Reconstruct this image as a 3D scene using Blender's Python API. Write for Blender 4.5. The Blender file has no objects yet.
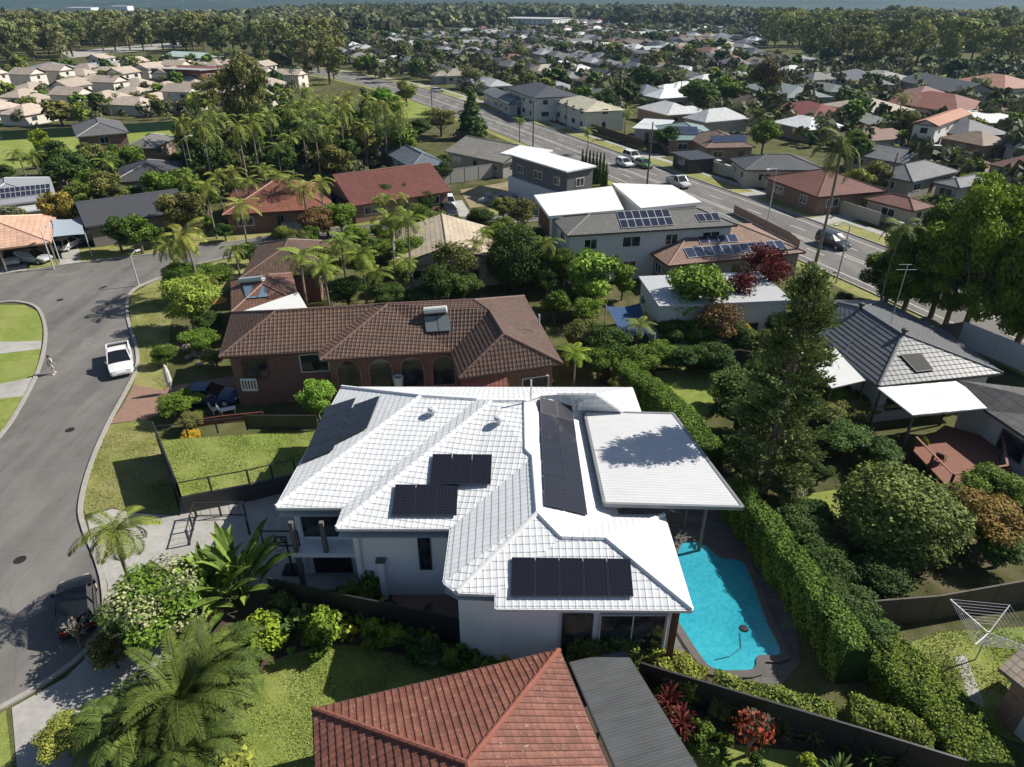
HAZE = 0.00009
import bpy, math, random
import numpy as np
from mathutils import Vector, Matrix
R = random.Random(7); NR = np.random.RandomState(7)
sc = bpy.context.scene; COL = sc.collection
# ---------------------------------------------------------------- camera numbers, used to read positions off the ground plane
FPX, HC = 683.0, 28.0
PITCH = math.atan((383.5 + 5) / FPX)
CP, SP = math.cos(PITCH), math.sin(PITCH)
def ray(x, y):
    dx, dy = (x - 512) / FPX, -(y - 383.5) / FPX
    return Vector((dx, CP + dy * SP, -SP + dy * CP))
def P(x, y, z=0.0):
    d = ray(x, y); t = (z - HC) / d.z
    return Vector((d.x * t, d.y * t, z))
def px(v):
    zz = v[1] * CP - (v[2] - HC) * SP; yy = v[1] * SP + (v[2] - HC) * CP
    return (512 + FPX * v[0] / zz, 383.5 - FPX * yy / zz)
def lin(r, g, b):
    f = lambda c: (c / 255 / 12.92) if c <= 10 else ((c / 255 + .055) / 1.055) ** 2.4
    return (f(r), f(g), f(b), 1)
# ---------------------------------------------------------------- node helper
class NT:
    def __init__(s, name):
        s.m = bpy.data.materials.new(name); s.m.use_nodes = True
        s.t = s.m.node_tree; s.t.nodes.clear()
        s.out = s.t.nodes.new('ShaderNodeOutputMaterial')
    def n(s, typ, **kw):
        nd = s.t.nodes.new('ShaderNode' + typ); ins = kw.pop('ins', {})
        for k, v in kw.items(): setattr(nd, k, v)
        for k, v in ins.items(): s.set(nd.inputs[k], v)
        return nd
    def set(s, sock, v):
        if isinstance(v, bpy.types.NodeSocket): s.t.links.new(v, sock)
        elif v is not None:
            if hasattr(v, '__len__') and hasattr(sock.default_value, '__len__'): v = tuple(v)[:len(sock.default_value)]
            sock.default_value = v
    def math(s, op, a, b=None, c=None):
        nd = s.n('Math', operation=op)
        for i, v in enumerate((a, b, c)):
            if v is not None: s.set(nd.inputs[i], v)
        return nd.outputs[0]
    def mix(s, f, a, b, typ='MIX'):
        nd = s.n('MixRGB', blend_type=typ)
        for i, v in enumerate((f, a, b)): s.set(nd.inputs[i], v)
        return nd.outputs[0]
    def noise(s, scale, detail=3, vec=None, rough=.55):
        nd = s.n('TexNoise', ins={'Scale': scale, 'Detail': detail, 'Roughness': rough})
        if vec is not None: s.set(nd.inputs['Vector'], vec)
        return nd.outputs[0]
    def ramp(s, f, *st):
        nd = s.n('ValToRGB'); s.set(nd.inputs[0], f); e = nd.color_ramp.elements
        while len(e) < len(st): e.new(.5)
        for el, (p, c) in zip(e, st): el.position = p; el.color = c
        return nd.outputs[0]
    def pos(s): return s.n('NewGeometry').outputs['Position']
    def obj(s): return s.n('TexCoord').outputs['Object']
    def bsdf(s, col, rough=.8, bump=None, bs=.3, bd=.02, spec=.3, metal=0, **kw):
        b = s.n('BsdfPrincipled')
        s.set(b.inputs['Base Color'], col); s.set(b.inputs['Roughness'], rough)
        s.set(b.inputs['Specular IOR Level'], spec); s.set(b.inputs['Metallic'], metal)
        if bump is not None:
            bn = s.n('Bump', ins={'Strength': bs, 'Distance': bd, 'Height': bump}); s.set(b.inputs['Normal'], bn.outputs[0])
        return b
    def fin(s, b):
        s.t.links.new(b.outputs[0], s.out.inputs['Surface']); return s.m
g4 = lambda v: (v, v, v, 1)
M = {}
def plain(name, col, rough=.7, var=.15, scale=3, spec=.3, metal=0, objcol=False, bs=.15):
    t = NT(name); c = col
    if objcol: c = t.n('ObjectInfo').outputs['Color']
    n = t.noise(scale, 4, t.obj())
    n2 = t.noise(scale * 7, 2, t.obj())
    f = t.math('MULTIPLY_ADD', n, var * 1.6, 1 - var * .8)
    f = t.math('MULTIPLY', f, t.math('MULTIPLY_ADD', n2, var, 1 - var * .5))
    v = t.n('VectorMath', operation='SCALE'); t.set(v.inputs[0], c); t.set(v.inputs['Scale'], f)
    M[name] = t.fin(t.bsdf(v.outputs[0], rough, n2, bs, .01, spec, metal)); return M[name]
plain('wall', None, .8, .10, .8, objcol=True)
plain('paint', None, .28, .04, 2, .5, objcol=True, bs=0)
plain('metal', None, .45, .12, 2, .5, objcol=True)
plain('concrete', (.36, .345, .32, 1), .85, .45, .5)
plain('kerbstone', (.33, .31, .28, 1), .85, .35, 1.5)
plain('paver', (.26, .16, .12, 1), .85, .3, 2)
plain('bark', (.16, .12, .09, 1), .9, .5, 4)
plain('palm_bark', (.24, .20, .16, 1), .9, .4, 5)
plain('timber', None, .7, .3, 5, objcol=True)
plain('rubber', (.02, .02, .02, 1), .7, .1)
plain('black_metal', (.022, .023, .025, 1), .45, .1, spec=.4)
plain('cloth', None, .9, .1, 8, objcol=True)
plain('skin', (.45, .27, .19, 1), .6, .05)
plain('soil', (.075, .055, .038, 1), .95, .5, 1.5)
plain('rock', None, .9, .4, 3, objcol=True, bs=.5)
plain('plain_tile', (.10, .09, .085, 1), .7, .25, 2)
def tglass():
    t = NT('window_glass'); n = t.noise(1.3, 2, t.obj())
    M['window_glass'] = t.fin(t.bsdf(t.ramp(n, (.35, (.012, .015, .02, 1)), (.7, (.05, .06, .07, 1))), .07, spec=.9))
    t = NT('car_glass'); M['car_glass'] = t.fin(t.bsdf((.012, .014, .017, 1), .05, spec=.8))
    t = NT('lamp_lens'); M['lamp_lens'] = t.fin(t.bsdf((.6, .6, .6, 1), .1, spec=.8))
    t = NT('tail_lens'); M['tail_lens'] = t.fin(t.bsdf((.3, .01, .01, 1), .2, spec=.6))
tglass()
def roof_tile(name, joint=.5, cu=.30, cv=.33, rough=.6, weather=.3, hb=1.0, lich=0.0, jw=.07):
    """profiled tiles: courses step up the slope (v), ribs run down it (u); joint lines painted darker for dirt and shade in the gaps"""
    t = NT(name); uv = t.n('UVMap').outputs[0]; sp = t.n('SeparateXYZ', ins={0: uv})
    u, v = sp.outputs[0], sp.outputs[1]
    fu = t.math('FRACT', t.math('DIVIDE', u, cu)); fv = t.math('FRACT', t.math('DIVIDE', v, cv))
    rib = t.math('POWER', t.math('ABSOLUTE', t.math('MULTIPLY_ADD', fu, 2, -1)), 2.5)
    saw = t.math('SUBTRACT', 1, fv)
    h = t.math('ADD', t.math('MULTIPLY', saw, 1.0), t.math('MULTIPLY', rib, -.5))
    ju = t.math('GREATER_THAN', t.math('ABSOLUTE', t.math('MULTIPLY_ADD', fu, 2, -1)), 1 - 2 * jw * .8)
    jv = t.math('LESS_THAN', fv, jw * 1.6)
    j = t.math('MAXIMUM', t.math('MULTIPLY', ju, .6), jv)  # course lines darkened most, standing in for shade under each step
    col = t.n('ObjectInfo').outputs['Color']
    n1 = t.noise(.35, 4, t.obj()); n2 = t.noise(3.0, 4, t.obj())
    cell = t.n('TexWhiteNoise', noise_dimensions='2D')
    fl = t.n('CombineXYZ', ins={0: t.math('FLOOR', t.math('DIVIDE', u, cu)), 1: t.math('FLOOR', t.math('DIVIDE', v, cv))})
    t.set(cell.inputs['Vector'], fl.outputs[0])
    f = t.math('MULTIPLY_ADD', n1, weather, 1 - weather / 2)
    f = t.math('MULTIPLY', f, t.math('MULTIPLY_ADD', n2, weather, 1 - weather / 2))
    f = t.math('MULTIPLY', f, t.math('MULTIPLY_ADD', cell.outputs[0], weather * .6, 1 - weather * .3))
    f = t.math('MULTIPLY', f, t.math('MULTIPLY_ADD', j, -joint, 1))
    s = t.n('VectorMath', operation='SCALE'); t.set(s.inputs[0], col); t.set(s.inputs['Scale'], f)
    c = s.outputs[0]
    if lich:
        l = t.math('GREATER_THAN', t.noise(5.5, 5, t.obj(), .7), 1 - lich)
        c = t.mix(t.math('MULTIPLY', l, .6), c, (.42, .38, .33, 1))
    M[name] = t.fin(t.bsdf(c, rough, h if hb else None, .9, .035 * hb, .3)); return M[name]
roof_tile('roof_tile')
roof_tile('white_tile', joint=.6, cu=.31, cv=.38, weather=.14, rough=.5, jw=.05, hb=.55)
roof_tile('brown_tile', joint=.55, cu=.30, cv=.33, weather=.45)
roof_tile('red_tile', joint=.7, cu=.29, cv=.32, weather=.55, lich=.36, jw=.09)
roof_tile('grey_tile', joint=.5, cu=.9, cv=.36, weather=.2, hb=1.4)
roof_tile('far_tile', joint=.35, cu=.6, cv=.6, weather=.35, hb=.6)
def sheet(name, pitch=.2, rough=.45, streak=.2, hb=1.0):
    t = NT(name); uv = t.n('UVMap').outputs[0]; sp = t.n('SeparateXYZ', ins={0: uv})
    w = t.math('SINE', t.math('MULTIPLY', sp.outputs[0], 2 * math.pi / pitch))
    w = t.math('POWER', t.math('MULTIPLY_ADD', w, .5, .5), 3)
    col = t.n('ObjectInfo').outputs['Color']
    mp = t.n('Mapping', ins={'Vector': uv, 'Scale': (3, .35, 1)})
    n = t.noise(1.4, 4, mp.outputs[0]); n2 = t.noise(.5, 3, t.obj())
    f = t.math('MULTIPLY', t.math('MULTIPLY_ADD', n, streak * 2, 1 - streak), t.math('MULTIPLY_ADD', n2, streak * 1.5, 1 - streak * .75))
    f = t.math('MULTIPLY', f, t.math('MULTIPLY_ADD', w, .14, .86))
    s = t.n('VectorMath', operation='SCALE'); t.set(s.inputs[0], col); t.set(s.inputs['Scale'], f)
    M[name] = t.fin(t.bsdf(s.outputs[0], rough, w, .8, .02 * hb, .4))
sheet('roof_sheet', .22, streak=.10)
sheet('old_sheet', .13, .6, .45, 1.2)
sheet('far_sheet', .8, .5, .15, .5)
def brick():
    t = NT('brick'); g = t.n('NewGeometry'); o = t.n('SeparateXYZ', ins={0: t.obj()})
    hv = t.n('CombineXYZ', ins={0: t.math('ADD', o.outputs[0], o.outputs[1]), 1: o.outputs[2]})
    b = t.n('TexBrick', ins={'Vector': hv.outputs[0], 'Scale': 1.0, 'Mortar Size': .012, 'Brick Width': .23, 'Row Height': .086, 'Bias': 0.0})
    oc = t.n('ObjectInfo').outputs['Color']
    v = t.n('VectorMath', operation='SCALE'); t.set(v.inputs[0], oc); v.inputs['Scale'].default_value = .55
    t.set(b.inputs['Color1'], oc); t.set(b.inputs['Color2'], v.outputs[0]); b.inputs['Mortar'].default_value = (.25, .2, .17, 1)
    M['brick'] = t.fin(t.bsdf(b.outputs[0], .85))
brick()
def solar():
    t = NT('solar_cell'); uv = t.n('UVMap').outputs[0]; sp = t.n('SeparateXYZ', ins={0: uv})
    def line(s, n, w):
        return t.math('LESS_THAN', t.math('FRACT', t.math('MULTIPLY', s, n)), w)
    l = t.math('MAXIMUM', line(sp.outputs[0], 6, .06), line(sp.outputs[1], 10, .06))
    c = t.mix(t.math('MULTIPLY', l, .22), t.n('ObjectInfo').outputs['Color'], (.10, .11, .13, 1))
    M['solar_cell'] = t.fin(t.bsdf(c, .16, spec=.5))
solar()
plain('panel_frame', (.45, .45, .46, 1), .4, .1)
plain('road_patch', (.19, .178, .165, 1), .9, .5, 2)
def asphalt():
    t = NT('asphalt'); p = t.pos()
    big = t.noise(.09, 5, p, .6); mid = t.noise(.7, 4, p); fine = t.noise(28, 2, p)
    mp = t.n('Mapping', ins={'Vector': p, 'Scale': (.5, .07, 1), 'Rotation': (0, 0, .35)})
    st = t.noise(.9, 4, mp.outputs[0], .6)
    c = t.ramp(big, (.3, (.165, .152, .137, 1)), (.7, (.27, .25, .227, 1)))
    c = t.mix(.6, c, t.ramp(st, (.28, (.09, .083, .075, 1)), (.72, (.36, .335, .305, 1))))
    c = t.mix(.25, c, t.ramp(mid, (.3, g4(.10)), (.75, g4(.27))))
    c = t.mix(.35, c, t.ramp(fine, (.3, g4(.05)), (.8, g4(.24))), 'OVERLAY')
    cr = t.n('TexVoronoi', feature='DISTANCE_TO_EDGE', ins={'Vector': t.n('VectorMath', operation='ADD', ins={0: p, 1: t.n('TexNoise', ins={'Vector': p, 'Scale': .5}).outputs['Color']}).outputs[0], 'Scale': .11})
    crk = t.math('LESS_THAN', cr.outputs[0], .006)
    c = t.mix(t.math('MULTIPLY', crk, .12), c, g4(.04))
    M['asphalt'] = t.fin(t.bsdf(c, .85, fine, .3, .01, .25))
asphalt()
def grass(name, a, b, dry, sc=1.0, dryamt=.5):
    t = NT(name); p = t.pos()
    big = t.noise(.25 * sc, 5, p, .6); mid = t.noise(1.6 * sc, 5, p, .65); fine = t.noise(16, 4, p, .7)
    c = t.ramp(mid, (.3, a), (.72, b))
    c = t.mix(t.math('MULTIPLY', t.ramp(big, (.42, g4(0)), (.68, g4(1))), dryamt), c, dry)
    c = t.mix(.55, c, t.ramp(fine, (.25, g4(.22)), (.75, g4(.8))), 'OVERLAY')
    M[name] = t.fin(t.bsdf(c, .95, fine, .9, .06, .1))
grass('lawn', (.16, .175, .048, 1), (.26, .265, .085, 1), (.36, .32, .15, 1), 1, .8)
grass('lush_lawn', (.15, .20, .040, 1), (.24, .295, .068, 1), (.32, .315, .12, 1), 1, .6)
def groundmat():
    t = NT('ground'); p = t.pos()
    big = t.noise(.05, 5, p, .6); mid = t.noise(.4, 5, p, .65); fine = t.noise(7, 4, p, .7)
    c = t.ramp(mid, (.3, (.035, .042, .016, 1)), (.5, (.08, .082, .032, 1)), (.62, (.12, .105, .06, 1)), (.8, (.18, .16, .125, 1)))
    c = t.mix(t.ramp(big, (.4, g4(0)), (.7, g4(.6))), c, (.125, .14, .045, 1))
    c = t.mix(.5, c, t.ramp(fine, (.25, g4(.2)), (.75, g4(.8))), 'OVERLAY')
    M['ground'] = t.fin(t.bsdf(c, .95, fine, .8, .05, .1))
groundmat()
def leaf():
    t = NT('leaf'); a = t.n('Attribute', attribute_name='rnd').outputs['Fac']
    oc = t.n('ObjectInfo'); 
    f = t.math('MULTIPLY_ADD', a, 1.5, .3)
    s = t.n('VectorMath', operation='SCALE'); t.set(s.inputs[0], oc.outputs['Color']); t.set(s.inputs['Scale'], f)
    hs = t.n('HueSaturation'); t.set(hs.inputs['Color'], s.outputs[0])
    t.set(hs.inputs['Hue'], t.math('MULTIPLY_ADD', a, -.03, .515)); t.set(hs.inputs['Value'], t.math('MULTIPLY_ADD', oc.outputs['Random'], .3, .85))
    b = t.bsdf(hs.outputs[0], .6, spec=.12)
    tr = t.n('BsdfTranslucent'); t.set(tr.inputs[0], hs.outputs[0])
    mx = t.n('MixShader', ins={0: .16}); t.t.links.new(b.outputs[0], mx.inputs[1]); t.t.links.new(tr.outputs[0], mx.inputs[2])
    M['leaf'] = t.fin(mx)
leaf()
def water():
    t = NT('pool_water'); p = t.pos(); n = t.noise(2.2, 4, p); n2 = t.noise(.35, 2, p)
    c = t.ramp(n2, (.3, (.018, .25, .34, 1)), (.7, (.04, .37, .45, 1)))
    M['pool_water'] = t.fin(t.bsdf(t.mix(.25, c, t.ramp(t.noise(5, 3, p), (.4, (.02, .26, .35, 1)), (.62, (.09, .44, .51, 1)))), .06, n, .35, .06, .5))
water()
def hillmat():
    t = NT('forest_hill'); p = t.pos(); n = t.noise(.006, 6, p, .7); n2 = t.noise(.03, 4, p, .7)
    c = t.ramp(n, (.35, (.025, .05, .045, 1)), (.6, (.045, .075, .065, 1)), (.75, (.13, .14, .12, 1)))  # bluish forest greens, with some of the distance haze put into the colour
    c = t.mix(t.ramp(n2, (.64, g4(0)), (.7, g4(.5))), c, (.35, .33, .3, 1))
    M['forest_hill'] = t.fin(t.bsdf(c, .95))
hillmat()
roof_tile('white_real', joint=.2, cu=.31, cv=.38, weather=.14, rough=.5, jw=.05, hb=0)
roof_tile('brown_real', joint=.30, cu=.30, cv=.33, weather=.5, hb=0)
roof_tile('red_real', joint=.35, cu=.29, cv=.32, weather=.6, lich=.36, jw=.06, hb=0)
roof_tile('grey_real', joint=.2, cu=.42, cv=.40, weather=.25, hb=0, rough=.45)
# ---------------------------------------------------------------- object helpers
LOC = {}
def tag(o, label=None, cat=None, group=None, kind=None):
    for k, v in (('label', label), ('category', cat), ('group', group), ('kind', kind)):
        if v: o[k] = v
    return o
def empty(name, loc=(0, 0, 0), rz=0, label=None, cat=None, group=None, parent=None):
    o = bpy.data.objects.new(name, None); COL.objects.link(o); o.empty_display_size = .3
    o.location = loc; o.rotation_euler = (0, 0, rz); LOC[o] = Vector(loc)
    if parent: o.parent = parent
    return tag(o, label, cat, group)
class MB:
    def __init__(s): s.v = []; s.f = []; s.uv = []; s.mi = []
    def face(s, pts, uv=None, mi=0):
        k = len(s.v); s.v += [tuple(p) for p in pts]; s.f.append(tuple(range(k, k + len(pts))))
        s.uv += uv if uv else [(0, 0)] * len(pts); s.mi.append(mi)
    def box(s, a, b, rz=0, c=None, mi=0):
        """axis box a..b turned by rz about c (default its centre)"""
        x0, y0, z0 = a; x1, y1, z1 = b
        c = c or ((x0 + x1) / 2, (y0 + y1) / 2); cs, sn = math.cos(rz), math.sin(rz)
        q = [(x0, y0), (x1, y0), (x1, y1), (x0, y1)]
        q = [(c[0] + (x - c[0]) * cs - (y - c[1]) * sn, c[1] + (x - c[0]) * sn + (y - c[1]) * cs) for x, y in q]
        s.prism(q, z0, z1, mi)
    def prism(s, poly, z0, z1, mi=0):
        lo = [(p[0], p[1], z0) for p in poly]; hi = [(p[0], p[1], z1) for p in poly]; n = len(poly)
        ar = sum(poly[i][0] * poly[(i + 1) % n][1] - poly[(i + 1) % n][0] * poly[i][1] for i in range(n))
        if ar < 0: lo.reverse(); hi.reverse()
        s.face(hi, mi=mi); s.face(lo[::-1], mi=mi)
        for i in range(n):
            j = (i + 1) % n; s.face([lo[i], lo[j], hi[j], hi[i]], mi=mi)
    def bar(s, a, b, w, h=None, mi=0):
        """rectangular bar from a to b"""
        a, b = Vector(a), Vector(b); d = (b - a).normalized(); h = h or w
        up = Vector((0, 0, 1)) if abs(d.z) < .95 else Vector((1, 0, 0))
        r = d.cross(up).normalized() * w / 2; u = r.cross(d).normalized() * h / 2
        A = [a - r - u, a + r - u, a + r + u, a - r + u]; B = [p + (b - a) for p in A]
        s.face(A[::-1], mi=mi) if 0 else s.face(A, mi=mi); s.face(B[::-1], mi=mi)
        for i in range(4): j = (i + 1) % 4; s.face([A[j], A[i], B[i], B[j]], mi=mi)
    def tube(s, pts, rad, n=7, mi=0, caps=True):
        pts = [Vector(p) for p in pts]; rad = rad if hasattr(rad, '__len__') else [rad] * len(pts)
        rings = []
        for i, p in enumerate(pts):
            d = (pts[min(i + 1, len(pts) - 1)] - pts[max(i - 1, 0)]).normalized()
            up = Vector((0, 0, 1)) if abs(d.z) < .9 else Vector((1, 0, 0))
            x = d.cross(up).normalized(); y = d.cross(x)
            rings.append([p + (x * math.cos(2 * math.pi * k / n) + y * math.sin(2 * math.pi * k / n)) * rad[i] for k in range(n)])
        for a, b in zip(rings, rings[1:]):
            for k in range(n): j = (k + 1) % n; s.face([a[j], a[k], b[k], b[j]], mi=mi)
        if caps: s.face(rings[0], mi=mi); s.face(rings[-1][::-1], mi=mi)
    def lathe(s, c, prof, n=14, mi=0):
        for (r0, z0), (r1, z1) in zip(prof, prof[1:]):
            for k in range(n):
                a, b = 2 * math.pi * k / n, 2 * math.pi * (k + 1) / n
                s.face([(c[0] + r0 * math.cos(a), c[1] + r0 * math.sin(a), c[2] + z0), (c[0] + r0 * math.cos(b), c[1] + r0 * math.sin(b), c[2] + z0),
                        (c[0] + r1 * math.cos(b), c[1] + r1 * math.sin(b), c[2] + z1), (c[0] + r1 * math.cos(a), c[1] + r1 * math.sin(a), c[2] + z1)], mi=mi)
    def build(s, name, mat, parent=None, color=None, smooth=False, local=False, rnd=None):
        me = bpy.data.meshes.new(name); co = s.v
        if parent is not None and not local:
            q = parent; ch = []
            while q is not None: ch.append(q); q = q.parent
            X = Matrix.Identity(4)
            for q in reversed(ch): X = X @ Matrix.Translation(q.location) @ Matrix.Rotation(q.rotation_euler.z, 4, 'Z')
            X = X.inverted(); co = [tuple(X @ Vector(v)) for v in s.v]
        me.from_pydata(co, [], s.f)
        if any(u != (0, 0) for u in s.uv):
            ul = me.uv_layers.new(name='UVMap'); ul.data.foreach_set('uv', np.array(s.uv, dtype=np.float32).ravel())
        for m in (mat if isinstance(mat, (list, tuple)) else [mat]): me.materials.append(M[m] if isinstance(m, str) else m)
        if any(s.mi): me.polygons.foreach_set('material_index', s.mi)
        if smooth: me.polygons.foreach_set('use_smooth', [True] * len(s.f))
        me.update()
        o = bpy.data.objects.new(name, me); COL.objects.link(o)
        if parent is not None: o.parent = parent
        if color is not None: o.color = tuple(color)[:3] + (1,)
        return o
def copy_tree(o, parent=None):
    c = o.copy(); COL.objects.link(c)
    if parent is not None: c.parent = parent
    for ch in list(o.children): copy_tree(ch, c)
    return c
def struct(name, mb, mat, kind='structure', color=None):
    o = mb.build(name, mat, color=color); o['kind'] = kind; return o
def flat(name, pts, z, mat, color=None):
    """a ground sheet; pts are pixels on the ground plane or Vectors"""
    m = MB(); q = [P(*p) if len(p) == 2 and not isinstance(p, Vector) else p for p in pts]
    q = [Vector((p[0], p[1], z)) for p in q]
    ar = sum(q[i].x * q[(i + 1) % len(q)].y - q[(i + 1) % len(q)].x * q[i].y for i in range(len(q)))
    if ar < 0: q.reverse()
    from mathutils.geometry import tessellate_polygon
    for t in tessellate_polygon([q]):
        a = [q[i] for i in t]
        if (a[1] - a[0]).cross(a[2] - a[0]).z < 0: a.reverse()
        m.face(a)
    return struct(name, m, mat, color=color)
def strip(name, pts, w, z0, z1, mat, color=None, kind='structure'):
    """a raised strip (kerb) along a line of ground points"""
    m = MB(); q = [P(*p) if not isinstance(p, Vector) else p for p in pts]; L = []; Rr = []
    for i, p in enumerate(q):
        d = q[min(i + 1, len(q) - 1)] - q[max(i - 1, 0)]; d.z = 0; d.normalize(); n = Vector((-d.y, d.x, 0)) * w / 2
        L.append(p + n); Rr.append(p - n)
    for i in range(len(q) - 1):
        a, b, c, d = Rr[i], Rr[i + 1], L[i + 1], L[i]
        z = lambda v, h: (v.x, v.y, h)
        m.face([z(a, z1), z(b, z1), z(c, z1), z(d, z1)])
        m.face([z(a, z0), z(b, z0), z(b, z1), z(a, z1)]); m.face([z(c, z0), z(d, z0), z(d, z1), z(c, z1)])
    return struct(name, m, mat, kind, color)
def smoothline(pts, k=4):
    """Catmull-Rom through ground points"""
    q = [P(*p) if not isinstance(p, Vector) else p for p in pts]; out = []
    for i in range(len(q) - 1):
        p0, p1, p2, p3 = q[max(i - 1, 0)], q[i], q[i + 1], q[min(i + 2, len(q) - 1)]
        for j in range(k):
            t = j / k
            out.append(.5 * ((2 * p1) + (p2 - p0) * t + (2 * p0 - 5 * p1 + 4 * p2 - p3) * t * t + (3 * p1 - p0 - 3 * p2 + p3) * t ** 3))
    out.append(q[-1]); return out
def inpoly(x, y, poly):
    r = False; n = len(poly)
    for i in range(n):
        x1, y1 = poly[i][0], poly[i][1]; x2, y2 = poly[i - 1][0], poly[i - 1][1]
        if (y1 > y) != (y2 > y) and x < (x2 - x1) * (y - y1) / (y2 - y1) + x1: r = not r
    return r
TAKEN = []      # (x, y, radius) footprints kept clear by the scattered things
ORD = ['first', 'second', 'third', 'fourth', 'fifth', 'sixth', 'seventh', 'eighth', 'ninth', 'tenth', 'eleventh', 'twelfth']
def nth(i):
    if i < 12: return ORD[i]
    n = i + 1; s = 'th' if 10 <= n % 100 <= 20 else {1: 'st', 2: 'nd', 3: 'rd'}.get(n % 10, 'th')
    return str(n) + s
def number(objs, text):
    """label a run of look-alikes by their order from left to right in the photo; text(kind word, order)"""
    objs = sorted(objs, key=lambda o: px(o.location)[0])
    for i, o in enumerate(objs): o['label'] = text % nth(i)
grass('dry_earth', (.17, .15, .085, 1), (.30, .25, .16, 1), (.38, .32, .22, 1), 1.5, .6)
def pav():
    t = NT('dark_paving'); p = t.pos(); b = t.n('TexBrick', ins={'Vector': p, 'Scale': 1.0, 'Mortar Size': .02, 'Brick Width': .6, 'Row Height': .4, 'Color1': (.10, .09, .085, 1), 'Color2': (.14, .125, .11, 1), 'Mortar': (.05, .045, .04, 1)})
    n = t.noise(1.3, 4, p); M['dark_paving'] = t.fin(t.bsdf(t.mix(.3, b.outputs[0], t.ramp(n, (.3, g4(.06)), (.7, g4(.18)))), .75))
pav()
# ---------------------------------------------------------------- vegetation
def leaf_mesh(name, parts, mat='leaf'):
    """parts: list of (Nx4x3 quads, N rnd)"""
    q = np.concatenate([p[0] for p in parts]); r = np.concatenate([p[1] for p in parts]); n = len(q)
    me = bpy.data.meshes.new(name)
    me.vertices.add(n * 4); me.vertices.foreach_set('co', q.reshape(-1).astype(np.float32))
    me.loops.add(n * 4); me.loops.foreach_set('vertex_index', np.arange(n * 4, dtype=np.int32))
    me.polygons.add(n); me.polygons.foreach_set('loop_start', np.arange(0, n * 4, 4, dtype=np.int32))
    a = me.attributes.new('rnd', 'FLOAT', 'FACE'); a.data.foreach_set('value', r.astype(np.float32))
    me.materials.append(M[mat]); me.update(calc_edges=True); return me
def unit(v): return v / (np.linalg.norm(v, axis=-1, keepdims=True) + 1e-9)
def quads(pos, nrm, size, asp=.6, spread=.7):
    n = len(pos); nrm = unit(nrm + NR.normal(size=(n, 3)) * spread)
    t = unit(np.cross(nrm, NR.normal(size=(n, 3)))); b = np.cross(nrm, t)
    s = (size * NR.uniform(.6, 1.35, (n, 1)))
    return np.stack([pos - t * s, pos - b * s * asp, pos + t * s, pos + b * s * asp], 1)
def cloud(clumps, n, size, asp=.6, shell=.55, spread=.7, flat=.0):
    """leaves through a set of clumps (x,y,z,rx,ry,rz), most near each clump's skin"""
    c = np.array(clumps, float); w = (c[:, 3] * c[:, 4] + c[:, 4] * c[:, 5]); i = NR.choice(len(c), n, p=w / w.sum())
    d = unit(NR.normal(size=(n, 3))); r = shell + (1 - shell) * NR.uniform(0, 1, (n, 1)) ** .6
    jit = 1 + NR.normal(size=(n, 1)) * .07
    pos = c[i, :3] + d * r * c[i, 3:6] * jit
    tint = NR.uniform(0, 1, len(c))[i]
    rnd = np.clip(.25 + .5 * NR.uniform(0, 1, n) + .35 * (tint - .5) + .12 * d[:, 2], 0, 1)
    nn = d.copy(); nn[:, 2] += .35
    return quads(pos, nn, size, asp, spread), rnd
def crown_clumps(w, h, z0, n, kind='round'):
    """clump list for a crown of width w between heights z0 and z0+h"""
    out = []
    for k in range(n):
        while 1:
            x, y, z = NR.uniform(-1, 1, 3)
            rr = x * x + y * y
            lim = {'round': 1 - z * z * .95, 'gum': 1 - (z - .2) ** 2 * .7, 'cone': ((1 - z) / 2) ** 2}[kind]
            if rr < lim and rr + z * z * .6 > .18: break
        s = NR.uniform(.2, .36) * (1.0 if kind != 'gum' else .8)
        out.append((x * w * .38, y * w * .38, z0 + h * (.5 + z * .38), s * w * .62, s * w * .62, s * h * (.5 if kind != 'gum' else .38)))
    return out
def tree_mesh(w, h, z0, ncl, nl, size, kind='round', asp=.6, shell=.5, spread=.75):
    return leaf_mesh('crown', [cloud(crown_clumps(w, h, z0, ncl, kind), nl, size, asp, shell, spread)])
def trunk_mesh(hgt, rad, w, z0, limbs=5, top=.75, bark='bark'):
    m = MB(); k = NR.uniform(-.25, .25, 2)
    pt = lambda t: Vector((k[0] * t * 1.5, k[1] * t * 1.5, t * hgt * top))
    m.tube([pt(t) for t in (0, .3, .6, 1)], [rad * 1.25, rad, rad * .7, rad * .3], 7)
    for i in range(limbs):
        a = 2 * math.pi * (i + NR.uniform(0, .6)) / limbs; s = pt(z0 / hgt / top * NR.uniform(.75, 1.1) if z0 > .5 else .3)
        e = s + Vector((math.cos(a) * w * .36, math.sin(a) * w * .36, (hgt - z0) * NR.uniform(.3, .6)))
        mid = (s + e) / 2 + Vector((0, 0, -.06 * w))
        m.tube([s, mid, e], [rad * .55, rad * .35, rad * .1], 5)
    o = m.build('trunk', bark, local=True, smooth=True); me = o.data; bpy.data.objects.remove(o); return me
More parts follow.
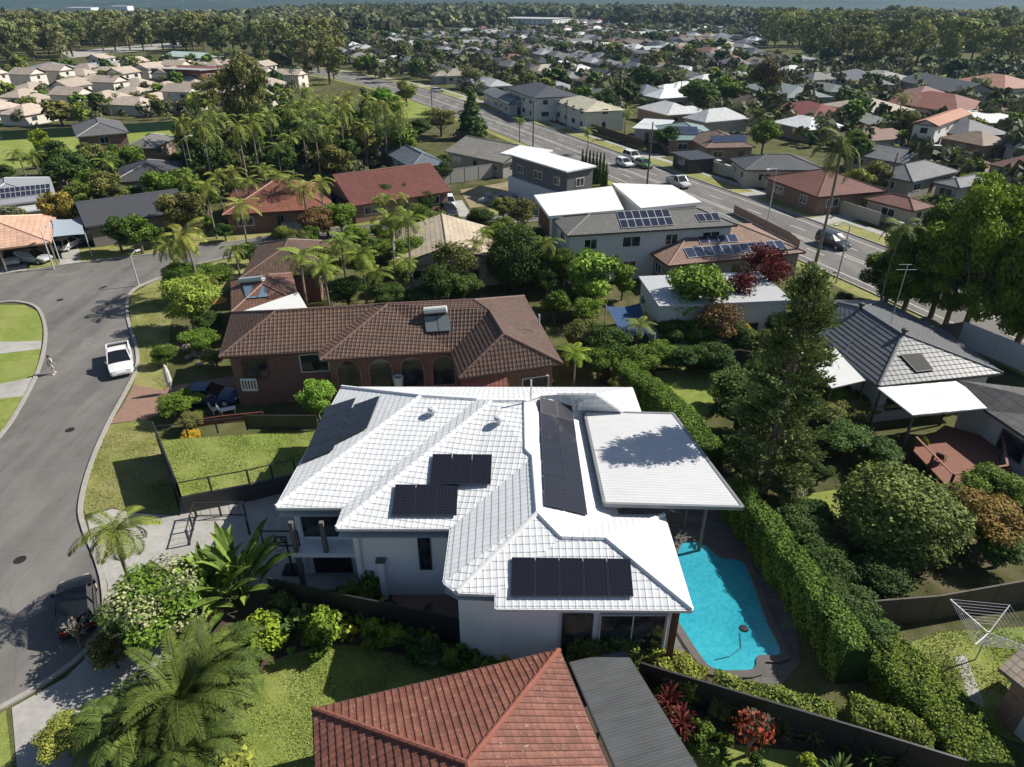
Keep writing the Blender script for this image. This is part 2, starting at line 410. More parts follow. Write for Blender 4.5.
def frond(L, droop, nl, ll, lw, az, el, base, curl=.5, keel=.35):
    """one feather frond as leaflet quads along an arching rachis"""
    n = nl; t = np.linspace(.12, 1, n); ca, sa = math.cos(az), math.sin(az)
    ang = el - droop * t ** 1.3; dt = L / n
    r = np.cumsum(np.cos(ang) * dt); z = np.cumsum(np.sin(ang) * dt)
    c = np.stack([base[0] + r * ca, base[1] + r * sa, base[2] + z], 1)
    fw = np.stack([np.cos(ang) * ca, np.cos(ang) * sa, np.sin(ang)], 1)
    side = np.array([-sa, ca, 0.]); up = np.cross(fw, side) * -1
    up = np.cross(side[None], fw) * -1; up = -up if up[0, 2] < 0 else up
    out = []; prof = np.sin(np.clip(t, 0, 1) * math.pi * .86 + .25) ** .7
    for s in (-1, 1):
        d = unit(side * s + fw * .55 + up * (keel - curl * t[:, None]) + NR.normal(size=(n, 3)) * .06)
        tip = c + d * (ll * prof)[:, None]; tip[:, 2] -= ll * prof * .25
        wv = fw * lw / 2
        out.append(np.stack([c - wv, (c + tip) / 2 - wv * 1.3 + up * .02, tip, (c + tip) / 2 + wv * 1.3 + up * .02], 1))
    rw = .03; rz = np.array([0, 0, -.02])
    c2 = np.concatenate([[[base[0], base[1], base[2]]], c[:-1]])
    out.append(np.stack([c2 - side * rw, c - side * rw * .7, c + side * rw * .7, c2 + side * rw], 1))
    q = np.concatenate(out); tone = NR.uniform(.2, .8)
    return q, np.clip(np.full(len(q), tone) + NR.normal(size=len(q)) * .12, 0, 1)
def palm_crown(nf, L, droop, nl, ll, lw, H, spread=(-.5, 1.3), curl=.6, keel=.3):
    ps = []
    for i in range(nf):
        e = spread[0] + (spread[1] - spread[0]) * ((i + .5) / nf) ** .8; az = i * 2.399 + NR.uniform(-.2, .2)
        ps.append(frond(L * NR.uniform(.8, 1.1), droop * NR.uniform(.8, 1.2), nl, ll, lw, az, e, (.06 * math.cos(az), .06 * math.sin(az), H), curl, keel))
    return leaf_mesh('fronds', ps)
def palm_trunk(H, r, lean=.4, shaft=None, n=7):
    m = MB(); a = NR.uniform(0, 6.28)
    pts = [Vector((lean * math.cos(a) * (t ** 2 - t) * 2, lean * math.sin(a) * (t ** 2 - t) * 2, H * t)) for t in np.linspace(0, 1, 6)]
    m.tube(pts, [r * 1.35, r, r * .9, r * .85, r * .8, r * .8], n)
    o = m.build('trunk', 'palm_bark', local=True, smooth=True); me = o.data; bpy.data.objects.remove(o); return me
TREES = {}
def proto(key, trunk, crown, H, W, part='crown'):
    TREES.setdefault(key, []).append((trunk, crown, H, W, part))
# near, mid and far versions; H and W are the size each mesh was made at
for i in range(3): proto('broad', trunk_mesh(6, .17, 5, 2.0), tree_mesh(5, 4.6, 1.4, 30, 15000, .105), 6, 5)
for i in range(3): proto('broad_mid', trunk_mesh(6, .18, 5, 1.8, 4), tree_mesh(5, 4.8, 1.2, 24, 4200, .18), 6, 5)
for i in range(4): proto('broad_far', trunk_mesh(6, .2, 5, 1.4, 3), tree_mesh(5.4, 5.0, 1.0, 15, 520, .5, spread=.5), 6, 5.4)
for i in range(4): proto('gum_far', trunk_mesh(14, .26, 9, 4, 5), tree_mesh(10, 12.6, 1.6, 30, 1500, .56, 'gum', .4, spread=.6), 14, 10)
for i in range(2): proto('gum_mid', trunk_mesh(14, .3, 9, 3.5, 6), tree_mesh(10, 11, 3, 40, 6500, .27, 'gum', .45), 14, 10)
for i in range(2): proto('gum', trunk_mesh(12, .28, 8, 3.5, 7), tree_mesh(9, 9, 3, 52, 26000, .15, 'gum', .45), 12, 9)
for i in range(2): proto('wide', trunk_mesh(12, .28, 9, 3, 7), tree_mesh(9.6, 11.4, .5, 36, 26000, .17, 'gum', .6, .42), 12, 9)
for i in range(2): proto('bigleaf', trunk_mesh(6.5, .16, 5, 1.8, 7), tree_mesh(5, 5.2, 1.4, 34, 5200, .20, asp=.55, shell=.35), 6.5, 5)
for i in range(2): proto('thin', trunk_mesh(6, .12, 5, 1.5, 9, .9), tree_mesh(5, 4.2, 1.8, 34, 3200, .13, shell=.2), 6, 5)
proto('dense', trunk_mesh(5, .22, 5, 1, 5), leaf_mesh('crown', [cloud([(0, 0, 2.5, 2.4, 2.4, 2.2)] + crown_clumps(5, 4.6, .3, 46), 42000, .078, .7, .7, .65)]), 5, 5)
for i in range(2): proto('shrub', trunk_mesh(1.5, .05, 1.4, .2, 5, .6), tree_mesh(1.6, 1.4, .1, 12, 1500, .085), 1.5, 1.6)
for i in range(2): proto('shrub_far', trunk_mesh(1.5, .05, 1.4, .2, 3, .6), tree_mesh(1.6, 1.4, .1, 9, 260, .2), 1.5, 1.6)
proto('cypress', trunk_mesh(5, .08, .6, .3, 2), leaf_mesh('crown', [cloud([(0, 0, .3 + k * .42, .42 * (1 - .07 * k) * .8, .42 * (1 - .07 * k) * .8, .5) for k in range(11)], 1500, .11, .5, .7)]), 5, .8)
proto('cone', trunk_mesh(9, .2, 2, .5, 3), leaf_mesh('crown', [cloud([(NR.normal() * .2, NR.normal() * .2, .6 + k * .7, 1.9 * (1 - k / 13), 1.9 * (1 - k / 13), .7) for k in range(12)], 1800, .28, .5, .6)]), 9, 4)
for i in range(3): proto('palm', palm_trunk(8, .13), palm_crown(15, 2.5, 1.5, 22, .62, .07, 8, (-.7, 1.25)), 8.6, 5, 'fronds')
for i in range(3): proto('palm_far', palm_trunk(8, .14, n=5), palm_crown(12, 2.5, 1.7, 8, .65, .24, 8, (-.8, 1.2)), 8.6, 5, 'fronds')
proto('date_palm', palm_trunk(1.2, .3), palm_crown(58, 3.2, 1.75, 50, .50, .055, 1.3, (-.15, 1.4), .5, .6), 3.0, 6, 'fronds')
proto('date_palm', palm_trunk(1.2, .3), palm_crown(50, 3.1, 1.95, 50, .52, .055, 1.3, (-.1, 1.35), .6, .5), 3.0, 6, 'fronds')
proto('coco', palm_trunk(6, .13, .8), palm_crown(16, 2.6, 1.7, 40, .62, .05, 6, (-.75, 1.2), .7, .25), 6.6, 5, 'fronds')
def paddle(n=26, L=2.6):
    """upright fan of paddle leaves"""
    ps = []
    for i in range(n):
        az = NR.uniform(0, 6.28); el = NR.uniform(.6, 1.45); Ls = L * NR.uniform(.7, 1.1); k = 10; t = np.linspace(0, 1, k + 1)
        ang = el - .9 * t ** 2; r = np.concatenate([[0], np.cumsum(np.cos(ang[:-1]))]) * Ls / k; z = np.concatenate([[0], np.cumsum(np.sin(ang[:-1]))]) * Ls / k
        b = NR.normal(size=2) * .25; c = np.stack([b[0] + r * math.cos(az), b[1] + r * math.sin(az), .1 + z], 1)
        w = np.where(t > .42, np.sin((t - .42) / .58 * math.pi * .95 + .1) * .19, .02); s = np.array([-math.sin(az), math.cos(az), 0]); up = np.array([0, 0, .08])
        for sg in (-1, 1):
            e = c + s * sg * w[:, None] + up * (w[:, None] > .05)
            q = np.stack([c[:-1], c[1:], e[1:], e[:-1]], 1); ps.append((q, np.clip(NR.uniform(.2, .9) + NR.normal(size=k) * .1, 0, 1)))
    return leaf_mesh('leaves', ps)
proto('paddle', trunk_mesh(.9, .1, .8, .1, 4, .6), paddle(54, 3.2), 3, 3.4, 'leaves')
proto('paddle', trunk_mesh(.5, .05, .5, .1, 3, .6), paddle(22, 1.1), 1.1, 1.4, 'leaves')
def spiky(n=60, L=.9):
    ps = []
    for i in range(n):
        az, el = NR.uniform(0, 6.28), NR.uniform(.1, 1.4); k = 5; t = np.linspace(0, 1, k + 1); ang = el - 1.1 * t ** 2
        r = np.concatenate([[0], np.cumsum(np.cos(ang[:-1]))]) * L / k; z = np.concatenate([[0], np.cumsum(np.sin(ang[:-1]))]) * L / k; zb = NR.uniform(.2, 1.1)
        c = np.stack([r * math.cos(az), r * math.sin(az), zb + z], 1); w = (.055 * np.sin(t * 2.9 + .2))[:, None] * np.array([-math.sin(az), math.cos(az), 0])
        ps.append((np.stack([c[:-1] - w[:-1], c[:-1] + w[:-1], c[1:] + w[1:], c[1:] - w[1:]], 1), np.full(k, NR.uniform(0, 1))))
    return leaf_mesh('leaves', ps)
proto('spiky', trunk_mesh(1.4, .04, .6, .3, 3), spiky(), 1.6, 1.4, 'leaves')
def pine_mesh():
    ps = []; tr = MB(); tr.tube([(0, 0, z) for z in (0, 4, 8, 12, 15)], [.3, .25, .17, .09, .03], 8)
    z = 1.2
    while z < 14.8:
        t = z / 15; Lm = 2.75 * (1 - t) ** .55 * (1 - .25 * max(0, .25 - t) * 4) + .15; nb = 10
        for i in range(nb):
            az = NR.uniform(0, 6.28); L = Lm * NR.uniform(.7, 1.12); el = .05 + .35 * t
            d = np.array([math.cos(az) * math.cos(el), math.sin(az) * math.cos(el), math.sin(el)]); n = int(104 * L / 2) + 20
            s = NR.uniform(.25, 1, (n, 1)) ** .8; pos = np.array([0, 0, z]) + d * L * s + NR.normal(size=(n, 3)) * np.array([.14, .14, .06]) * (.5 + s); pos[:, 2] += (s[:, 0] ** 2) * L * .12
            side = unit(NR.normal(size=(n, 3)) * .6 + d + np.array([0, 0, .35])); ln = NR.uniform(.2, .42, (n, 1)); w = unit(np.cross(side, NR.normal(size=(n, 3)))) * .055
            ps.append((np.stack([pos, pos + side * ln * .5 - w, pos + side * ln, pos + side * ln * .5 + w], 1), np.clip(NR.uniform(0, 1) * .5 + NR.uniform(0, .5, n), 0, 1)))
            if L > .6: tr.tube([(0, 0, z), tuple(np.array([0, 0, z]) + d * L * .85)], [.05, .015], 4)
        z += .62 * NR.uniform(.75, 1.2)
    o = tr.build('trunk', 'bark', local=True, smooth=True); me = o.data; bpy.data.objects.remove(o)
    return me, leaf_mesh('crown', ps)
a_, b_ = pine_mesh(); proto('pine', a_, b_, 15, 5.6)
LEAFC = {'green': (.055, .095, .018), 'dark': (.028, .052, .016), 'olive': (.075, .085, .032), 'bright': (.08, .125, .02), 'yellow': (.11, .13, .035),
         'grey': (.085, .095, .06), 'palm': (.085, .115, .03), 'red': (.075, .016, .016), 'brown': (.10, .065, .035), 'gold': (.24, .18, .02), 'lime': (.095, .14, .02), 'maroon': (.06, .012, .016), 'rust': (.17, .08, .03)}
KC = 1.9
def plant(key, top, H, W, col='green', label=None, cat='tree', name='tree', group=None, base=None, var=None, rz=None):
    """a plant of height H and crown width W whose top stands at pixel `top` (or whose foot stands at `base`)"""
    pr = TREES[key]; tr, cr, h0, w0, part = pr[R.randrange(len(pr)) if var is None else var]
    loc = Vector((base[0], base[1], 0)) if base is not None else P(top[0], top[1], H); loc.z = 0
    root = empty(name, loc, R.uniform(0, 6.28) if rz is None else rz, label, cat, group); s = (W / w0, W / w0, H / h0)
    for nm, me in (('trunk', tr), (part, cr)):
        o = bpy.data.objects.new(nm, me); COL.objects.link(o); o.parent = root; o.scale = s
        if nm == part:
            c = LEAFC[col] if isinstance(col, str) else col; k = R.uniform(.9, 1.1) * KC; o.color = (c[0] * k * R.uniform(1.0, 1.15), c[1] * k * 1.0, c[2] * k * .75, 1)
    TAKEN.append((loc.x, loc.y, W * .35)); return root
def hedge(label, pts, zt, w, z1, col, leaf=.08, dens=420, group=None):
    """clipped hedge along a line of pixels read at height zt"""
    q = [P(x, y, zt) for x, y in pts]; q = [Vector((v.x, v.y, 0)) for v in q]; c = sum(q, Vector()) / len(q)
    root = empty('hedge', c, 0, label, 'hedge', group); ps = []; core = MB()
    for a, b in zip(q, q[1:]):
        d = b - a; L = d.length; d.normalize(); n = Vector((-d.y, d.x, 0)); N = int(L * dens * (w + 2 * z1) / 1.2); leaf = leaf * .72 if 0 else leaf
        u = NR.uniform(-.02, 1.02, N); wz = NR.uniform(0, w + 2 * z1, N); per = np.where(wz < z1, 0, np.where(wz < z1 + w, 1, 2))
        off = np.where(per == 0, -w / 2, np.where(per == 1, wz - z1 - w / 2, w / 2)); zz = np.where(per == 0, wz, np.where(per == 1, z1, wz - z1 - w))
        bump = .07 * np.sin(u * L * 1.7 + off * 2) + .07 * np.sin(u * L * 4.3 + zz * 3 + off * 4) + NR.normal(size=N) * .07
        nx = np.where(per == 0, -1, np.where(per == 1, 0, 1)); nz = (per == 1) * 1.
        rr = np.abs(off) / (w / 2); zz = zz - (per == 1) * .25 * rr ** 4 
        off = off + nx * bump - nx * .2 * (zz / z1) ** 6; zz = np.maximum(zz + nz * bump, .05)
        a2, d2, n2 = np.array(a - c), np.array(d), np.array(n)
        pos = a2 + d2 * (u * L)[:, None] + n2 * off[:, None]; pos[:, 2] = zz
        nr = n2 * nx[:, None]; nr[:, 2] += nz + .3
        ps.append((quads(pos, nr, leaf * .72, .65, .6), np.clip(NR.uniform(0, 1, N) * .8 + bump * 1.2 + .1, 0, 1)))
        k = w / 2 - .12; A = a - c; B = b - c
        core.prism([(A - n * k)[:2], (B - n * k)[:2], (B + n * k)[:2], (A + n * k)[:2]], 0, z1 - .16)
        TAKEN.append(((a.x + b.x) / 2, (a.y + b.y) / 2, max(w, L / 2)))
    me = leaf_mesh('foliage', ps); o = bpy.data.objects.new('foliage', me); COL.objects.link(o); o.parent = root; c3 = LEAFC[col] if isinstance(col, str) else col; o.color = (c3[0] * 1.7, c3[1] * 1.4, c3[2] * 1.3, 1)
    b = core.build('twigs', 'cloth', root, local=True); b.color = tuple(v * .5 for v in c3[:3]) + (1,); return root
# ---------------------------------------------------------------- houses
def slope_uv(pts):
    """metres along the eave (u) and up the slope (v) of one roof face"""
    n = Vector((0, 0, 0)); k = len(pts)
    for i in range(k): n += Vector(pts[i]).cross(Vector(pts[(i + 1) % k]))
    n.normalize()
    if n.z < 0: n = -n
    u = Vector((0, 0, 1)).cross(n)
    if u.length < 1e-3: u = Vector((1, 0, 0))
    u.normalize(); v = n.cross(u)
    return [(Vector(p).dot(u), Vector(p).dot(v)) for p in pts]
def roof_face(m, pts, mi=0):
    pts = [Vector(p) for p in pts]; n = Vector((0, 0, 0)); k = len(pts)
    for i in range(k): n += pts[i].cross(pts[(i + 1) % k])
    if n.z < 0: pts.reverse()
    uv = slope_uv(pts)
    if k <= 3: m.face(pts, uv, mi); return
    from mathutils.geometry import tessellate_polygon
    for t in tessellate_polygon([pts]):
        a = [pts[i] for i in t]; b = [uv[i] for i in t]
        if (a[1] - a[0]).cross(a[2] - a[0]).z < 0: a.reverse(); b.reverse()
        if (a[1] - a[0]).cross(a[2] - a[0]).length > 1e-5: m.face(a, b, mi)
def real_tiles(m, pts, cu, cv, step=.032, roll=.030):
    """one roof face covered with modelled tiles: stepped courses with a roll on each tile, cut to the face's outline"""
    import bmesh
    from mathutils.geometry import tessellate_polygon
    pts = [Vector(p) for p in pts]; n = Vector((0, 0, 0)); k = len(pts)
    for i in range(k): n += pts[i].cross(pts[(i + 1) % k])
    n.normalize()
    if n.z < 0: n = -n
    u = Vector((0, 0, 1)).cross(n); u.normalize(); v = n.cross(u)
    prof = [(0, 1), (.16, 1), (.26, .15), (.6, 0), (.92, .2)]
    for t in tessellate_polygon([pts]):
        T = [pts[i] for i in t]; q = [Vector((p.dot(u), p.dot(v))) for p in T]; ar = (q[1] - q[0]).cross(q[2] - q[0])
        if abs(ar) < 1e-4: continue
        if ar < 0: T.reverse(); q.reverse()
        tn = (T[1] - T[0]).cross(T[2] - T[0]).normalized()
        w = lambda a, b: (T[0].dot(tn) - a * u.dot(tn) - b * v.dot(tn)) / n.dot(tn)
        u0, u1 = min(a.x for a in q), max(a.x for a in q); v0, v1 = min(a.y for a in q), max(a.y for a in q)
        us = [(i + s) * cu for i in range(math.floor(u0 / cu), math.ceil(u1 / cu) + 1) for s, _ in prof]; hs = [h for i in range(math.floor(u0 / cu), math.ceil(u1 / cu) + 1) for _, h in prof]
        bm = bmesh.new(); rows = []
        for j in range(math.floor(v0 / cv), math.ceil(v1 / cv) + 1):
            lo = [bm.verts.new((a, j * cv, h * roll + step)) for a, h in zip(us, hs)]; hi = [bm.verts.new((a, (j + 1) * cv, h * roll)) for a, h in zip(us, hs)]; rows.append((lo, hi))
        for i, (lo, hi) in enumerate(rows):
            for a in range(len(us) - 1):
                bm.faces.new((lo[a], lo[a + 1], hi[a + 1], hi[a]))
                if i: b = rows[i - 1][1]; bm.faces.new((b[a], b[a + 1], lo[a + 1], lo[a]))
        for i in range(3):
            a, b = q[i], q[(i + 1) % 3]; d = b - a
            bmesh.ops.bisect_plane(bm, geom=bm.verts[:] + bm.edges[:] + bm.faces[:], plane_co=(a.x, a.y, 0), plane_no=(d.y, -d.x, 0), clear_outer=True)
        for f in bm.faces:
            L = [x.co for x in f.verts]; m.face([u * c.x + v * c.y + n * (w(c.x, c.y) + c.z) for c in L], [(c.x + 1e-3, c.y) for c in L])
        bm.free()
def caps(root, lines, mat, color, r=.11, name='ridge_cap'):
    m = MB()
    for a, b in lines:
        a, b = Vector(a), Vector(b); L = (b - a).length; n = max(1, int(L / .45))
        for i in range(n):
            p, q = a.lerp(b, i / n), a.lerp(b, min(1, (i + 1.06) / n)); m.tube([p, q], [r, r * .86], 6)
    return m.build(name, mat, root, color, local=True)
def window(root, p, d, w, h, z, far=False, frame=(.75, .75, .73), name='window'):
    """window on a wall: p foot point, d unit direction along the wall, outward normal to its right"""
    p = Vector(p); d = Vector(d); n = Vector((d.y, -d.x, 0)); m = MB(); a = p + Vector((0, 0, z))
    def bx(m, u0, u1, z0, z1, o0, o1, mi=0):
        q = [a + d * u0 + n * o0, a + d * u1 + n * o0, a + d * u1 + n * o1, a + d * u0 + n * o1]
        m.prism([(v.x, v.y) for v in q], a.z + z0, a.z + z1, mi)
    t = .07
    if far:
        bx(m, 0, w, 0, h, -.03, .03, 0); bx(m, t, w - t, t, h - t, .02, .04, 1)
        return m.build(name, ['metal', 'window_glass'], root, frame, local=True)
    for q in ((0, t, 0, h), (w - t, w, 0, h), (t, w - t, 0, t), (t, w - t, h - t, h), (w / 2 - .03, w / 2 + .03, t, h - t)): bx(m, *q, -.02, .06)
    o = m.build(name, 'metal', root, frame, local=True)
    g = MB(); bx(g, t, w - t, t, h - t, -.01, .015); g.build('pane', 'window_glass', o, local=True); return o
def house(label, e1, e2, e3, e=2.8, kind='hip', roof=(.1, .1, .1), wall=(.4, .38, .34), pitch=.4, mat='roof_tile', wmat='wall', name='house', cat='house',
          over=.5, far=False, group=None, wins=True, base=None, size=None, rz=None, extra=None, cap=True, storeys=1, ridge=None, door=True, z0=0.0, openf=0.0, wincol=(.75, .75, .73)):
    """rectangular house: near eave corners at pixels e1, e2 (height e), a far eave point at pixel e3"""
    if base is None:
        a, b, c = P(*e1, e), P(*e2, e), P(*e3, e); w = (b - a).length; d = (b - a) / w; n = Vector((-d.y, d.x, 0)); dep = abs((c - a).dot(n))
        rz = math.atan2(d.y, d.x); o = Vector((a.x, a.y, 0))
    else: (w, dep) = size; o = Vector((base[0], base[1], 0))
    root = empty(name, (o.x, o.y, 0), rz, label, cat, group)
    ctr = o + Matrix.Rotation(rz, 3, 'Z') @ Vector((w / 2, dep / 2, 0)); 
    u_ = Matrix.Rotation(rz, 3, 'Z') @ Vector((1, 0, 0) if w >= dep else (0, 1, 0)); sh, lg = min(w, dep), max(w, dep)
    for t_ in (-1, -.5, .5, 1): q_ = ctr + u_ * (lg - sh) * .5 * t_; TAKEN.append((q_.x, q_.y, sh * .78))
    TAKEN.append((ctr.x, ctr.y, sh * .78 if base is None else lg * .5))
    m = MB(); lines = []; along = (w >= dep) if ridge is None else ridge; E = e
    A, B, C, D = Vector((0, 0, E)), Vector((w, 0, E)), Vector((w, dep, E)), Vector((0, dep, E))
    if kind == 'flat':
        k = pitch; A, B, C, D = A, B, C + Vector((0, 0, k)), D + Vector((0, 0, k)); roof_face(m, [A, B, C, D])
    else:
        if along:
            s = dep / 2; hgt = E + s * pitch; i = s if kind == 'hip' else 0.0; i = min(i, w / 2 - .2)
            r1, r2 = Vector((i, s, hgt)), Vector((w - i, s, hgt))
            roof_face(m, [A, B, r2, r1]); roof_face(m, [C, D, r1, r2])
            if kind == 'hip': roof_face(m, [D, A, r1]); roof_face(m, [B, C, r2]); lines = [(A, r1), (D, r1), (B, r2), (C, r2)]
        else:
            s = w / 2; hgt = E + s * pitch; i = s if kind == 'hip' else 0.0; i = min(i, dep / 2 - .2)
            r1, r2 = Vector((s, i, hgt)), Vector((s, dep - i, hgt))
            roof_face(m, [D, A, r1, r2]); roof_face(m, [B, C, r2, r1])
            if kind == 'hip': roof_face(m, [A, B, r1]); roof_face(m, [C, D, r2]); lines = [(A, r1), (B, r1), (C, r2), (D, r2)]
        lines.append((r1, r2))
    for p, q in ((A, B), (B, C), (C, D), (D, A)):      # fascia and gutter
        dn = Vector((0, 0, -.2)); m.face([p + dn, q + dn, q, p], [(0, 0.01)] * 4)
    m.face([D - Vector((0, 0, .2)), C - Vector((0, 0, .2)), B - Vector((0, 0, .2)), A - Vector((0, 0, .2))], [(0, .01)] * 4)
    rf = m.build('roof', mat, root, roof, local=True)
    if cap and not far and lines:
        caps(root, lines, 'metal', [min(1, c * 1.15) for c in roof[:3]]).parent = rf
    wm = MB(); o_ = over; wx = [(o_, o_ + openf), (w - o_, o_ + openf), (w - o_, dep - o_), (o_, dep - o_)]
    if openf:
        for q in (.15, w - .25) + ((w / 2,) if w > 7 else ()):
            pm = MB(); pm.box((q, .2, 0), (q + .14, .34, E - .21)); pm.build('post', 'timber', root, (.35, .3, .24), local=True)
    wm.prism(wx, z0, E - .2 - .003)
    if kind == 'gable' and lines:
        if along:
            for x in (o_, w - o_):
                wm.prism_x = None
                t = [Vector((x, o_, E - .21)), Vector((x, dep - o_, E - .21)), Vector((x, dep / 2, E + (dep / 2 - o_) * pitch * .96 - .05))]
                wm.face(t if x > w / 2 else t[::-1])
        else:
            for y in (o_, dep - o_):
                t = [Vector((o_, y, E - .21)), Vector((w - o_, y, E - .21)), Vector((w / 2, y, E + (w / 2 - o_) * pitch * .96 - .05))]
                wm.face(t if y < dep / 2 else t[::-1])
    wm.build('wall', wmat, root, wall, local=True)
    if wins:
        for st in range(storeys):
            z = 1.0 + st * 2.8
            sides = [((o_, o_ + openf), (1, 0, 0), w - 2 * o_), ((w - o_, o_ + openf), (0, 1, 0), dep - 2 * o_ - openf), ((o_, dep - o_), (0, -1, 0), dep - 2 * o_ - openf)]
            for si, (p, d, L) in enumerate(sides):
                n = max(1, int(L / (4.2 if not far else 5)))
                for i in range(n):
                    ww = 1.5 if (i + st) % 2 else 2.1
                    if L < ww + .6: continue
                    u = L * (i + .5) / n - ww / 2
                    if door and si == 0 and st == 0 and i == n // 2:
                        window(root, (p[0] + d[0] * (u + .4), p[1], 0), d, .95, 2.1, .02, far, (.16, .1, .07), 'door'); continue
                    window(root, (p[0] + d[0] * u, p[1] + d[1] * u, 0), d, ww, 1.2, z, far)
    root['w'] = w; root['d'] = dep
    return root
def plane_of(a, b, c):
    n = (b - a).cross(c - a).normalized(); return a, n
def bvh(ob):
    from mathutils.bvhtree import BVHTree
    ch = []; q = ob
    while q is not None: ch.append(q); q = q.parent
    X = Matrix.Identity(4)
    for q in reversed(ch): X = X @ Matrix.Translation(q.location) @ Matrix.Rotation(q.rotation_euler.z, 4, 'Z')
    return BVHTree.FromPolygons([X @ v.co for v in ob.data.vertices], [list(p.vertices) for p in ob.data.polygons])
def on(pl, x, y):
    d = ray(x, y); o = Vector((0, 0, HC))
    if not isinstance(pl, tuple):
        for e in (0, .3, -.3, .8, -.8, 2, -2, 4, -4):
            h = pl.ray_cast(o, ray(x + e, y + e * .4))[0]
            if h is not None: return h
    t = (pl[0] - o).dot(pl[1]) / d.dot(pl[1]); return o + d * t
def panels(root, pl, quad, nu, nv, color=(.012, .013, .02), lift=.10, gap=.012, name='solar_panel', fm='black_metal', cell='solar_cell'):
    """a grid of separate panels filling a quad of pixels on a roof plane: quad = near-left, near-right, far-right, far-left"""
    q = [on(pl, *p) for p in quad]; n = (q[1] - q[0]).cross(q[3] - q[0]).normalized(); n = n if n.z > 0 else -n
    bl = lambda s, t: (q[0].lerp(q[1], s)).lerp(q[3].lerp(q[2], s), t)
    for i in range(nu):
        for j in range(nv):
            c = [bl((i + gap) / nu, (j + gap) / nv), bl((i + 1 - gap) / nu, (j + gap) / nv), bl((i + 1 - gap) / nu, (j + 1 - gap) / nv), bl((i + gap) / nu, (j + 1 - gap) / nv)]
            m = MB(); lo = [p + n * (lift - .045) for p in c]; hi = [p + n * lift for p in c]
            if (c[1] - c[0]).cross(c[2] - c[0]).dot(n) < 0: lo.reverse(); hi.reverse()
            cen = sum(hi, Vector()) / 4; inn = [p.lerp(cen, .035 if fm == 'black_metal' else .07) for p in hi]
            for k in range(4):
                l = (k + 1) % 4; m.face([lo[k], lo[l], hi[l], hi[k]]); m.face([hi[k], hi[l], inn[l], inn[k]])
            m.face(inn, [(0, 0), (1, 0), (1, 1), (0, 1)], 1)
            m.face([p - n * .0 for p in lo[::-1]])
            o = m.build(name, [fm, cell], root, color)
            for a in (0, 1):   # rails down to the tiles
                pass
def roof_from(root, V, faces, mat, color, fascia, drop=.2, name='roof', sof=True, tiles=None):
    """roof from named corner points; fascia = outline names in order"""
    m = MB()
    if tiles:
        for f in faces: real_tiles(m, [V[k] for k in f], *tiles)
    else:
        for f in faces: roof_face(m, [V[k] for k in f])
    k = len(fascia)
    for i in range(k):
        p, q = V[fascia[i]], V[fascia[(i + 1) % k]]; dn = Vector((0, 0, -drop)); m.face([p + dn, q + dn, q, p], [(0, .01)] * 4)
    if sof:
        from mathutils.geometry import tessellate_polygon
        lo = [V[n] + Vector((0, 0, -drop)) for n in fascia]
        for t in tessellate_polygon([lo]): m.face([lo[i] for i in t], [(0, .01)] * 3)
    return m.build(name, mat, root, color)
def inset(pts, d):
    """shrink a plan polygon by d"""
    n = len(pts); ar = sum(pts[i][0] * pts[(i + 1) % n][1] - pts[(i + 1) % n][0] * pts[i][1] for i in range(n)); s = 1 if ar > 0 else -1; out = []
    for i in range(n):
        a, b, c = Vector(pts[i - 1][:2]), Vector(pts[i][:2]), Vector(pts[(i + 1) % n][:2])
        d1, d2 = (b - a).normalized(), (c - b).normalized(); n1, n2 = Vector((-d1.y, d1.x)) * s, Vector((-d2.y, d2.x)) * s
        v = n1 + n2; v = v / max(.3, v.dot(n1) if v.length > 1e-6 else 1); out.append(b + v * d)
    return out
# ---------------------------------------------------------------- setting: ground, roads, lawns
gm = MB(); S = 9000
for i in range(12):
    for j in range(12):
        x0, y0 = -S + i * 1500, -1500 + j * 1500; gm.face([(x0, y0, 0), (x0 + 1500, y0, 0), (x0 + 1500, y0 + 1500, 0), (x0, y0 + 1500, 0)])
struct('ground', gm, 'ground')
hm = MB(); nx = 120
def hz(x, y):
    t = max(0, min(1, (y - 1700) / 2600)); h = 0
    for k, (fx, fy, am) in enumerate(((.0009, .0006, 60), (.0021, .0017, 30), (.0052, .003, 12), (.011, .009, 5))):
        h += am * (1 + math.sin(x * fx + 1.7 * k + math.sin(y * fy * 1.3 + k)) * .6 + math.cos(y * fy + k * 2 + x * fx * .3) * .4)
    return h * t * .42 - 1.5 + min(1, t * 3) * 32
for i in range(nx):
    for j in range(22):
        f = lambda a, b: ((-1 + 2 * a / nx) * 5200, 1500 + b * 190, hz((-1 + 2 * a / nx) * 5200, 1500 + b * 190))
        hm.face([f(i, j), f(i + 1, j), f(i + 1, j + 1), f(i, j + 1)])
struct('hills', hm, 'forest_hill')
# main road: two edges read at the kerbs, carried on past the frame
far_e = [P(x, y) for x, y in [(2948.9, 1038.3), (1292.0, 402.9), (1030.5, 302.1), (871.2, 242.0), (767.6, 204.8), (686.9, 176.5), (562.2, 132.9), (522.0, 119.7), (468.5, 102.4), (427.9, 89.9), (370.0, 77.1), (299.5, 66.0)]]
def offset(q, d):
    out = []
    for i, p in enumerate(q):
        t = q[min(i + 1, len(q) - 1)] - q[max(i - 1, 0)]; t.normalize(); out.append(p + Vector((-t.y, t.x, 0)) * d)
    return out
far_s = smoothline(far_e, 4); W_ = 13.6
near_s = offset(far_s, W_)
def ribbon(name, a, b, z, mat, color=None):
    m = MB()
    for i in range(len(a) - 1):
        q = [a[i], a[i + 1], b[i + 1], b[i]]; m.face([(p.x, p.y, z) for p in (q if (q[1] - q[0]).cross(q[3] - q[0]).z > 0 else [q[0], q[3], q[2], q[1]])])
    return struct(name, m, mat, color=color)
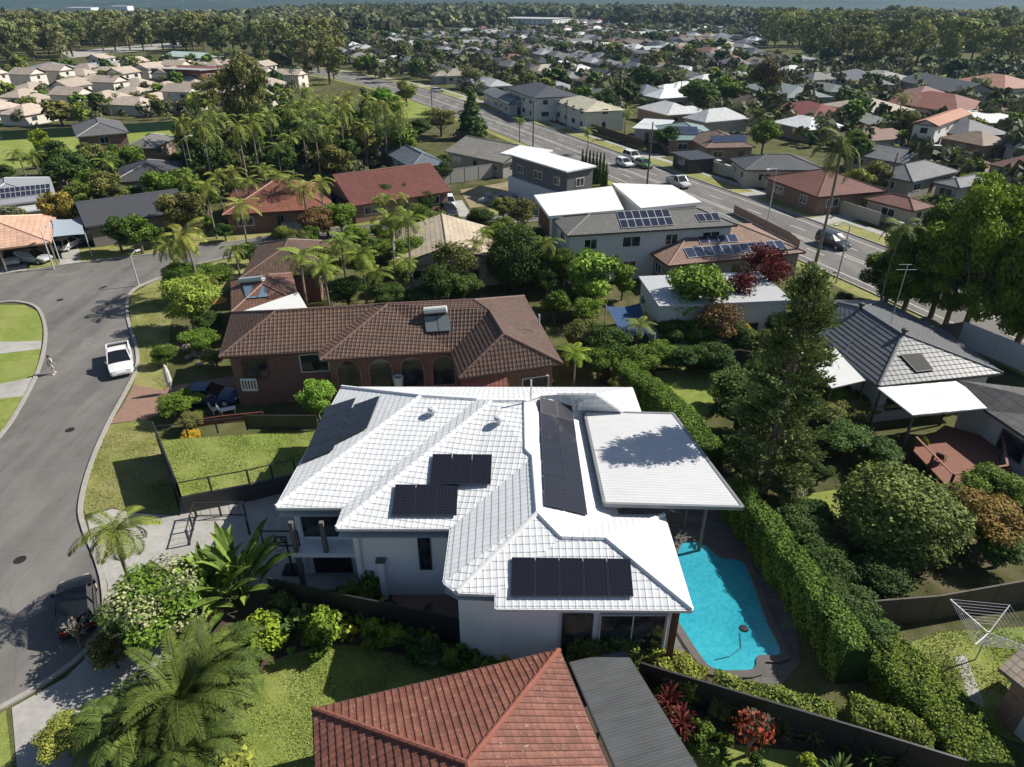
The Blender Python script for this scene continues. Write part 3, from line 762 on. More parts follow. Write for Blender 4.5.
ribbon('main_road', far_s, near_s, .008, 'asphalt')
strip('kerb', offset(far_s, -.12), .22, 0, .13, 'kerbstone'); strip('kerb', offset(near_s, .12), .22, 0, .13, 'kerbstone')
ribbon('road_verge', offset(far_s, -3.4), offset(far_s, -.2), .012, 'lawn')
ribbon('footpath', offset(far_s, -5.0), offset(far_s, -3.5), .02, 'concrete')
ribbon('road_verge', offset(near_s, .2), offset(near_s, 2.2), .012, 'lawn')
def dashes(name, line, on_, off_, w=.13, z=.014):
    m = MB(); d = 0; q = line; pos = []; acc = 0
    for i in range(len(q) - 1):
        a, b = q[i], q[i + 1]; L = (b - a).length; t = (b - a) / L; n = Vector((-t.y, t.x, 0)) * w / 2; s = 0
        while s < L:
            ph = (acc + s) % (on_ + off_)
            if ph < on_: e = min(L, s + on_ - ph); p, r = a + t * s, a + t * e; m.face([(v.x, v.y, z) for v in (p - n, r - n, r + n, p + n)]); s = e + 1e-4
            else: s = s + on_ + off_ - ph + 1e-4
        acc += L
    mat = 'road_paint'; return struct(name, m, mat)
plain('road_paint', (.62, .62, .58, 1), .7, .5, 6)
for o_, a_, b_ in ((1.4, 1e6, 0), (4.4, 3, 6), (6.9, 1e6, 0), (7.5, 1e6, 0), (9.6, 3, 6), (12.2, 1e6, 0)): dashes('lane_marking', offset(far_s, o_), a_, b_)
# driveways crossing the far verge
for t in (14, 17.3, 21.5, 25, 29, 33, 37): 
    i = int(t); a = far_s[i].lerp(far_s[i + 1], t - i); d = (far_s[i + 1] - far_s[i]).normalized(); n = Vector((d.y, -d.x, 0))
    flat('driveway', [a + n * .15 - d * 1.7, a + n * .15 + d * 1.7, a + n * 6.5 + d * 1.7, a + n * 6.5 - d * 1.7], .026, 'concrete')
# cross street, from the left edge of the photo to the main road
top_c = smoothline([(-160, 300), (0, 275), (80, 263), (155, 254), (240, 241), (300, 232), (430, 221), (520, 214), (600, 207)], 3)
bot_c = smoothline([(-160, 335), (0, 303), (60, 296), (110, 291), (155, 283), (200, 264), (300, 243), (430, 230), (520, 223), (600, 215)], 3)
def ring(name, a, b, z, mat): return flat(name, list(a) + list(reversed(b)), z, mat)
ring('cross_street', top_c, bot_c, .006, 'asphalt')
strip('kerb', top_c, .2, 0, .12, 'kerbstone')
strip('kerb', smoothline([(200, 264), (300, 243), (430, 230), (520, 223), (560, 219)], 3), .2, 0, .12, 'kerbstone')
# local street in front of the white house
lk = smoothline([(-160, 335), (-60, 316), (0, 303), (24, 303), (38, 309), (45, 325), (45, 345), (38, 372), (22, 404), (0, 437), (-60, 500), (-150, 600)], 4)
rk = smoothline([(200, 264), (152, 281), (131, 293), (127, 310), (131, 330), (137, 350), (137, 368), (127, 390), (108, 425), (91, 465), (81, 505), (85, 530), (96, 556), (104, 585), (104, 618), (84, 654), (34, 690), (-30, 725), (-150, 790)], 4)
ring('local_street', lk, rk, .010, 'asphalt')
strip('kerb', lk, .28, 0, .12, 'kerbstone'); strip('kerb', rk, .28, 0, .12, 'kerbstone')
# lawns and paths across the local street
flat('lawn', [(-120, 322), (0, 305), (24, 305), (37, 311), (43, 325), (42, 341), (0, 343), (-120, 350)], .020, 'lush_lawn')
flat('footpath', [(-120, 350), (0, 342), (42, 341), (41, 349), (0, 354), (-120, 366)], .026, 'concrete')
flat('lawn', [(-120, 366), (0, 354), (41, 349), (35, 377), (0, 384), (-120, 405)], .020, 'lush_lawn')
flat('driveway', [(-120, 405), (0, 384), (35, 377), (26, 396), (0, 399), (-120, 425)], .026, 'concrete')
flat('lawn', [(-120, 425), (0, 399), (26, 396), (14, 414), (0, 434), (-60, 496), (-120, 520)], .020, 'lush_lawn')
# verges and drives on the white house's side
flat('road_verge', [(152, 283), (132, 294), (129, 310), (133, 330), (139, 350), (139, 368), (133, 385), (166, 392), (170, 330), (176, 290), (200, 266)], .020, 'lawn')
flat('driveway', [(134, 385), (122, 407), (110, 424), (148, 419), (175, 408), (262, 392), (255, 372), (180, 385), (160, 390)], .022, 'paver')
flat('road_verge', [(110, 425), (92, 466), (83, 505), (86, 515), (112, 508), (135, 512), (180, 515), (158, 430), (148, 419)], .020, 'lawn')
flat('driveway', [(87, 517), (90, 532), (100, 556), (108, 585), (108, 612), (150, 560), (210, 590), (300, 590), (470, 590), (470, 545), (360, 470), (290, 478), (180, 500), (180, 516), (135, 513), (112, 509)], .026, 'concrete')
flat('driveway', [(12, 708), (66, 678), (92, 652), (200, 640), (140, 800), (20, 800)], .026, 'concrete')
flat('lawn', [(-40, 740), (6, 710), (16, 800), (-60, 820)], .020, 'lush_lawn')
flat('garden_bed', [(109, 614), (150, 562), (210, 592), (300, 592), (470, 592), (560, 642), (700, 655), (800, 705), (960, 760), (960, 830), (140, 830), (200, 642), (100, 640)], .018, 'soil')
# garden lawns
flat('lawn', smoothline([(245, 690), (262, 668), (290, 655), (340, 645), (400, 655), (520, 680), (520, 760), (400, 830), (180, 830), (205, 760), (245, 690)], 3), .030, 'lush_lawn')
flat('lawn', [(905, 645), (940, 632), (1060, 625), (1080, 760), (1010, 740), (960, 720)], .024, 'lush_lawn')
flat('lawn', [(800, 495), (850, 488), (880, 492), (872, 520), (820, 520)], .024, 'lush_lawn')
flat('lawn', [(655, 372), (700, 366), (722, 372), (716, 400), (700, 430), (670, 420)], .024, 'lush_lawn')
flat('lawn', [(690, 740), (800, 752), (860, 790), (700, 800)], .024, 'lush_lawn')
flat('footpath', [(954, 656), (965, 655), (985, 706), (973, 710)], .030, 'concrete')
flat('driveway', [(590, 790), (540, 640), (640, 640), (700, 800)], .022, 'concrete') if 0 else None
# lawns north of the cross street
flat('lawn', [(80, 262), (155, 253), (155, 240), (78, 250)], .020, 'lawn'); flat('lawn', [(27, 270), (60, 266), (56, 256), (30, 262)], .020, 'lawn')
flat('driveway', [(60, 266), (81, 262), (78, 240), (56, 242)], .022, 'concrete'); flat('driveway', [(-40, 280), (27, 270), (28, 250), (-40, 255)], .022, 'concrete')
flat('lawn', [(155, 253), (240, 240), (300, 230), (340, 227), (340, 214), (250, 222), (155, 240)], .018, 'lawn')
flat('lawn', [(340, 227), (445, 218), (438, 206), (345, 214)], .020, 'lush_lawn'); flat('driveway', [(446, 218), (472, 216), (462, 200), (438, 204)], .022, 'concrete')
flat('road_verge', [(470, 216), (540, 211), (540, 206), (466, 210)], .018, 'lawn')
flat('lawn', [(160, 283), (205, 264), (262, 252), (262, 262), (215, 300), (180, 300)], .018, 'lawn')
flat('bare_lot', [(460, 190), (530, 178), (545, 200), (470, 208)], .016, 'dry_earth')
flat('park_lawn', [(-60, 150), (0, 135), (70, 132), (205, 120), (270, 124), (200, 140), (120, 150), (40, 165), (-60, 180)], .014, 'lush_lawn')
flat('park_lawn', [(0, 88), (60, 78), (130, 68), (135, 74), (70, 84), (0, 98)], .014, 'lawn')
flat('park_lawn', [(800, 78), (1060, 62), (1060, 72), (905, 82), (840, 92)], .014, 'lush_lawn')
flat('lawn', [(400, 100), (425, 105), (436, 116), (395, 120)], .016, 'lush_lawn')
# side street off the main road, far left
flat('side_street', [(-330, 20), (-330, 20), (0, 0)], .006, 'asphalt') if 0 else None
flat('car_park', [(60, 52), (180, 42), (190, 46), (70, 58)], .014, 'concrete')
flat('court_street', [(868, 150), (905, 140), (960, 160), (1060, 190), (1060, 205), (940, 178), (900, 165)], .012, 'asphalt')
flat('driveway', [(905, 142), (925, 140), (932, 158), (912, 156)], .020, 'paver'); flat('driveway', [(955, 158), (985, 150), (1000, 172), (965, 172)], .020, 'paver')
flat('lawn', [(925, 146), (950, 150), (958, 160), (932, 160)], .020, 'lush_lawn')
# ---------------------------------------------------------------- the white house
WH = (.66, .67, .68)
mh = empty('white_house', P(460, 540, 0), 0, 'two-storey white rendered house under a white tiled roof with black solar panels', 'house')
px_ = lambda d: {k: P(x, y, z) for k, (x, y, z) in d.items()}
V = px_(dict(A=(342, 387, 5.2), B=(276, 507, 5.2), C=(344, 507, 5.2), D=(336, 528, 5.2), E=(451, 528, 5.2), F=(444, 582, 5.2), G=(457, 592, 5.05), G2=(496, 593.5, 5.05),
    G3=(496, 608, 4.75), V=(692.5, 609.5, 4.75), I=(537.5, 513, 6.65), K=(533, 457, 6.65), L=(526, 450, 6.75), Mm=(525, 401, 7.45), N=(492, 401, 7.45), O=(421, 396, 7.1), Q=(477, 399.5, 7.15),
    Rr=(541, 395, 7.4), R2=(557, 394, 7.2), Y=(595, 394, 7.1), Z=(622, 412, 5.7), Z2=(641, 413, 5.2), NE=(632, 387.5, 5.2), X=(583, 413, 5.6), X2=(583, 421, 5.35), W2=(618, 515, 5.0), S=(561.5, 537.5, 6.05), T=(606, 538.5, 6.05), U=(664, 515, 4.8)))
faces = ['B A O', 'B O Q C', 'C Q N D', 'D N Mm L K E', 'E K I F', 'F I G', 'G I S G2', 'G2 S T V G3', 'S T U W2', 'T V U', 'I S W2', 'K I W2', 'L K W2', 'L W2 X2', 'Mm L X2', 'Mm X2 X', 'Mm X Rr', 'Rr X R2', 'R2 Y Z X', 'Y NE Z2 Z', 'A NE Y R2 Rr Mm N Q O']
RB = None; rf = roof_from(mh, V, [f.split() for f in faces], 'white_real', WH, 'A B C D E F G G2 G3 V U W2 X2 X Z Z2 NE'.split(), .24, sof=False, tiles=(.31, .38, .017, .013))
cl = [('B', 'O'), ('D', 'N'), ('O', 'Q'), ('N', 'Mm'), ('Mm', 'L'), ('L', 'K'), ('K', 'I'), ('I', 'G'), ('I', 'S'), ('S', 'T'), ('T', 'V'), ('T', 'U'), ('Mm', 'Rr'), ('Rr', 'R2'), ('R2', 'Y'), ('Y', 'Z'), ('A', 'O')]
m = MB(); up = Vector((0, 0, .02))
for a, b in cl:
    a, b = V[a] + up, V[b] + up; n = max(1, int((b - a).length / .42))
    for i in range(n): m.tube([a.lerp(b, i / n), a.lerp(b, min(1, (i + 1.08) / n))], [.13, .11], 6)
rc = m.build('ridge_cap', 'metal', mh, (.76, .76, .76)); rc.parent = rf; rc.location = rf.location * 0
ev = [V[k] for k in 'A B C D E F G G3 V U W2 X2 Z2 NE'.split()]; wp = inset(ev, .55)
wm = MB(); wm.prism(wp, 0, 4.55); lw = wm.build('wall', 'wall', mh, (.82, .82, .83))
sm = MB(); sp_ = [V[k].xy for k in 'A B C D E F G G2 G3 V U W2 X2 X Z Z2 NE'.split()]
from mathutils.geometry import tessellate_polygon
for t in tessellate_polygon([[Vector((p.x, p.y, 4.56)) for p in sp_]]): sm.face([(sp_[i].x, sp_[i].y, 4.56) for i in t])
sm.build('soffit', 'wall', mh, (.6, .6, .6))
gm = MB()
fo = 'A B C D E F G G2 G3 V U W2 X2 Z2 NE'.split()
for a, b in zip(fo, fo[1:] + fo[:1]):
    a, b = V[a], V[b]; d = Vector((0, 0, -.07)); gm.bar(a + d, b + d, .13, .12)
gm.build('gutter', 'metal', mh, (.70, .70, .70))
# solar panels on four faces
mt = MB()
for f in faces: roof_face(mt, [V[k] for k in f.split()])
from mathutils.bvhtree import BVHTree
RB = BVHTree.FromPolygons([Vector(v) for v in mt.v], mt.f); plW = plane_of(V['B'], V['A'], V['O']); plS = plane_of(V['D'], V['E'], V['N']); plE = plane_of(V['K'], V['I'], V['W2']); plF = plane_of(V['G3'], V['V'], V['T'])
panels(mh, plW, [(302, 465), (333.5, 452), (356.5, 399.5), (327, 408.5)], 2, 4, lift=.15); panels(mh, plW, [(338, 444.5), (367.8, 429.5), (380.5, 397.5), (355, 406.5)], 2, 3, lift=.15)
panels(mh, RB, [(391.5, 517.5), (457, 517.5), (458.5, 486), (395.5, 486)], 3, 1, lift=.17); panels(mh, RB, [(429.5, 486), (491, 486.5), (492.5, 456), (433, 455.5)], 3, 1, lift=.17)

def patchpanels():
    q4 = [(543.5, 507), (586.5, 517), (570.5, 407), (538.3, 398)]; L = lambda a, b, t: (a[0] + (b[0] - a[0]) * t, a[1] + (b[1] - a[1]) * t)
    for j in range(7):
        t0, t1 = [1 - (1 - t) ** 1.0 for t in (j / 7, (j + 1) / 7)]; panels(mh, RB, [L(q4[0], q4[3], t0), L(q4[1], q4[2], t0), L(q4[1], q4[2], t1), L(q4[0], q4[3], t1)], 2, 1, (.022, .022, .030), lift=.16)
patchpanels(); panels(mh, plF, [(510, 598), (633.5, 598), (630, 559.5), (511.5, 558)], 5, 1, lift=.15)
for (x, y) in ((433, 415), (499, 424), (579, 406)):
    c = on(RB, x, y) + Vector((0, 0, .25)); m = MB(); m.lathe(c, [(.13, -.45), (.13, .0), (.26, .02), (.30, .14), (.22, .26), (0, .32)], 12); m.build('roof_vent', 'metal', mh, (.62, .63, .64), smooth=True)
m = MB(); c = P(531, 392, 8.1); m.tube([c - Vector((0, 0, .5)), c + Vector((0, 0, .8))], .05); m.build('pipe', 'metal', mh, (.6, .6, .6))
# openings on the camera side: wall plane y at each eave run
def wy(k1): return V[k1].y + .55
def opening(x0, x1, y, z0, z1, name='window', glass='window_glass', frame=(.05, .05, .055)):
    m = MB(); m.box((x0, y - .06, z0), (x1, y + .02, z0 + .06)); m.box((x0, y - .06, z1 - .06), (x1, y + .02, z1)); m.box((x0, y - .06, z0 + .061), (x0 + .06, y + .02, z1 - .061)); m.box((x1 - .06, y - .06, z0 + .061), (x1, y + .02, z1 - .061))
    n = max(1, int((x1 - x0) / 1.4))
    for i in range(1, n): u = x0 + (x1 - x0) * i / n; m.box((u - .03, y - .055, z0 + .061), (u + .03, y + .02, z1 - .061))
    o = m.build(name, 'metal', mh, frame); g = MB(); g.box((x0 + .061, y - .025, z0 + .061), (x1 - .061, y + .015, z1 - .061)); g.build('pane', glass, o)
yD = wp[3].y if 0 else V['D'].y + .55; yB = V['B'].y + .55; yG = min(V['G3'].y, V['V'].y) + .50
a = P(422, 545, 3); opening(a.x - .1, a.x + .55, yD, 1.9, 4.2)
x0, x1 = wp[1].x + .3, V['D'].x - .15
opening(x0, x1, yB, 2.75, 4.5, 'balcony_door'); opening(x0 + .3, x1, yB, .1, 2.1, 'garage_door', 'black_metal')
m = MB(); m.box((wp[1].x - .1, V['B'].y - 0.55, 2.25), (V['D'].x + .5, V['B'].y + .52, 2.5)); m.build('balcony_slab', 'wall', mh, (.75, .75, .76))
for xx in (wp[1].x + .05, (wp[1].x + V['D'].x) / 2 + .2): 
    m = MB(); m.box((xx, V['B'].y - .5, 2.51), (xx + .22, V['B'].y - .28, 4.55)); m.build('column', 'wall', mh, (.14, .13, .13))
m = MB(); m.box((wp[1].x + .05, V['B'].y - .5, 0.02), (wp[1].x + .3, V['B'].y - .28, 2.24)); m.build('column', 'wall', mh, (.14, .13, .13))
xs = V['V'].x
opening(xs - 5.6, xs - 4.2, yG, .3, 3.9, 'glass_door'); opening(xs - 3.9, xs - .9, yG, .3, 3.9, 'glass_door', frame=(.5, .5, .5))
m = MB(); m.box((xs - .75, yG - .45, .02), (xs - .5, yG - .2, 4.5)); m.build('column', 'timber', mh, (.12, .05, .03))
for k_, (dx, dy) in enumerate(((.07, -.07), (.07, -.07), (-.3, -.07))):
    c = (wp[1] + Vector((.25, 0)), wp[3] + Vector((.25, 0)), wp[8] if len(wp) > 8 else wp[3])[k_]; m = MB(); m.tube([(c.x + dx, c.y + dy, 0), (c.x + dx, c.y + dy, 4.5)], .05, 6); m.build('downpipe', 'metal', mh, (.6, .6, .6))
# blade wall with dark coping in the entry court, and the stair canopy on the pool side
m = MB(); a, b = P(385, 600, 0), P(392, 556, 0); m.bar(a + Vector((0, 0, 1.3)), b + Vector((0, 0, 1.3)), .28, 2.6); m.build('blade_wall', 'wall', mh, (.8, .8, .8))
m = MB(); m.bar(a + Vector((0, 0, 2.68)), b + Vector((0, 0, 2.68)), .5, .14); m.build('coping', 'metal', mh, (.09, .09, .09))
m = MB(); a, b = P(522, 617, 2.6), P(566, 636, 1.6); m.bar(a, b, .5, .12); m.build('gate_roof', 'metal', mh, (.07, .05, .05))
# flat patio roof over the pool side
pr = [P(584.5, 411.5, 5.75), P(604.5, 503.5, 5.75), P(743, 507, 5.45), P(673, 413.5, 5.45)]
m = MB(); u = (pr[3] - pr[0]).normalized(); vv = Vector((-u.y, u.x, 0))
uvp = [((p.y) * 1.0 + .01, p.x) for p in pr]
m.face(pr, uvp); lo = [p + Vector((0, 0, -.22)) for p in pr]; m.face(lo[::-1], [(.01, 0)] * 4)
for i in range(4): j = (i + 1) % 4; m.face([lo[i], lo[j], pr[j], pr[i]], [(.01, 0)] * 4)
po = m.build('patio_roof', 'roof_sheet', mh, (.62, .62, .63))
m = MB()
for i in range(4): j = (i + 1) % 4; m.bar(pr[i] + Vector((0, 0, -.06)), pr[j] + Vector((0, 0, -.06)), .16, .2)
g = m.build('gutter', 'metal', mh, (.20, .21, .22)); g.parent = po
for q in (pr[2] + Vector((-.9, 2.6, 0)), pr[3] + Vector((-.5, -.6, 0)), pr[2].lerp(pr[3], .5) + Vector((-.5, 0, 0))):
    m = MB(); m.box((q.x - .08, q.y - .08, 0.02), (q.x + .08, q.y + .08, 5.2)); c = m.build('post', 'timber', mh, (.16, .13, .11))
TAKEN.append((-1, 30, 12))
# pool with paved surround
pool = empty('swimming_pool', P(715, 610, 0), 0, 'turquoise freeform swimming pool with a dark paved edge beside the white house', 'pool')
wpx = smoothline([(671, 610), (674, 575), (679, 550), (686, 543), (702, 544), (712, 551), (721, 559), (738, 561), (746, 568), (757, 596), (768, 626), (781, 655), (758, 657), (754, 670), (735, 672), (713, 670), (698, 654), (671, 612)], 3)[:-1]
m = MB(); q = [(p.x, p.y, .06) for p in wpx]
for t in tessellate_polygon([[Vector(v) for v in q]]):
    a = [Vector(q[i]) for i in t]
    if (a[1] - a[0]).cross(a[2] - a[0]).z < 0: a.reverse()
    m.face(a)
m.build('water', 'pool_water', pool)
op = inset([Vector((p.x, p.y)) for p in wpx], -.4); m = MB(); k = len(op)
for i in range(k):
    j = (i + 1) % k; a, b, c, d = wpx[i], wpx[j], op[j], op[i]; f = [(a.x, a.y, .14), (b.x, b.y, .14), (c.x, c.y, .14), (d.x, d.y, .14)]
    A = [Vector(v) for v in f]
    if (A[1] - A[0]).cross(A[2] - A[0]).z < 0: f.reverse()
    m.face(f); m.face([(a.x, a.y, 0), (b.x, b.y, 0), (b.x, b.y, .14), (a.x, a.y, .14)]); m.face([(c.x, c.y, 0), (d.x, d.y, 0), (d.x, d.y, .14), (c.x, c.y, .14)])
m.build('coping', 'plain_tile', pool)
m = MB(); c = P(744, 628, .1); m.lathe((c.x, c.y, .02), [(0, .12), (.2, .11), (.26, .02)], 12); m.tube([c + Vector((-.3, -.3, .0)), c + Vector((-.5, -1.2, -.01)), c + Vector((-1.2, -1.7, -.01)), c + Vector((-2.0, -1.9, -.01))], .014); tag(m.build('pool_cleaner', 'black_metal'), 'dark round pool cleaner with its hose on the turquoise pool water', 'pool cleaner')
flat('courtyard_paving', [(392, 600), (396, 560), (450, 560), (462, 632), (430, 628)], .034, 'paver')
flat('patio_paving', [(590, 640), (585, 520), (600, 430), (700, 430), (790, 560), (800, 664), (776, 690), (700, 672), (640, 650)], .034, 'dark_paving')
# raised lawn terrace with its black retaining wall and rails
tz = 1.2; tp = [P(158, 440, tz), P(181, 498, tz), P(212, 492, tz), P(250, 485, tz), P(296, 474, tz), P(318, 440, tz), P(318, 430, tz)]
m = MB(); m.prism([(p.x, p.y) for p in tp], 0, tz); o = struct('raised_lawn', m, 'lush_lawn')
rw = empty('retaining_wall', tp[1] * 1, 0, 'black retaining wall around the raised lawn left of the white house', 'retaining wall'); rw.location.z = 0
m = MB()
for a, b in zip(tp[:5], tp[1:5]): m.bar(Vector((a.x, a.y, .62)), Vector((b.x, b.y, .62)), .14, 1.3)
m.build('wall_face', 'metal', rw, (.05, .05, .052))
def rail(label, pts, z, h, name='railing', col=(.03, .03, .032), cat='railing', panel=False, sp=2.0, group=None, mat='metal', nb=0):
    """open rail fence, or a panel fence, along ground points"""
    q = [Vector((p.x, p.y, 0)) for p in pts]; root = empty(name, q[0], 0, label, cat, group); m = MB(); pm = []
    for a, b in zip(q, q[1:]):
        L = (b - a).length; n = max(1, round(L / sp))
        for i in range(n + 1):
            if i == n and b is not q[-1]: continue
            pm.append(a.lerp(b, i / n))
        if panel:
            z0 = z + .05; m.bar(a + Vector((0, 0, (z0 + z + h) / 2)), b + Vector((0, 0, (z0 + z + h) / 2)), .05, z + h - z0); m.bar(a + Vector((0, 0, z + h)), b + Vector((0, 0, z + h)), .09, .06)
        else:
            m.bar(a + Vector((0, 0, z + h)), b + Vector((0, 0, z + h)), .06, .05)
            if nb: m.bar(a + Vector((0, 0, z + .12)), b + Vector((0, 0, z + .12)), .05, .05)
            for k in range(nb and int(L / nb)): t = (k + .5) / int(L / nb); p = a.lerp(b, t); m.bar(p + Vector((0, 0, z + .12)), p + Vector((0, 0, z + h)), .022)
    m.build('panel' if panel else 'rail', mat, root, col)
    for p in pm[:90]:
        k = MB(); k.box((p.x - .045, p.y - .045, z), (p.x + .045, p.y + .045, z + h + .04)); k.build('post', mat, root, [c * .85 for c in col])
    return root
rail('black open railing on the curved front edge of the raised lawn', tp[1:5], tz, 1.15, sp=1.6)
rail('tall black slatted fence on the street side of the raised lawn', tp[0:2], tz, 1.5, 'fence', panel=True, cat='fence')
rail('black fence on the far side of the raised lawn, beside the brick house', [tp[0], tp[6] + Vector((-5, 0, 0))], tz, 1.1, 'fence', cat='fence')
rail('low black panel fence between raised lawn and round bush by the brick house', [tp[6] + Vector((-5, .05, 0)), tp[6]], tz, 1.2, 'fence', panel=True, cat='fence')
rail('black balustrade around the sunken steps beside the banana palms', [P(190, 545, 0), P(197, 517, 0), P(246, 516, 0), P(250, 535, 0)], 0, 1.1, sp=1.5, nb=.5)
b0 = [P(268, 578, 1.9), P(330, 592, 1.9), P(400, 606, 1.9), P(470, 621, 1.9), P(560, 640, 1.9)]
rail('long black panel fence behind the courtyard of the white house', b0, 0, 1.9, 'fence', panel=True, cat='fence', sp=2.4)
rail('black panel fence running from the corrugated grey roof past the pool garden', [P(632, 660, 1.9), P(667, 671, 1.9), P(715, 685, 1.9), P(768, 701, 1.9), P(860, 728, 1.9), P(965, 760, 1.9)], 0, 1.9, 'fence', panel=True, cat='fence', sp=2.4)
rail('weathered grey timber fence behind the clothes hoist', [P(845, 636, 1.8), P(864, 602, 1.8), P(940, 596, 1.8), P(1030, 580, 1.8), P(1100, 572, 1.8)], 0, 1.8, 'fence', col=(.10, .085, .07), panel=True, cat='fence', mat='timber')
rail('white pool fence post run below the hedge', [P(838, 668, 0), P(849, 643, 0)], 0, 1.5, 'fence', col=(.6, .6, .6), cat='fence', sp=4)
def hoop(label, bp, tp_, h=3.6, col=(.02, .02, .02)):
    c = P(*bp, 0); root = empty('basketball_hoop', c, 0, label, 'basketball hoop'); m = MB()
    m.box((c.x - .5, c.y - .1, .03), (c.x + .5, c.y + .7, .22)); m.build('base', 'rubber', root)
    m = MB(); m.tube([c + Vector((0, .2, .2)), c + Vector((0, .15, 2.4)), c + Vector((0, -.4, 3.0))], .06); m.build('pole', 'metal', root, col)
    m = MB(); x0, x1, z0, z1, y = c.x - .95, c.x + .95, 2.6, 3.6, c.y - .45
    for a, b in (((x0, y, z0), (x1, y, z0)), ((x0, y, z1), (x1, y, z1)), ((x0, y, z0), (x0, y, z1)), ((x1, y, z0), (x1, y, z1)), ((c.x - .3, y, z0 + .2), (c.x + .3, y, z0 + .2)), ((c.x - .3, y, z0 + .6), (c.x + .3, y, z0 + .6)), ((c.x - .3, y, z0 + .2), (c.x - .3, y, z0 + .6)), ((c.x + .3, y, z0 + .2), (c.x + .3, y, z0 + .6))): m.bar(a, b, .07)
    m.build('backboard', 'metal', root, col)
    m = MB(); m.tube([(c.x + .23 * math.cos(t), y - .3 + .23 * math.sin(t), z0 + .1) for t in np.linspace(0, 6.283, 17)], .015, 5, caps=False); m.build('ring', 'metal', root, (.3, .05, .02))
hoop('black basketball hoop on a pole on the white house driveway', (292, 575), None)
# ---------------------------------------------------------------- the brick house with the long brown roof
BR = (.118, .074, .056); BK = (.27, .105, .07)
bh = empty('brick_house', P(300, 410, 0), 0, 'red-brown brick house with arches under a long brown tiled roof, behind the white house', 'house')
V = px_(dict(a=(219, 357, 4.6), b=(319, 351, 4.6), c=(320, 360, 4.45), d=(452, 351, 4.6), e=(459, 378, 4.5), f=(562.5, 363, 4.6), g=(524, 296, 4.6), h=(232, 312.5, 4.6),
    r1=(276, 311, 6.7), r2=(375, 305, 6.7), r3=(388, 304, 6.85), r4=(474, 300, 6.85), r5=(490, 311, 6.85), r6=(504, 334, 6.85)))
roof_from(bh, V, [f.split() for f in ['a h r1', 'a b r2 r1', 'b c r3 r2', 'c d r5 r4 r3', 'd e r6 r5', 'e f r6', 'f g r4 r5 r6', 'h g r4 r3 r2 r1']], 'brown_real', BR, 'a b c d e f g h'.split(), .2, tiles=(.30, .33))
m = MB()
for a, b in (('a', 'r1'), ('h', 'r1'), ('r1', 'r2'), ('r2', 'r3'), ('c', 'r3'), ('r3', 'r4'), ('r4', 'r5'), ('r5', 'r6'), ('e', 'r6'), ('f', 'r6'), ('g', 'r4')):
    a, b = V[a] + up, V[b] + up; n = max(1, int((b - a).length / .45))
    for i in range(n): m.tube([a.lerp(b, i / n), a.lerp(b, min(1, (i + 1.08) / n))], [.11, .09], 6)
m.build('ridge_cap', 'metal', bh, (.17, .10, .08))
wp = inset([V[k] for k in 'abcdefgh'], .6); m = MB(); m.prism(wp, 0, 4.38); m.build('wall', 'brick', bh, BK)
m = MB(); fo = 'a b c d e f g h'.split()
for a, b in zip(fo, fo[1:] + fo[:1]): d = Vector((0, 0, -.07)); m.bar(V[a] + d, V[b] + d, .14, .12)
m.build('gutter', 'metal', bh, (.10, .06, .05))
def wall_piece(root, a, b, u0, u1, z0, z1, name, mat='window_glass', col=None, arch=False, out=.04, frame=None):
    """a flat piece on the wall between plan points a and b: u in metres from a"""
    a, b = Vector((a.x, a.y, 0)), Vector((b.x, b.y, 0)); d = (b - a).normalized(); n = Vector((d.y, -d.x, 0)); m = MB()
    f = lambda u, z, o: a + d * u + n * o + Vector((0, 0, z))
    pts = [(u0, z0), (u1, z0)]
    if arch:
        r = (u1 - u0) / 2; pts += [(u0 + r + r * math.cos(t), z1 - r + r * math.sin(t)) for t in np.linspace(0, math.pi, 11)]
    else: pts += [(u1, z1), (u0, z1)]
    F, B = [f(u, z, out) for u, z in pts], [f(u, z, -.05) for u, z in pts]; m.face(F)
    for i in range(len(pts)): j = (i + 1) % len(pts); m.face([B[i], B[j], F[j], F[i]])
    o = m.build(name, mat, root, col)
    if frame:
        m = MB()
        for i in range(len(pts)): j = (i + 1) % len(pts); m.bar(F[i] + n * .02, F[j] + n * .02, .08, .08)
        m.build('frame', 'metal', o, frame)
    return o
W1 = (wp[0], wp[1]); W2_ = (wp[2], wp[3])
wall_piece(bh, *W1, 5.1, 7.2, 2.6, 4.1, 'window', frame=(.7, .7, .68)); wall_piece(bh, *W1, .8, 2.6, 2.3, 3.9, 'window', frame=(.12, .05, .04))
L2 = (wp[3] - wp[2]).length
for k in range(4): wall_piece(bh, *W2_, .5 + k * L2 / 4.1, .5 + k * L2 / 4.1 + 1.75, 1.4, 4.0, 'arch', 'window_glass', arch=True, frame=(.36, .16, .11))
wall_piece(bh, wp[4], wp[5], 1, 3, 1.4, 3.4, 'window', frame=(.7, .7, .68)); wall_piece(bh, wp[4], wp[5], 4.2, 6.2, 1.4, 3.4, 'window', frame=(.7, .7, .68))
m = MB(); a, b = P(241, 379, 2.6), P(256, 379, 2.6)
for i in range(6): t = i / 5; p = a.lerp(b, t); m.bar(p + Vector((0, -.1, -.9)), p + Vector((0, -.1, 0)), .09)
m.bar(a + Vector((0, -.1, 0)), b + Vector((0, -.1, 0)), .14); m.bar(a + Vector((0, -.1, -.9)), b + Vector((0, -.1, -.9)), .14); m.build('balustrade', 'paint', bh, (.75, .75, .72))
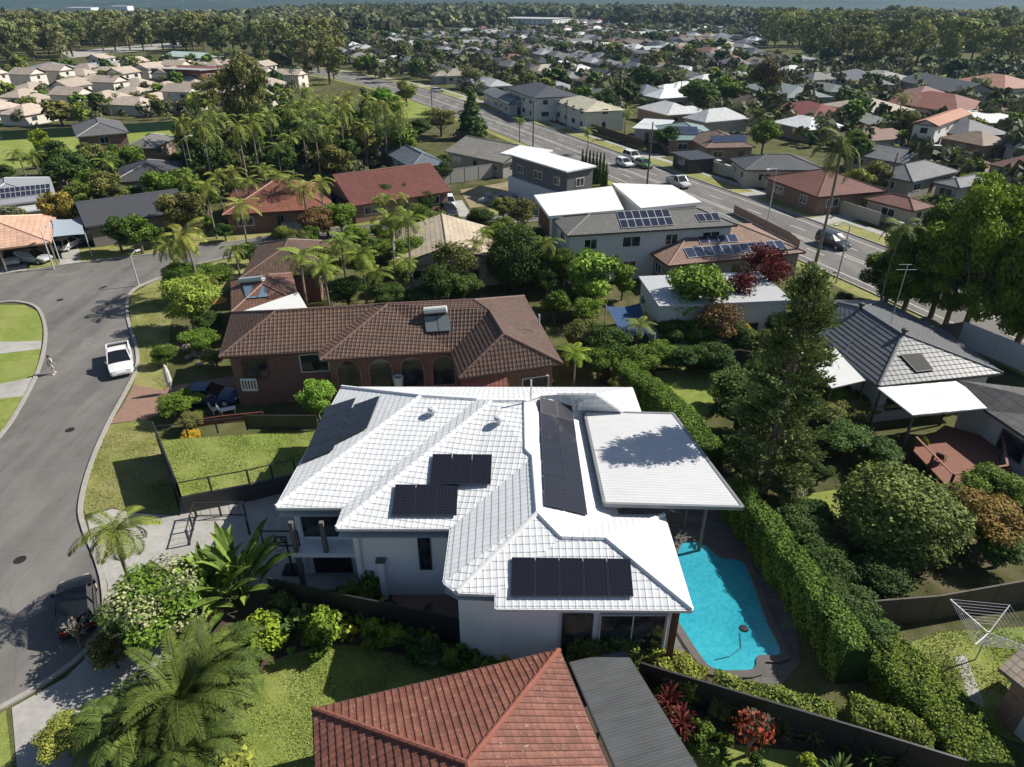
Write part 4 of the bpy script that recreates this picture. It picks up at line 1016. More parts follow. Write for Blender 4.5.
def heater(root, tank, quad, pl, c=(.09, .11, .13)):
    pl = bvh([o for o in root.children if o.name.startswith('roof')][0])
    panels(root, pl, quad, 2, 1, c, .12, name='collector_panel')
    a, b = on(pl, *tank[0]), on(pl, *tank[1]); o = Vector((0, -.1, .32))
    m = MB(); m.tube([a + o, b + o], .27, 14); m.build('water_tank', 'metal', root, (.62, .63, .62), smooth=False)
heater(bh, ((424.5, 314), (447, 312)), [(426.5, 333), (452, 331.5), (449, 315), (424, 317)], plane_of(V['c'], V['d'], V['r4']), (.16, .18, .19))
m = MB(); q = [P(460, 379, 4.1), P(507, 377, 4.1), P(509, 388, 3.5), P(463, 389, 3.5)]; roof_face(m, q); o = m.build('lean_to_roof', 'brown_tile', bh, (.33, .12, .09))
m = MB(); p = P(539, 325, 5.6); m.tube([p, p + Vector((0, 0, .9))], .07); p = P(331, 372, 4.3); m.build('vent_pipe', 'metal', bh, (.5, .5, .48))
TAKEN += [(-17, 50, 7), (-6, 50, 7), (1, 50, 7)]
ub = house('brown tiled hip roofed house at the street corner, next above the long brown roof', (240, 278), (322, 274), (262, 244), 3.2, 'hip', BR, BK, .42, 'brown_tile', 'brick')
ub2 = house('small brown tiled wing carrying a solar water heater, left of the palms', (231, 312), (300, 303), (223, 281), 3.4, 'hip', (.16, .085, .06), BK, .40, 'brown_tile', 'brick', name='house')
pl = plane_of(P(231, 312, 3.4), P(300, 303, 3.4), P(262, 287, 4.9)); heater(ub2, ((241, 283.5), (264, 281)), [(246, 300), (269, 298), (265, 284), (242.5, 286)], pl, (.13, .19, .26))
m = MB(); roof_face(m, [P(234, 314, 3.6), P(298, 292, 4.4), P(308, 309, 3.5)]); m.build('white_patio_roof', 'metal', ub2, (.7, .7, .68))
# ---------------------------------------------------------------- foreground red roof and the corrugated roof beside it
rh = empty('red_roof_house', P(470, 767, 0), 0, 'house with a weathered red tiled hip roof at the bottom edge of the photo', 'house')
a, b = P(313.5, 709, 2.9), P(559, 649.5, 2.9); d = (b - a).normalized(); n = Vector((d.y, -d.x, 0)); 
e3 = P(618.5, 767, 2.9); w_ = (b - a).length; dep = 13.0; s = w_ / 2; k = .42
c_, dd = b + n * dep, a + n * dep; r1 = a + d * s + n * s + Vector((0, 0, s * k)); r2 = a + d * s + n * (dep - s * .4) + Vector((0, 0, s * k))
m = MB()
for f in ([b, a, r1], [a, dd, r2, r1], [c_, b, r1, r2], [dd, c_, r2]): real_tiles(m, f, .29, .32, .03, .042)
for p, q in ((a, b), (b, c_), (c_, dd), (dd, a)): dn = Vector((0, 0, -.2)); m.face([p + dn, q + dn, q, p], [(0, .01)] * 4)
m.build('roof', 'red_real', rh, (.19, .078, .055)); m = MB()
for p, q in ((a, r1), (b, r1), (r1, r2)):
    p, q = p + up, q + up; nn = int((q - p).length / .42)
    for i in range(nn): m.tube([p.lerp(q, i / nn), p.lerp(q, min(1, (i + 1.1) / nn))], [.135, .105], 8)
m.build('ridge_cap', 'rock', rh, (.23, .085, .062)); m = MB()
for p, q in ((a, b), (b, c_), (dd, a)): m.bar(p - up * 4, q - up * 4, .13, .12)
m.build('gutter', 'metal', rh, (.06, .05, .05)); m = MB(); m.prism(inset([a, b, c_, dd], .55), 0, 2.69); m.build('wall', 'brick', rh, (.3, .18, .12))
pc = empty('patio_cover', P(640, 767, 0), 0, 'weathered dark grey corrugated patio roof beside the red tiled roof', 'patio roof')
q = [P(570, 662.5, 2.65), P(625, 650.5, 2.65), P(712, 792, 2.65), P(630, 800, 2.65)]; m = MB()
dq = (q[1] - q[0]).normalized(); fuv = lambda p: ((p - q[0]).dot(n) + .01, (p - q[0]).dot(dq))
m.face([q[0], q[3], q[2], q[1]], [fuv(p) for p in (q[0], q[3], q[2], q[1])]); lo = [p - Vector((0, 0, .05)) for p in q]; m.face(lo, [(.01, 0)] * 4); m.build('roof_sheet', 'old_sheet', pc, (.085, .09, .095)); m = MB()
for i in range(4): m.bar(lo[i] - up, lo[(i + 1) % 4] - up, .09, .12)
for t in (.33, .66): m.bar(lo[0].lerp(lo[1], t) + Vector((0, 0, -.05)), lo[3].lerp(lo[2], t) + Vector((0, 0, -.05)), .06, .1)
m.build('frame', 'metal', pc, (.05, .05, .05)); 
for p in (q[0], q[1], q[0].lerp(q[3], .5), q[1].lerp(q[2], .5)):
    m = MB(); m.box((p.x - .05, p.y - .35, 0), (p.x + .05, p.y - .25, 2.55)); m.build('post', 'metal', pc, (.05, .05, .05))
TAKEN += [(-1, 15, 8), (4, 16, 5)]
# ---------------------------------------------------------------- dark tiled house on the right with white patio sheet and deck
GR = (.115, .12, .13)
fh = empty('grey_roof_house', P(930, 400, 0), 0, 'charcoal tiled house with dark timber deck on the right, behind the pine', 'house')
V = px_(dict(a=(878.5, 386, 3.6), b=(1003, 373, 3.6), c=(951, 334.5, 3.6), c2=(884, 301, 3.6), d=(826, 300, 3.6), r1=(861, 308, 5.6), r2=(902.5, 334.5, 5.6), w=(820, 338, 3.6)))
roof_from(fh, V, [f.split() for f in ['a b r2', 'w a r2 r1', 'd w r1', 'b c c2 r1 r2', 'c2 d r1']], 'grey_real', GR, 'w a b c c2 d'.split(), .2, tiles=(.42, .40, .04, .012))
m = MB()
for p, q in (('a', 'r2'), ('b', 'r2'), ('r1', 'r2'), ('r1', 'c2'), ('r1', 'w'), ('r1', 'd')): m.tube([V[p] + up, V[q] + up], .10, 6)
m.build('ridge_cap', 'metal', fh, (.16, .165, .17)); m = MB()
for p, q in zip('w a b c'.split(), 'a b c c2'.split()): m.bar(V[p] - up * 3, V[q] - up * 3, .13, .13)
m.build('gutter', 'metal', fh, (.08, .08, .085)); m = MB(); wpf = inset([V[k] for k in 'w a b c c2 d'.split()], .6); m.prism(wpf, 0, 3.39); m.build('wall', 'wall', fh, (.45, .45, .44))
wall_piece(fh, wpf[1], wpf[2], 1.0, 3.2, 1.0, 3.0, 'glass_door', frame=(.08, .08, .08)); wall_piece(fh, wpf[1], wpf[2], 5, 7, 1.2, 2.8, 'window', frame=(.7, .7, .7)); wall_piece(fh, wpf[0], wpf[1], 1.5, 3.5, 1.2, 2.8, 'window', frame=(.7, .7, .7))
plf = plane_of(V['a'], V['b'], V['r2']); panels(fh, plf, [(915.5, 373), (933.5, 371), (920, 353.5), (898.5, 355)], 1, 1, (.05, .055, .06), .15, name='skylight', cell='rubber')
for x, y in ((861, 307), (904, 333)):
    c = P(x, y, 5.75); m = MB(); m.lathe(c, [(.12, -.3), (.12, .1), (.25, .15), (.25, .35), (0, .42)], 10); m.build('roof_vent', 'metal', fh, (.04, .04, .04))
m = MB(); p = P(847, 352, 4.4); m.tube([p, p + Vector((0, 0, 1.2))], .04); m.build('pipe', 'metal', fh, (.3, .3, .3))
m = MB(); c = P(890, 325, 5.3); m.tube([c, c + Vector((0, 0, 5))], .03, 5); m.bar(c + Vector((-.8, 0, 4.6)), c + Vector((.8, 0, 4.6)), .03); m.bar(c + Vector((-.5, .3, 4.9)), c + Vector((.5, .3, 4.9)), .03); m.build('aerial', 'metal', fh, (.5, .5, .5))
def patio(root, q, th, mat, col, name='patio_roof', posts=True, pc=(.12, .08, .06)):
    m = MB(); d = (q[1] - q[0]).normalized(); n = (q[3] - q[0]).normalized(); fu = lambda p: ((p - q[0]).dot(n) + .01, (p - q[0]).dot(d)); A = list(q)
    if (A[1] - A[0]).cross(A[3] - A[0]).z < 0: A.reverse()
    m.face(A, [fu(p) for p in A]); lo = [p - Vector((0, 0, th)) for p in A]; m.face(lo[::-1], [(.01, 0)] * 4)
    for i in range(4): j = (i + 1) % 4; m.face([lo[i], lo[j], A[j], A[i]], [(.01, 0)] * 4)
    o = m.build(name, mat, root, col)
    if posts:
        for p in q[:2] if posts == 2 else q:
            c = sum(q, Vector()) / 4; p = p.lerp(c, .06); m = MB(); m.box((p.x - .07, p.y - .07, 0), (p.x + .07, p.y + .07, p.z - th - .01)); m.build('post', 'timber', root, pc)
    return o
patio(fh, [P(912.8, 415, 3.4), P(997.5, 407, 3.4), P(956, 381, 3.75), P(877.5, 387.5, 3.75)], .1, 'roof_sheet', (.72, .72, .71))
patio(fh, [P(832, 388, 3.3), P(867, 380, 3.45), P(836, 347, 3.7), P(800, 352, 3.6)], .1, 'metal', (.62, .62, .60))
V2 = px_(dict(a=(987, 411, 3.3), b=(1075, 470, 3.3), c=(1130, 400, 3.3), d=(958, 380, 3.75), r=(1012, 392, 4.4), r2=(1100, 420, 4.6)))
roof_from(fh, V2, [['a', 'b', 'r2', 'r'], ['d', 'a', 'r'], ['c', 'd', 'r', 'r2'], ['b', 'c', 'r2']], 'far_tile', (.12, .115, .11), ['a', 'b', 'c', 'd'], .2, name='wing_roof')
m = MB(); wq = inset([V2[k] for k in 'abcd'], .5); m.prism(wq, 0, 3.09); m.build('wing_wall', 'wall', fh, (.5, .51, .52)); wall_piece(fh, wq[0], wq[1], 1.2, 3.2, 1.1, 2.6, 'window', frame=(.1, .1, .1)); wall_piece(fh, wq[0], wq[1], 4.4, 6.2, .8, 2.6, 'window', frame=(.1, .1, .1))
dk = empty('timber_deck', P(935, 480, 0), 0, 'red-brown raised timber deck with railings below the white patio sheet', 'deck')
q = [P(912, 449, 1.1), P(948, 487, 1.1), P(1002, 478, 1.1), P(996, 440, 1.1), P(945, 425, 1.1)]; m = MB(); m.prism([(p.x, p.y) for p in q], .9, 1.1); m.build('deck_boards', 'timber', dk, (.20, .085, .055)); m = MB()
for a, b in zip(q[:3], q[1:4]): m.bar(a + Vector((0, 0, 1.0)), b + Vector((0, 0, 1.0)), .14, .06)
m.build('handrail', 'timber', dk, (.26, .12, .08))
for a, b in zip(q[:3], q[1:4]):
    for t in (0.02, .5): p = a.lerp(b, t); m = MB(); m.box((p.x - .06, p.y - .06, 0), (p.x + .06, p.y + .06, 2.1)); m.build('post', 'timber', dk, (.10, .05, .035))
m = MB()
for k in range(5): p = P(985, 480, 0); m.box((p.x - .1, p.y - 1.2 + k * .28, .0), (p.x + 1.4, p.y - .95 + k * .28, .2 + k * .2))
m.build('steps', 'timber', dk, (.22, .10, .07))
TAKEN += [(33, 55, 9), (33, 44, 8), (45, 45, 9)]
# house corner at the bottom right
ch = empty('brick_white_house', P(1040, 720, 0), 0, 'corner of a house with beige fascia and white wall at the right edge', 'house')
q = [P(999, 668, 3.0), P(1090, 740, 3.0), P(1150, 680, 3.0), P(1075, 620, 3.0)]; m = MB(); roof_face(m, [q[0], q[1], (q[1] + q[2]) / 2 + Vector((0, 0, 1.6)), (q[0] + q[3]) / 2 + Vector((0, 0, 1.6))]); roof_face(m, [q[2], q[3], (q[0] + q[3]) / 2 + Vector((0, 0, 1.6)), (q[1] + q[2]) / 2 + Vector((0, 0, 1.6))])
for i in range(4): j = (i + 1) % 4; m.face([q[i] - up * 10, q[j] - up * 10, q[j], q[i]], [(0, .01)] * 4)
m.build('roof', 'brown_tile', ch, (.42, .34, .26)); m = MB(); wq = inset(q, .5); m.prism(wq, 0, 2.78); m.build('wall', 'brick', ch, (.42, .22, .14)); wall_piece(ch, wq[0], wq[1], .9, 4, 0.1, 2.75, 'rendered_wall', 'wall', (.62, .6, .56)); TAKEN.append((24, 20, 6))
# ---------------------------------------------------------------- houses one block away
sh = house('white box-like building with a pale flat roof behind the large-leaved tree', (659, 306), (792, 300), (629, 279), 4.3, 'flat', (.50, .51, .52), (.55, .55, .54), .25, 'roof_sheet', name='flat_roof_house', over=.25, ridge=True)
kh = house('tan tiled house carrying two rows of blue solar panels', (668, 265.5), (806, 252), (631, 234.5), 3.0, 'hip', (.26, .17, .13), (.30, .27, .24), .36, 'brown_tile')
a, b = P(668, 265.5, 3), P(806, 252, 3); dd = (b - a).normalized(); nn_ = Vector((-dd.y, dd.x, 0)); plk = (a, Vector((-nn_.x * .36, -nn_.y * .36, 1)).normalized())
panels(kh, plk, [(688, 258.5), (787, 249.5), (781, 240.5), (683, 248.5)], 11, 1, (.035, .045, .085), fm='panel_frame'); panels(kh, plk, [(700, 244.5), (739, 242.3), (735, 234.3), (697.5, 237)], 4, 1, (.035, .045, .085), fm='panel_frame')
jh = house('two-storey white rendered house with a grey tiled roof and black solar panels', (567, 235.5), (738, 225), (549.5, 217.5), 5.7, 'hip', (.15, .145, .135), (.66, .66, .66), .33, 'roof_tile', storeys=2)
a, b = P(567, 235.5, 5.7), P(738, 225, 5.7); dd = (b - a).normalized(); nn_ = Vector((-dd.y, dd.x, 0)); plj = (a, Vector((-nn_.x * .33, -nn_.y * .33, 1)).normalized())
panels(jh, plj, [(621.5, 229), (674, 225.5), (668, 209.5), (616, 212)], 7, 2, (.02, .022, .04), fm='panel_frame'); panels(jh, plj, [(700, 222.5), (721, 221), (717, 213), (695, 214.5)], 3, 1, (.02, .022, .04), fm='panel_frame')
m = MB(); A_ = [P(549, 216, 6.3), P(624, 209.5, 6.3), P(612, 186, 6.5), P(534, 195, 6.5)]
def slab_part(root, q, th, col, name='flat_roof', mat='metal'):
    m = MB(); roof_face(m, q); lo = [p - Vector((0, 0, th)) for p in q]
    for i in range(4): j = (i + 1) % 4; m.face([lo[i], lo[j], q[j], q[i]])
    m.face(lo[::-1]); return m.build(name, mat, root, col)
slab_part(jh, A_, .35, (.74, .74, .74)); slab_part(jh, [P(641, 208, 6.5), P(702, 202, 6.4), P(672, 185, 6.4), P(612, 183, 6.7)], .35, (.74, .74, .74))
m = MB(); m.prism(inset(A_, .5), 0, 5.94); m.build('wall', 'wall', jh, (.62, .62, .62)); m = MB(); m.prism(inset([P(641, 208, 6.5), P(702, 202, 6.4), P(672, 185, 6.4), P(612, 183, 6.7)], .5), 0, 6.0); m.build('wall', 'wall', jh, (.62, .62, .62))
wq = inset(A_, .5); wall_piece(jh, wq[3], wq[0], .6, 6.5, 3.2, 5.6, 'balcony_screen', 'timber', (.14, .07, .045))
cu = house('white cube house of two storeys with dark upper walls and a white flat roof', (509, 154), (567, 171.5), (592, 165.5), 6.3, 'flat', (.78, .78, .78), (.15, .15, .155), .15, 'metal', storeys=2, over=.35, name='cube_house')
m = MB(); q = [P(509, 154, 6.3), P(567, 171.5, 6.3), P(592, 165.5, 6.3), P(535, 150, 6.3)]; m.prism(inset(q, -.1), 0, 2.9); m.build('lower_wall', 'wall', cu, (.66, .66, .66)); slab_part(cu, [P(500, 153, 6.0), P(527, 158, 6.0), P(553, 150, 6.2), P(520, 145, 6.2)], .25, (.72, .72, .72))
RED = (.15, .058, .046)
house('long low house with a deep red tiled gable roof facing the side street', (352, 206), (452, 191), (339, 183), 2.7, 'gable', RED, (.30, .16, .11), .42, 'brown_tile', 'brick')
house('sand coloured tiled roof behind the dense dark tree', (392, 266), (503, 261), (490, 227), 2.9, 'gable', (.46, .38, .28), (.50, .46, .40), .32, 'far_tile', over=.4)
house('orange-red tiled roof half hidden behind tall palms by the side street', (222, 215), (332, 208), (235, 190), 2.8, 'hip', (.22, .09, .06), (.24, .11, .07), .4, 'brown_tile', 'brick')
house('long charcoal roofed house right of the blue shade sail', (85, 227), (191, 211), (76, 206), 2.8, 'gable', (.075, .075, .08), (.22, .2, .18), .3, 'roof_sheet')
h7 = house('charcoal roofed house with white gables and grey panels, second row left', (110, 183), (179, 178), (122, 166), 3.0, 'hip', (.07, .07, .075), (.40, .37, .32), .35, 'far_tile')
h8 = house('grey roofed house with a long dark row of solar panels at the left edge', (-40, 210), (57, 198), (-30, 186), 3.0, 'hip', (.30, .31, .33), (.4, .4, .38), .3, 'roof_sheet')
a, b = P(-40, 210, 3), P(57, 198, 3); dd = (b - a).normalized(); nn_ = Vector((-dd.y, dd.x, 0)); pl8 = (a, Vector((-nn_.x * .3, -nn_.y * .3, 1)).normalized()); panels(h8, pl8, [(-20, 202), (51, 193.5), (50, 184), (-22, 191)], 14, 2, (.02, .024, .04), fm='panel_frame')
house('house with an orange-peach tiled roof and open carport at the left edge', (-60, 256), (51, 242), (49, 215), 2.9, 'hip', (.56, .35, .25), (.45, .33, .22), .33, 'far_tile', openf=5.5)
house('white walled low building between the solar roof and the orange roof', (-40, 222), (46, 208), (43, 201), 2.4, 'flat', (.55, .55, .54), (.6, .6, .58), .1, 'roof_sheet', name='carport')
house('two-storey red brick house with grey hip roof by the park', (76, 137), (129.5, 132.5), (124, 121), 5.4, 'hip', (.13, .13, .13), (.30, .15, .10), .35, 'far_tile', 'brick', storeys=2)
house('tan brick double garage with arched doors beside the two-storey brick house', (121, 148.5), (154.5, 148), (151, 137), 2.7, 'hip', (.17, .16, .15), (.36, .25, .16), .4, 'far_tile', 'brick')
house('blue-grey tiled bungalow left of the noise wall', (411, 168), (449, 164), (440, 143), 2.8, 'hip', (.13, .15, .18), (.5, .5, .48), .42, 'far_tile')
house('long grey-sand roofed house between the noise wall and the main road', (444, 151), (503, 163), (512, 147), 2.8, 'gable', (.26, .24, .21), (.3, .28, .25), .35, 'far_tile')
house('red-brown hip roofed house behind the cream fence across the main road', (818, 197), (886, 191), (790, 175), 2.8, 'hip', (.17, .075, .055), (.26, .15, .1), .36, 'brown_tile', 'brick')
house('small red-brown roofed house beside the big leafy tree across the main road', (914, 211), (936, 206), (884, 194), 2.7, 'hip', (.17, .08, .06), (.4, .36, .3), .36, 'brown_tile')
house('grey tiled house with white skylight across the main road', (913, 182), (960, 171), (886, 168), 2.8, 'hip', (.13, .135, .14), (.35, .33, .3), .38, 'far_tile')
house('grey gabled house with long pale gutter behind the tall palm', (905, 164), (934, 158), (866, 148), 2.8, 'gable', (.17, .175, .18), (.3, .28, .26), .36, 'far_tile')
house('low grey roofed house left of the street bend on the right', (960, 188), (995, 181), (948, 179), 2.7, 'hip', (.16, .165, .17), (.4, .38, .36), .35, 'far_tile')
house('charcoal roofed cream house with white windows beside the blue dome', (745, 170), (826, 170), (727, 158), 2.9, 'hip', (.085, .088, .095), (.5, .45, .36), .33, 'far_tile')
h23 = house('tan-brown roofed house with solar panels above the black carport', (706, 148), (756, 147), (697, 135), 2.9, 'hip', (.18, .12, .09), (.32, .22, .15), .36, 'far_tile', 'brick')
h24 = house('teal-grey metal roofed house with blue panels across the main road', (669, 140), (724, 140), (654, 126), 2.9, 'hip', (.20, .28, .27), (.32, .22, .14), .3, 'far_sheet', 'brick')
house('black flat carport in a walled yard across the main road', (690, 160), (718, 158), (690, 151), 2.5, 'flat', (.05, .05, .055), (.06, .06, .06), .1, 'roof_sheet', name='carport')
for hh, quad, nu, pz, k_ in ((h23, [(713, 143), (748, 142), (745, 135), (709, 136)], 8, 2.9, .36), (h24, [(672, 135), (700, 135.5), (697, 127), (668, 126.5)], 8, 2.9, .3)):
    dd = Matrix.Rotation(hh.rotation_euler.z, 3, 'Z') @ Vector((1, 0, 0)); nn_ = Vector((-dd.y, dd.x, 0)); o_ = hh.location + Vector((0, 0, pz)); panels(hh, (o_, Vector((-nn_.x * k_, -nn_.y * k_, 1)).normalized()), quad, nu, 2, (.04, .05, .09))
F = dict(far=True)
house('dark red long roofed house behind the teal roof on the right', (812, 118), (863, 116), (804, 105), 2.8, 'hip', (.20, .065, .055), (.2, .12, .09), .3, 'far_tile', **F)
house('sand roofed house above the dark red long roof', (868, 113), (917, 110), (858, 102), 2.8, 'hip', (.42, .36, .28), (.45, .4, .33), .3, 'far_tile', **F)
house('large red roofed brick house near the open lawn on the right', (892, 104), (938, 107), (893, 89), 3.0, 'hip', (.20, .10, .085), (.28, .15, .1), .35, 'far_tile', 'brick', **F)
house('two-storey white house with an orange tiled roof and balcony', (911, 123), (939, 126), (926, 109), 5.6, 'gable', (.42, .20, .12), (.66, .65, .62), .35, 'far_tile', storeys=2, **F)
house('orange tiled garage wing in front of the two-storey white house', (938, 137), (962, 133), (925, 129), 2.8, 'hip', (.42, .21, .13), (.6, .58, .54), .35, 'far_tile', **F)
house('pale green-grey gabled house with arched porch', (878, 128), (908, 128), (890, 113), 2.8, 'gable', (.30, .31, .28), (.42, .43, .38), .4, 'far_tile', **F)
house('rust-brown hip roofed house left of the white roofs', (958, 113), (1008, 109), (951, 95), 2.9, 'hip', (.24, .10, .07), (.35, .3, .25), .33, 'far_tile', **F)
house('long dark slate roofed house below the tree line on the right', (955, 93), (1003, 93), (960, 80), 2.9, 'gable', (.09, .095, .10), (.4, .37, .33), .35, 'far_tile', **F)
house('white walled house with orange roof at the right edge', (1005, 89), (1050, 87), (1001, 79), 3.0, 'hip', (.36, .19, .13), (.6, .58, .55), .33, 'far_tile', **F)
house('white flat roofed house at the right edge', (988, 123), (1040, 122), (985, 111), 3.0, 'flat', (.72, .72, .70), (.5, .5, .48), .2, 'far_sheet', **F)
house('grey tiled brick house above the dark hedge on the right', (968, 137), (1012, 134), (965, 122), 3.2, 'hip', (.16, .16, .17), (.22, .11, .08), .4, 'far_tile', 'brick', **F)
house('brown hip roofed house with white garage door on the right', (983, 146), (1017, 143), (975, 134), 2.8, 'hip', (.22, .16, .12), (.28, .17, .12), .38, 'far_tile', 'brick', **F)
house('long grey roofed house just below the tree belt', (854, 84), (896, 85), (853, 73), 2.9, 'hip', (.22, .22, .23), (.4, .4, .38), .32, 'far_tile', **F)
house('pale grey roofed house beside the white fence below the tree belt', (884, 82), (922, 80), (884, 74), 2.9, 'hip', (.3, .29, .27), (.5, .5, .48), .3, 'far_tile', **F)
house('grey skillion roofed house beside the dark round tree', (830, 92), (863, 91), (828, 84), 2.9, 'hip', (.16, .17, .17), (.3, .29, .27), .25, 'far_tile', **F)
house('grey-green metal roofed house above the tall palm', (786, 98), (834, 97), (786, 85), 2.9, 'hip', (.24, .28, .27), (.3, .28, .25), .3, 'far_sheet', **F)
house('two-storey white house with charcoal roof beside the main road', (533, 98), (581, 96), (529, 87), 5.6, 'hip', (.08, .085, .095), (.58, .58, .56), .3, 'far_tile', storeys=2, **F)
house('grey gabled house at the main road, left of the two-storey white one', (508, 104), (532, 103), (500, 91), 3.0, 'gable', (.18, .19, .19), (.5, .5, .48), .4, 'far_tile', **F)
house('cream roofed house beside the main road', (585, 112), (627, 110), (582, 99), 4.6, 'hip', (.50, .46, .34), (.6, .58, .5), .3, 'far_tile', storeys=2, **F)
house('white flat roofed house left of the teal roof', (632, 128), (664, 130), (640, 119), 2.9, 'flat', (.6, .62, .62), (.5, .48, .45), .2, 'far_sheet', **F)
# shade sail, dome, blue canopy
def sail(label, q, col, name='shade_sail', sag=.5):
    c = sum(q, Vector()) / 4; root = empty(name, (c.x, c.y, 0), 0, label, 'shade sail'); m = MB(); N = 10; g = [[None] * (N + 1) for _ in range(N + 1)]
    for i in range(N + 1):
        for j in range(N + 1):
            s, t = i / N, j / N; p = q[0].lerp(q[1], s).lerp(q[3].lerp(q[2], s), t); k = (1 - (2 * s - 1) ** 2) * .5 + (1 - (2 * t - 1) ** 2) * .5; p = p.lerp(c, .10 * ((1 - (2 * s - 1) ** 2) * abs(2 * t - 1) ** 2 + (1 - (2 * t - 1) ** 2) * abs(2 * s - 1) ** 2)); g[i][j] = p + Vector((0, 0, -sag * .3 * k))
    for i in range(N):
        for j in range(N): m.face([g[i][j], g[i + 1][j], g[i + 1][j + 1], g[i][j + 1]])
    m.build('cloth', 'cloth', root, col)
    for p in q: m = MB(); m.tube([(p.x, p.y, 0), (p.x, p.y, p.z + .1)], .06); m.build('post', 'metal', root, (.5, .5, .5))
sail('blue-grey shade sail over a driveway beside the charcoal roofed house', [P(52, 237, 3), P(85, 234, 2.8), P(83, 217, 3), P(51, 219, 3.2)], (.30, .35, .40))
sail('dark blue shade canopy below the flat roofed white building', [P(622, 338, 2.6), P(655, 334, 2.6), P(640, 303, 2.8), P(606, 306, 2.8)], (.04, .08, .17), 'shade_canopy')
c = P(757, 181, 0); m = MB(); m.lathe((c.x, c.y, 0), [(3.1, .0), (3.0, .8), (2.7, 1.4), (1.9, 1.9), (.9, 2.1), (0, 2.15)], 20); tag(m.build('pool_dome', 'cloth', color=(.02, .22, .55), smooth=True), 'bright blue domed cover in a yard across the main road', 'pool cover')
# ---------------------------------------------------------------- fences round these houses
fl = offset(far_s, -6.6)
def seg(q, a, b): return [q[i] for i in range(a, b)]
rail('cream panel fence along the main road below the red-brown roofs', seg(fl, 13, 22), 0, 1.8, 'fence', (.42, .40, .33), 'fence', True, 2.4, mat='wall')
rail('brown panel fence along the main road beside the blue dome', seg(fl, 22, 25), 0, 1.8, 'fence', (.09, .06, .045), 'fence', True, 2.4, mat='wall')
rail('low white fence along the main road near the white parked cars', seg(fl, 27, 30), 0, 1.4, 'fence', (.6, .6, .58), 'fence', True, 2.4, mat='wall')
rail('cream fence along the main road hidden by big leafy trees', seg(fl, 8, 13), 0, 1.8, 'fence', (.40, .38, .32), 'fence', True, 2.4, mat='wall')
Q = lambda pts, z: [P(x, y, z) for x, y in pts]
rail('tall white boundary wall between the charcoal tiled house and the main road', Q([(965, 322), (1000, 336), (1030, 348), (1100, 378)], 2.2), 0, 2.2, 'fence', (.62, .62, .6), 'fence', True, 3, mat='wall')
rail('grey timber fence joining the white boundary wall', Q([(936, 326), (952, 324), (965, 322)], 2.0), 0, 2.0, 'fence', (.14, .12, .1), 'fence', True, 2.4, mat='timber')
rail('pale grey noise wall beside the bare lot', Q([(436, 171), (492, 164)], 2.4), 0, 2.4, 'fence', (.36, .35, .33), 'fence', True, 3, mat='wall')
rail('dark green mesh fence along the park below the cream townhouses', Q([(-60, 137), (0, 131), (100, 126), (205, 119), (215, 117)], 2), 0, 2, 'fence', (.015, .05, .038), 'fence', True, 3)
rail('timber sleeper wall by the brick house driveway', Q([(262, 412), (222, 416), (196, 420)], .6), 0, .6, 'garden_wall', (.16, .06, .045), 'garden wall', True, 3, mat='timber')
rail('dark timber fence right of the raised white flat building, below the pine', Q([(690, 352), (740, 350), (800, 360)], 1.8), 0, 1.8, 'fence', (.07, .055, .045), 'fence', True, 2.4, mat='timber')
rail('low brown wall around the tan tiled house at the road', Q([(735, 205), (790, 232), (800, 240)], 1.2), 0, 1.2, 'garden_wall', (.3, .2, .16), 'garden wall', True, 3, mat='wall')
# ---------------------------------------------------------------- plants near the white house
T = plant
# lower left garden
T('date_palm', (172, 668), 3.8, 6.2, (.05, .076, .022), 'huge arching feather palm at the bottom left, centre of the palm clump', 'palm', 'palm', var=0)
T('date_palm', (118, 700), 3.1, 5.6, (.055, .08, .024), 'broad feather palm beside the concrete drive, lowest of the cluster on the left', 'palm', 'palm', var=1)
T('date_palm', (178, 722), 2.9, 5.2, (.05, .072, .022), 'lowest feather palm at the bottom edge of the photo, in front of the clump', 'palm', 'palm', var=1)
T('date_palm', (203, 640), 3.3, 5.4, (.055, .08, .026), 'dark feather palm between the white-flowered tree and the back lawn', 'palm', 'palm', var=1)
T('coco', (112, 522), 5.2, 4.6, 'palm', 'slender leaning palm rising beside the white flowered tree and parked dark car', 'palm', 'palm')
fl_ = T('broad', (152, 578), 4.2, 5.4, 'green', 'round tree covered in cream flowers above the parked dark car', 'tree', 'flowering_tree', var=0)
m_ = leaf_mesh('blossoms', [cloud([(x * 1.02, y * 1.02, z + .12, a * 1.04, b * 1.04, c * 1.04) for x, y, z, a, b, c in crown_clumps(4.8, 3.6, 1.0, 26)], 3600, .07, .9, .9, .4)])
o = bpy.data.objects.new('blossoms', m_); COL.objects.link(o); o.parent = fl_; o.color = (.30, .31, .16, 1)
T('paddle', (226, 546), 4.0, 4.2, (.075, .12, .03), 'tall banana-like clump of paddle leaves beside the basketball hoop', 'plant', 'banana_plant', var=0)
T('paddle', (198, 566), 3.4, 3.6, (.07, .11, .03), 'paddle-leaved clump between cream-flowered tree and banana-like clump', 'plant', 'banana_plant', var=0)
T('thin', (104, 634), 2.4, 2.4, 'olive', 'small sparse frangipani beside the parked dark car', 'tree', 'frangipani_tree')
T('broad', (60, 725), 1.8, 2.4, 'yellow', 'pale yellow-green bush at the bottom, left of the feather palms', 'bush', 'bush'); 
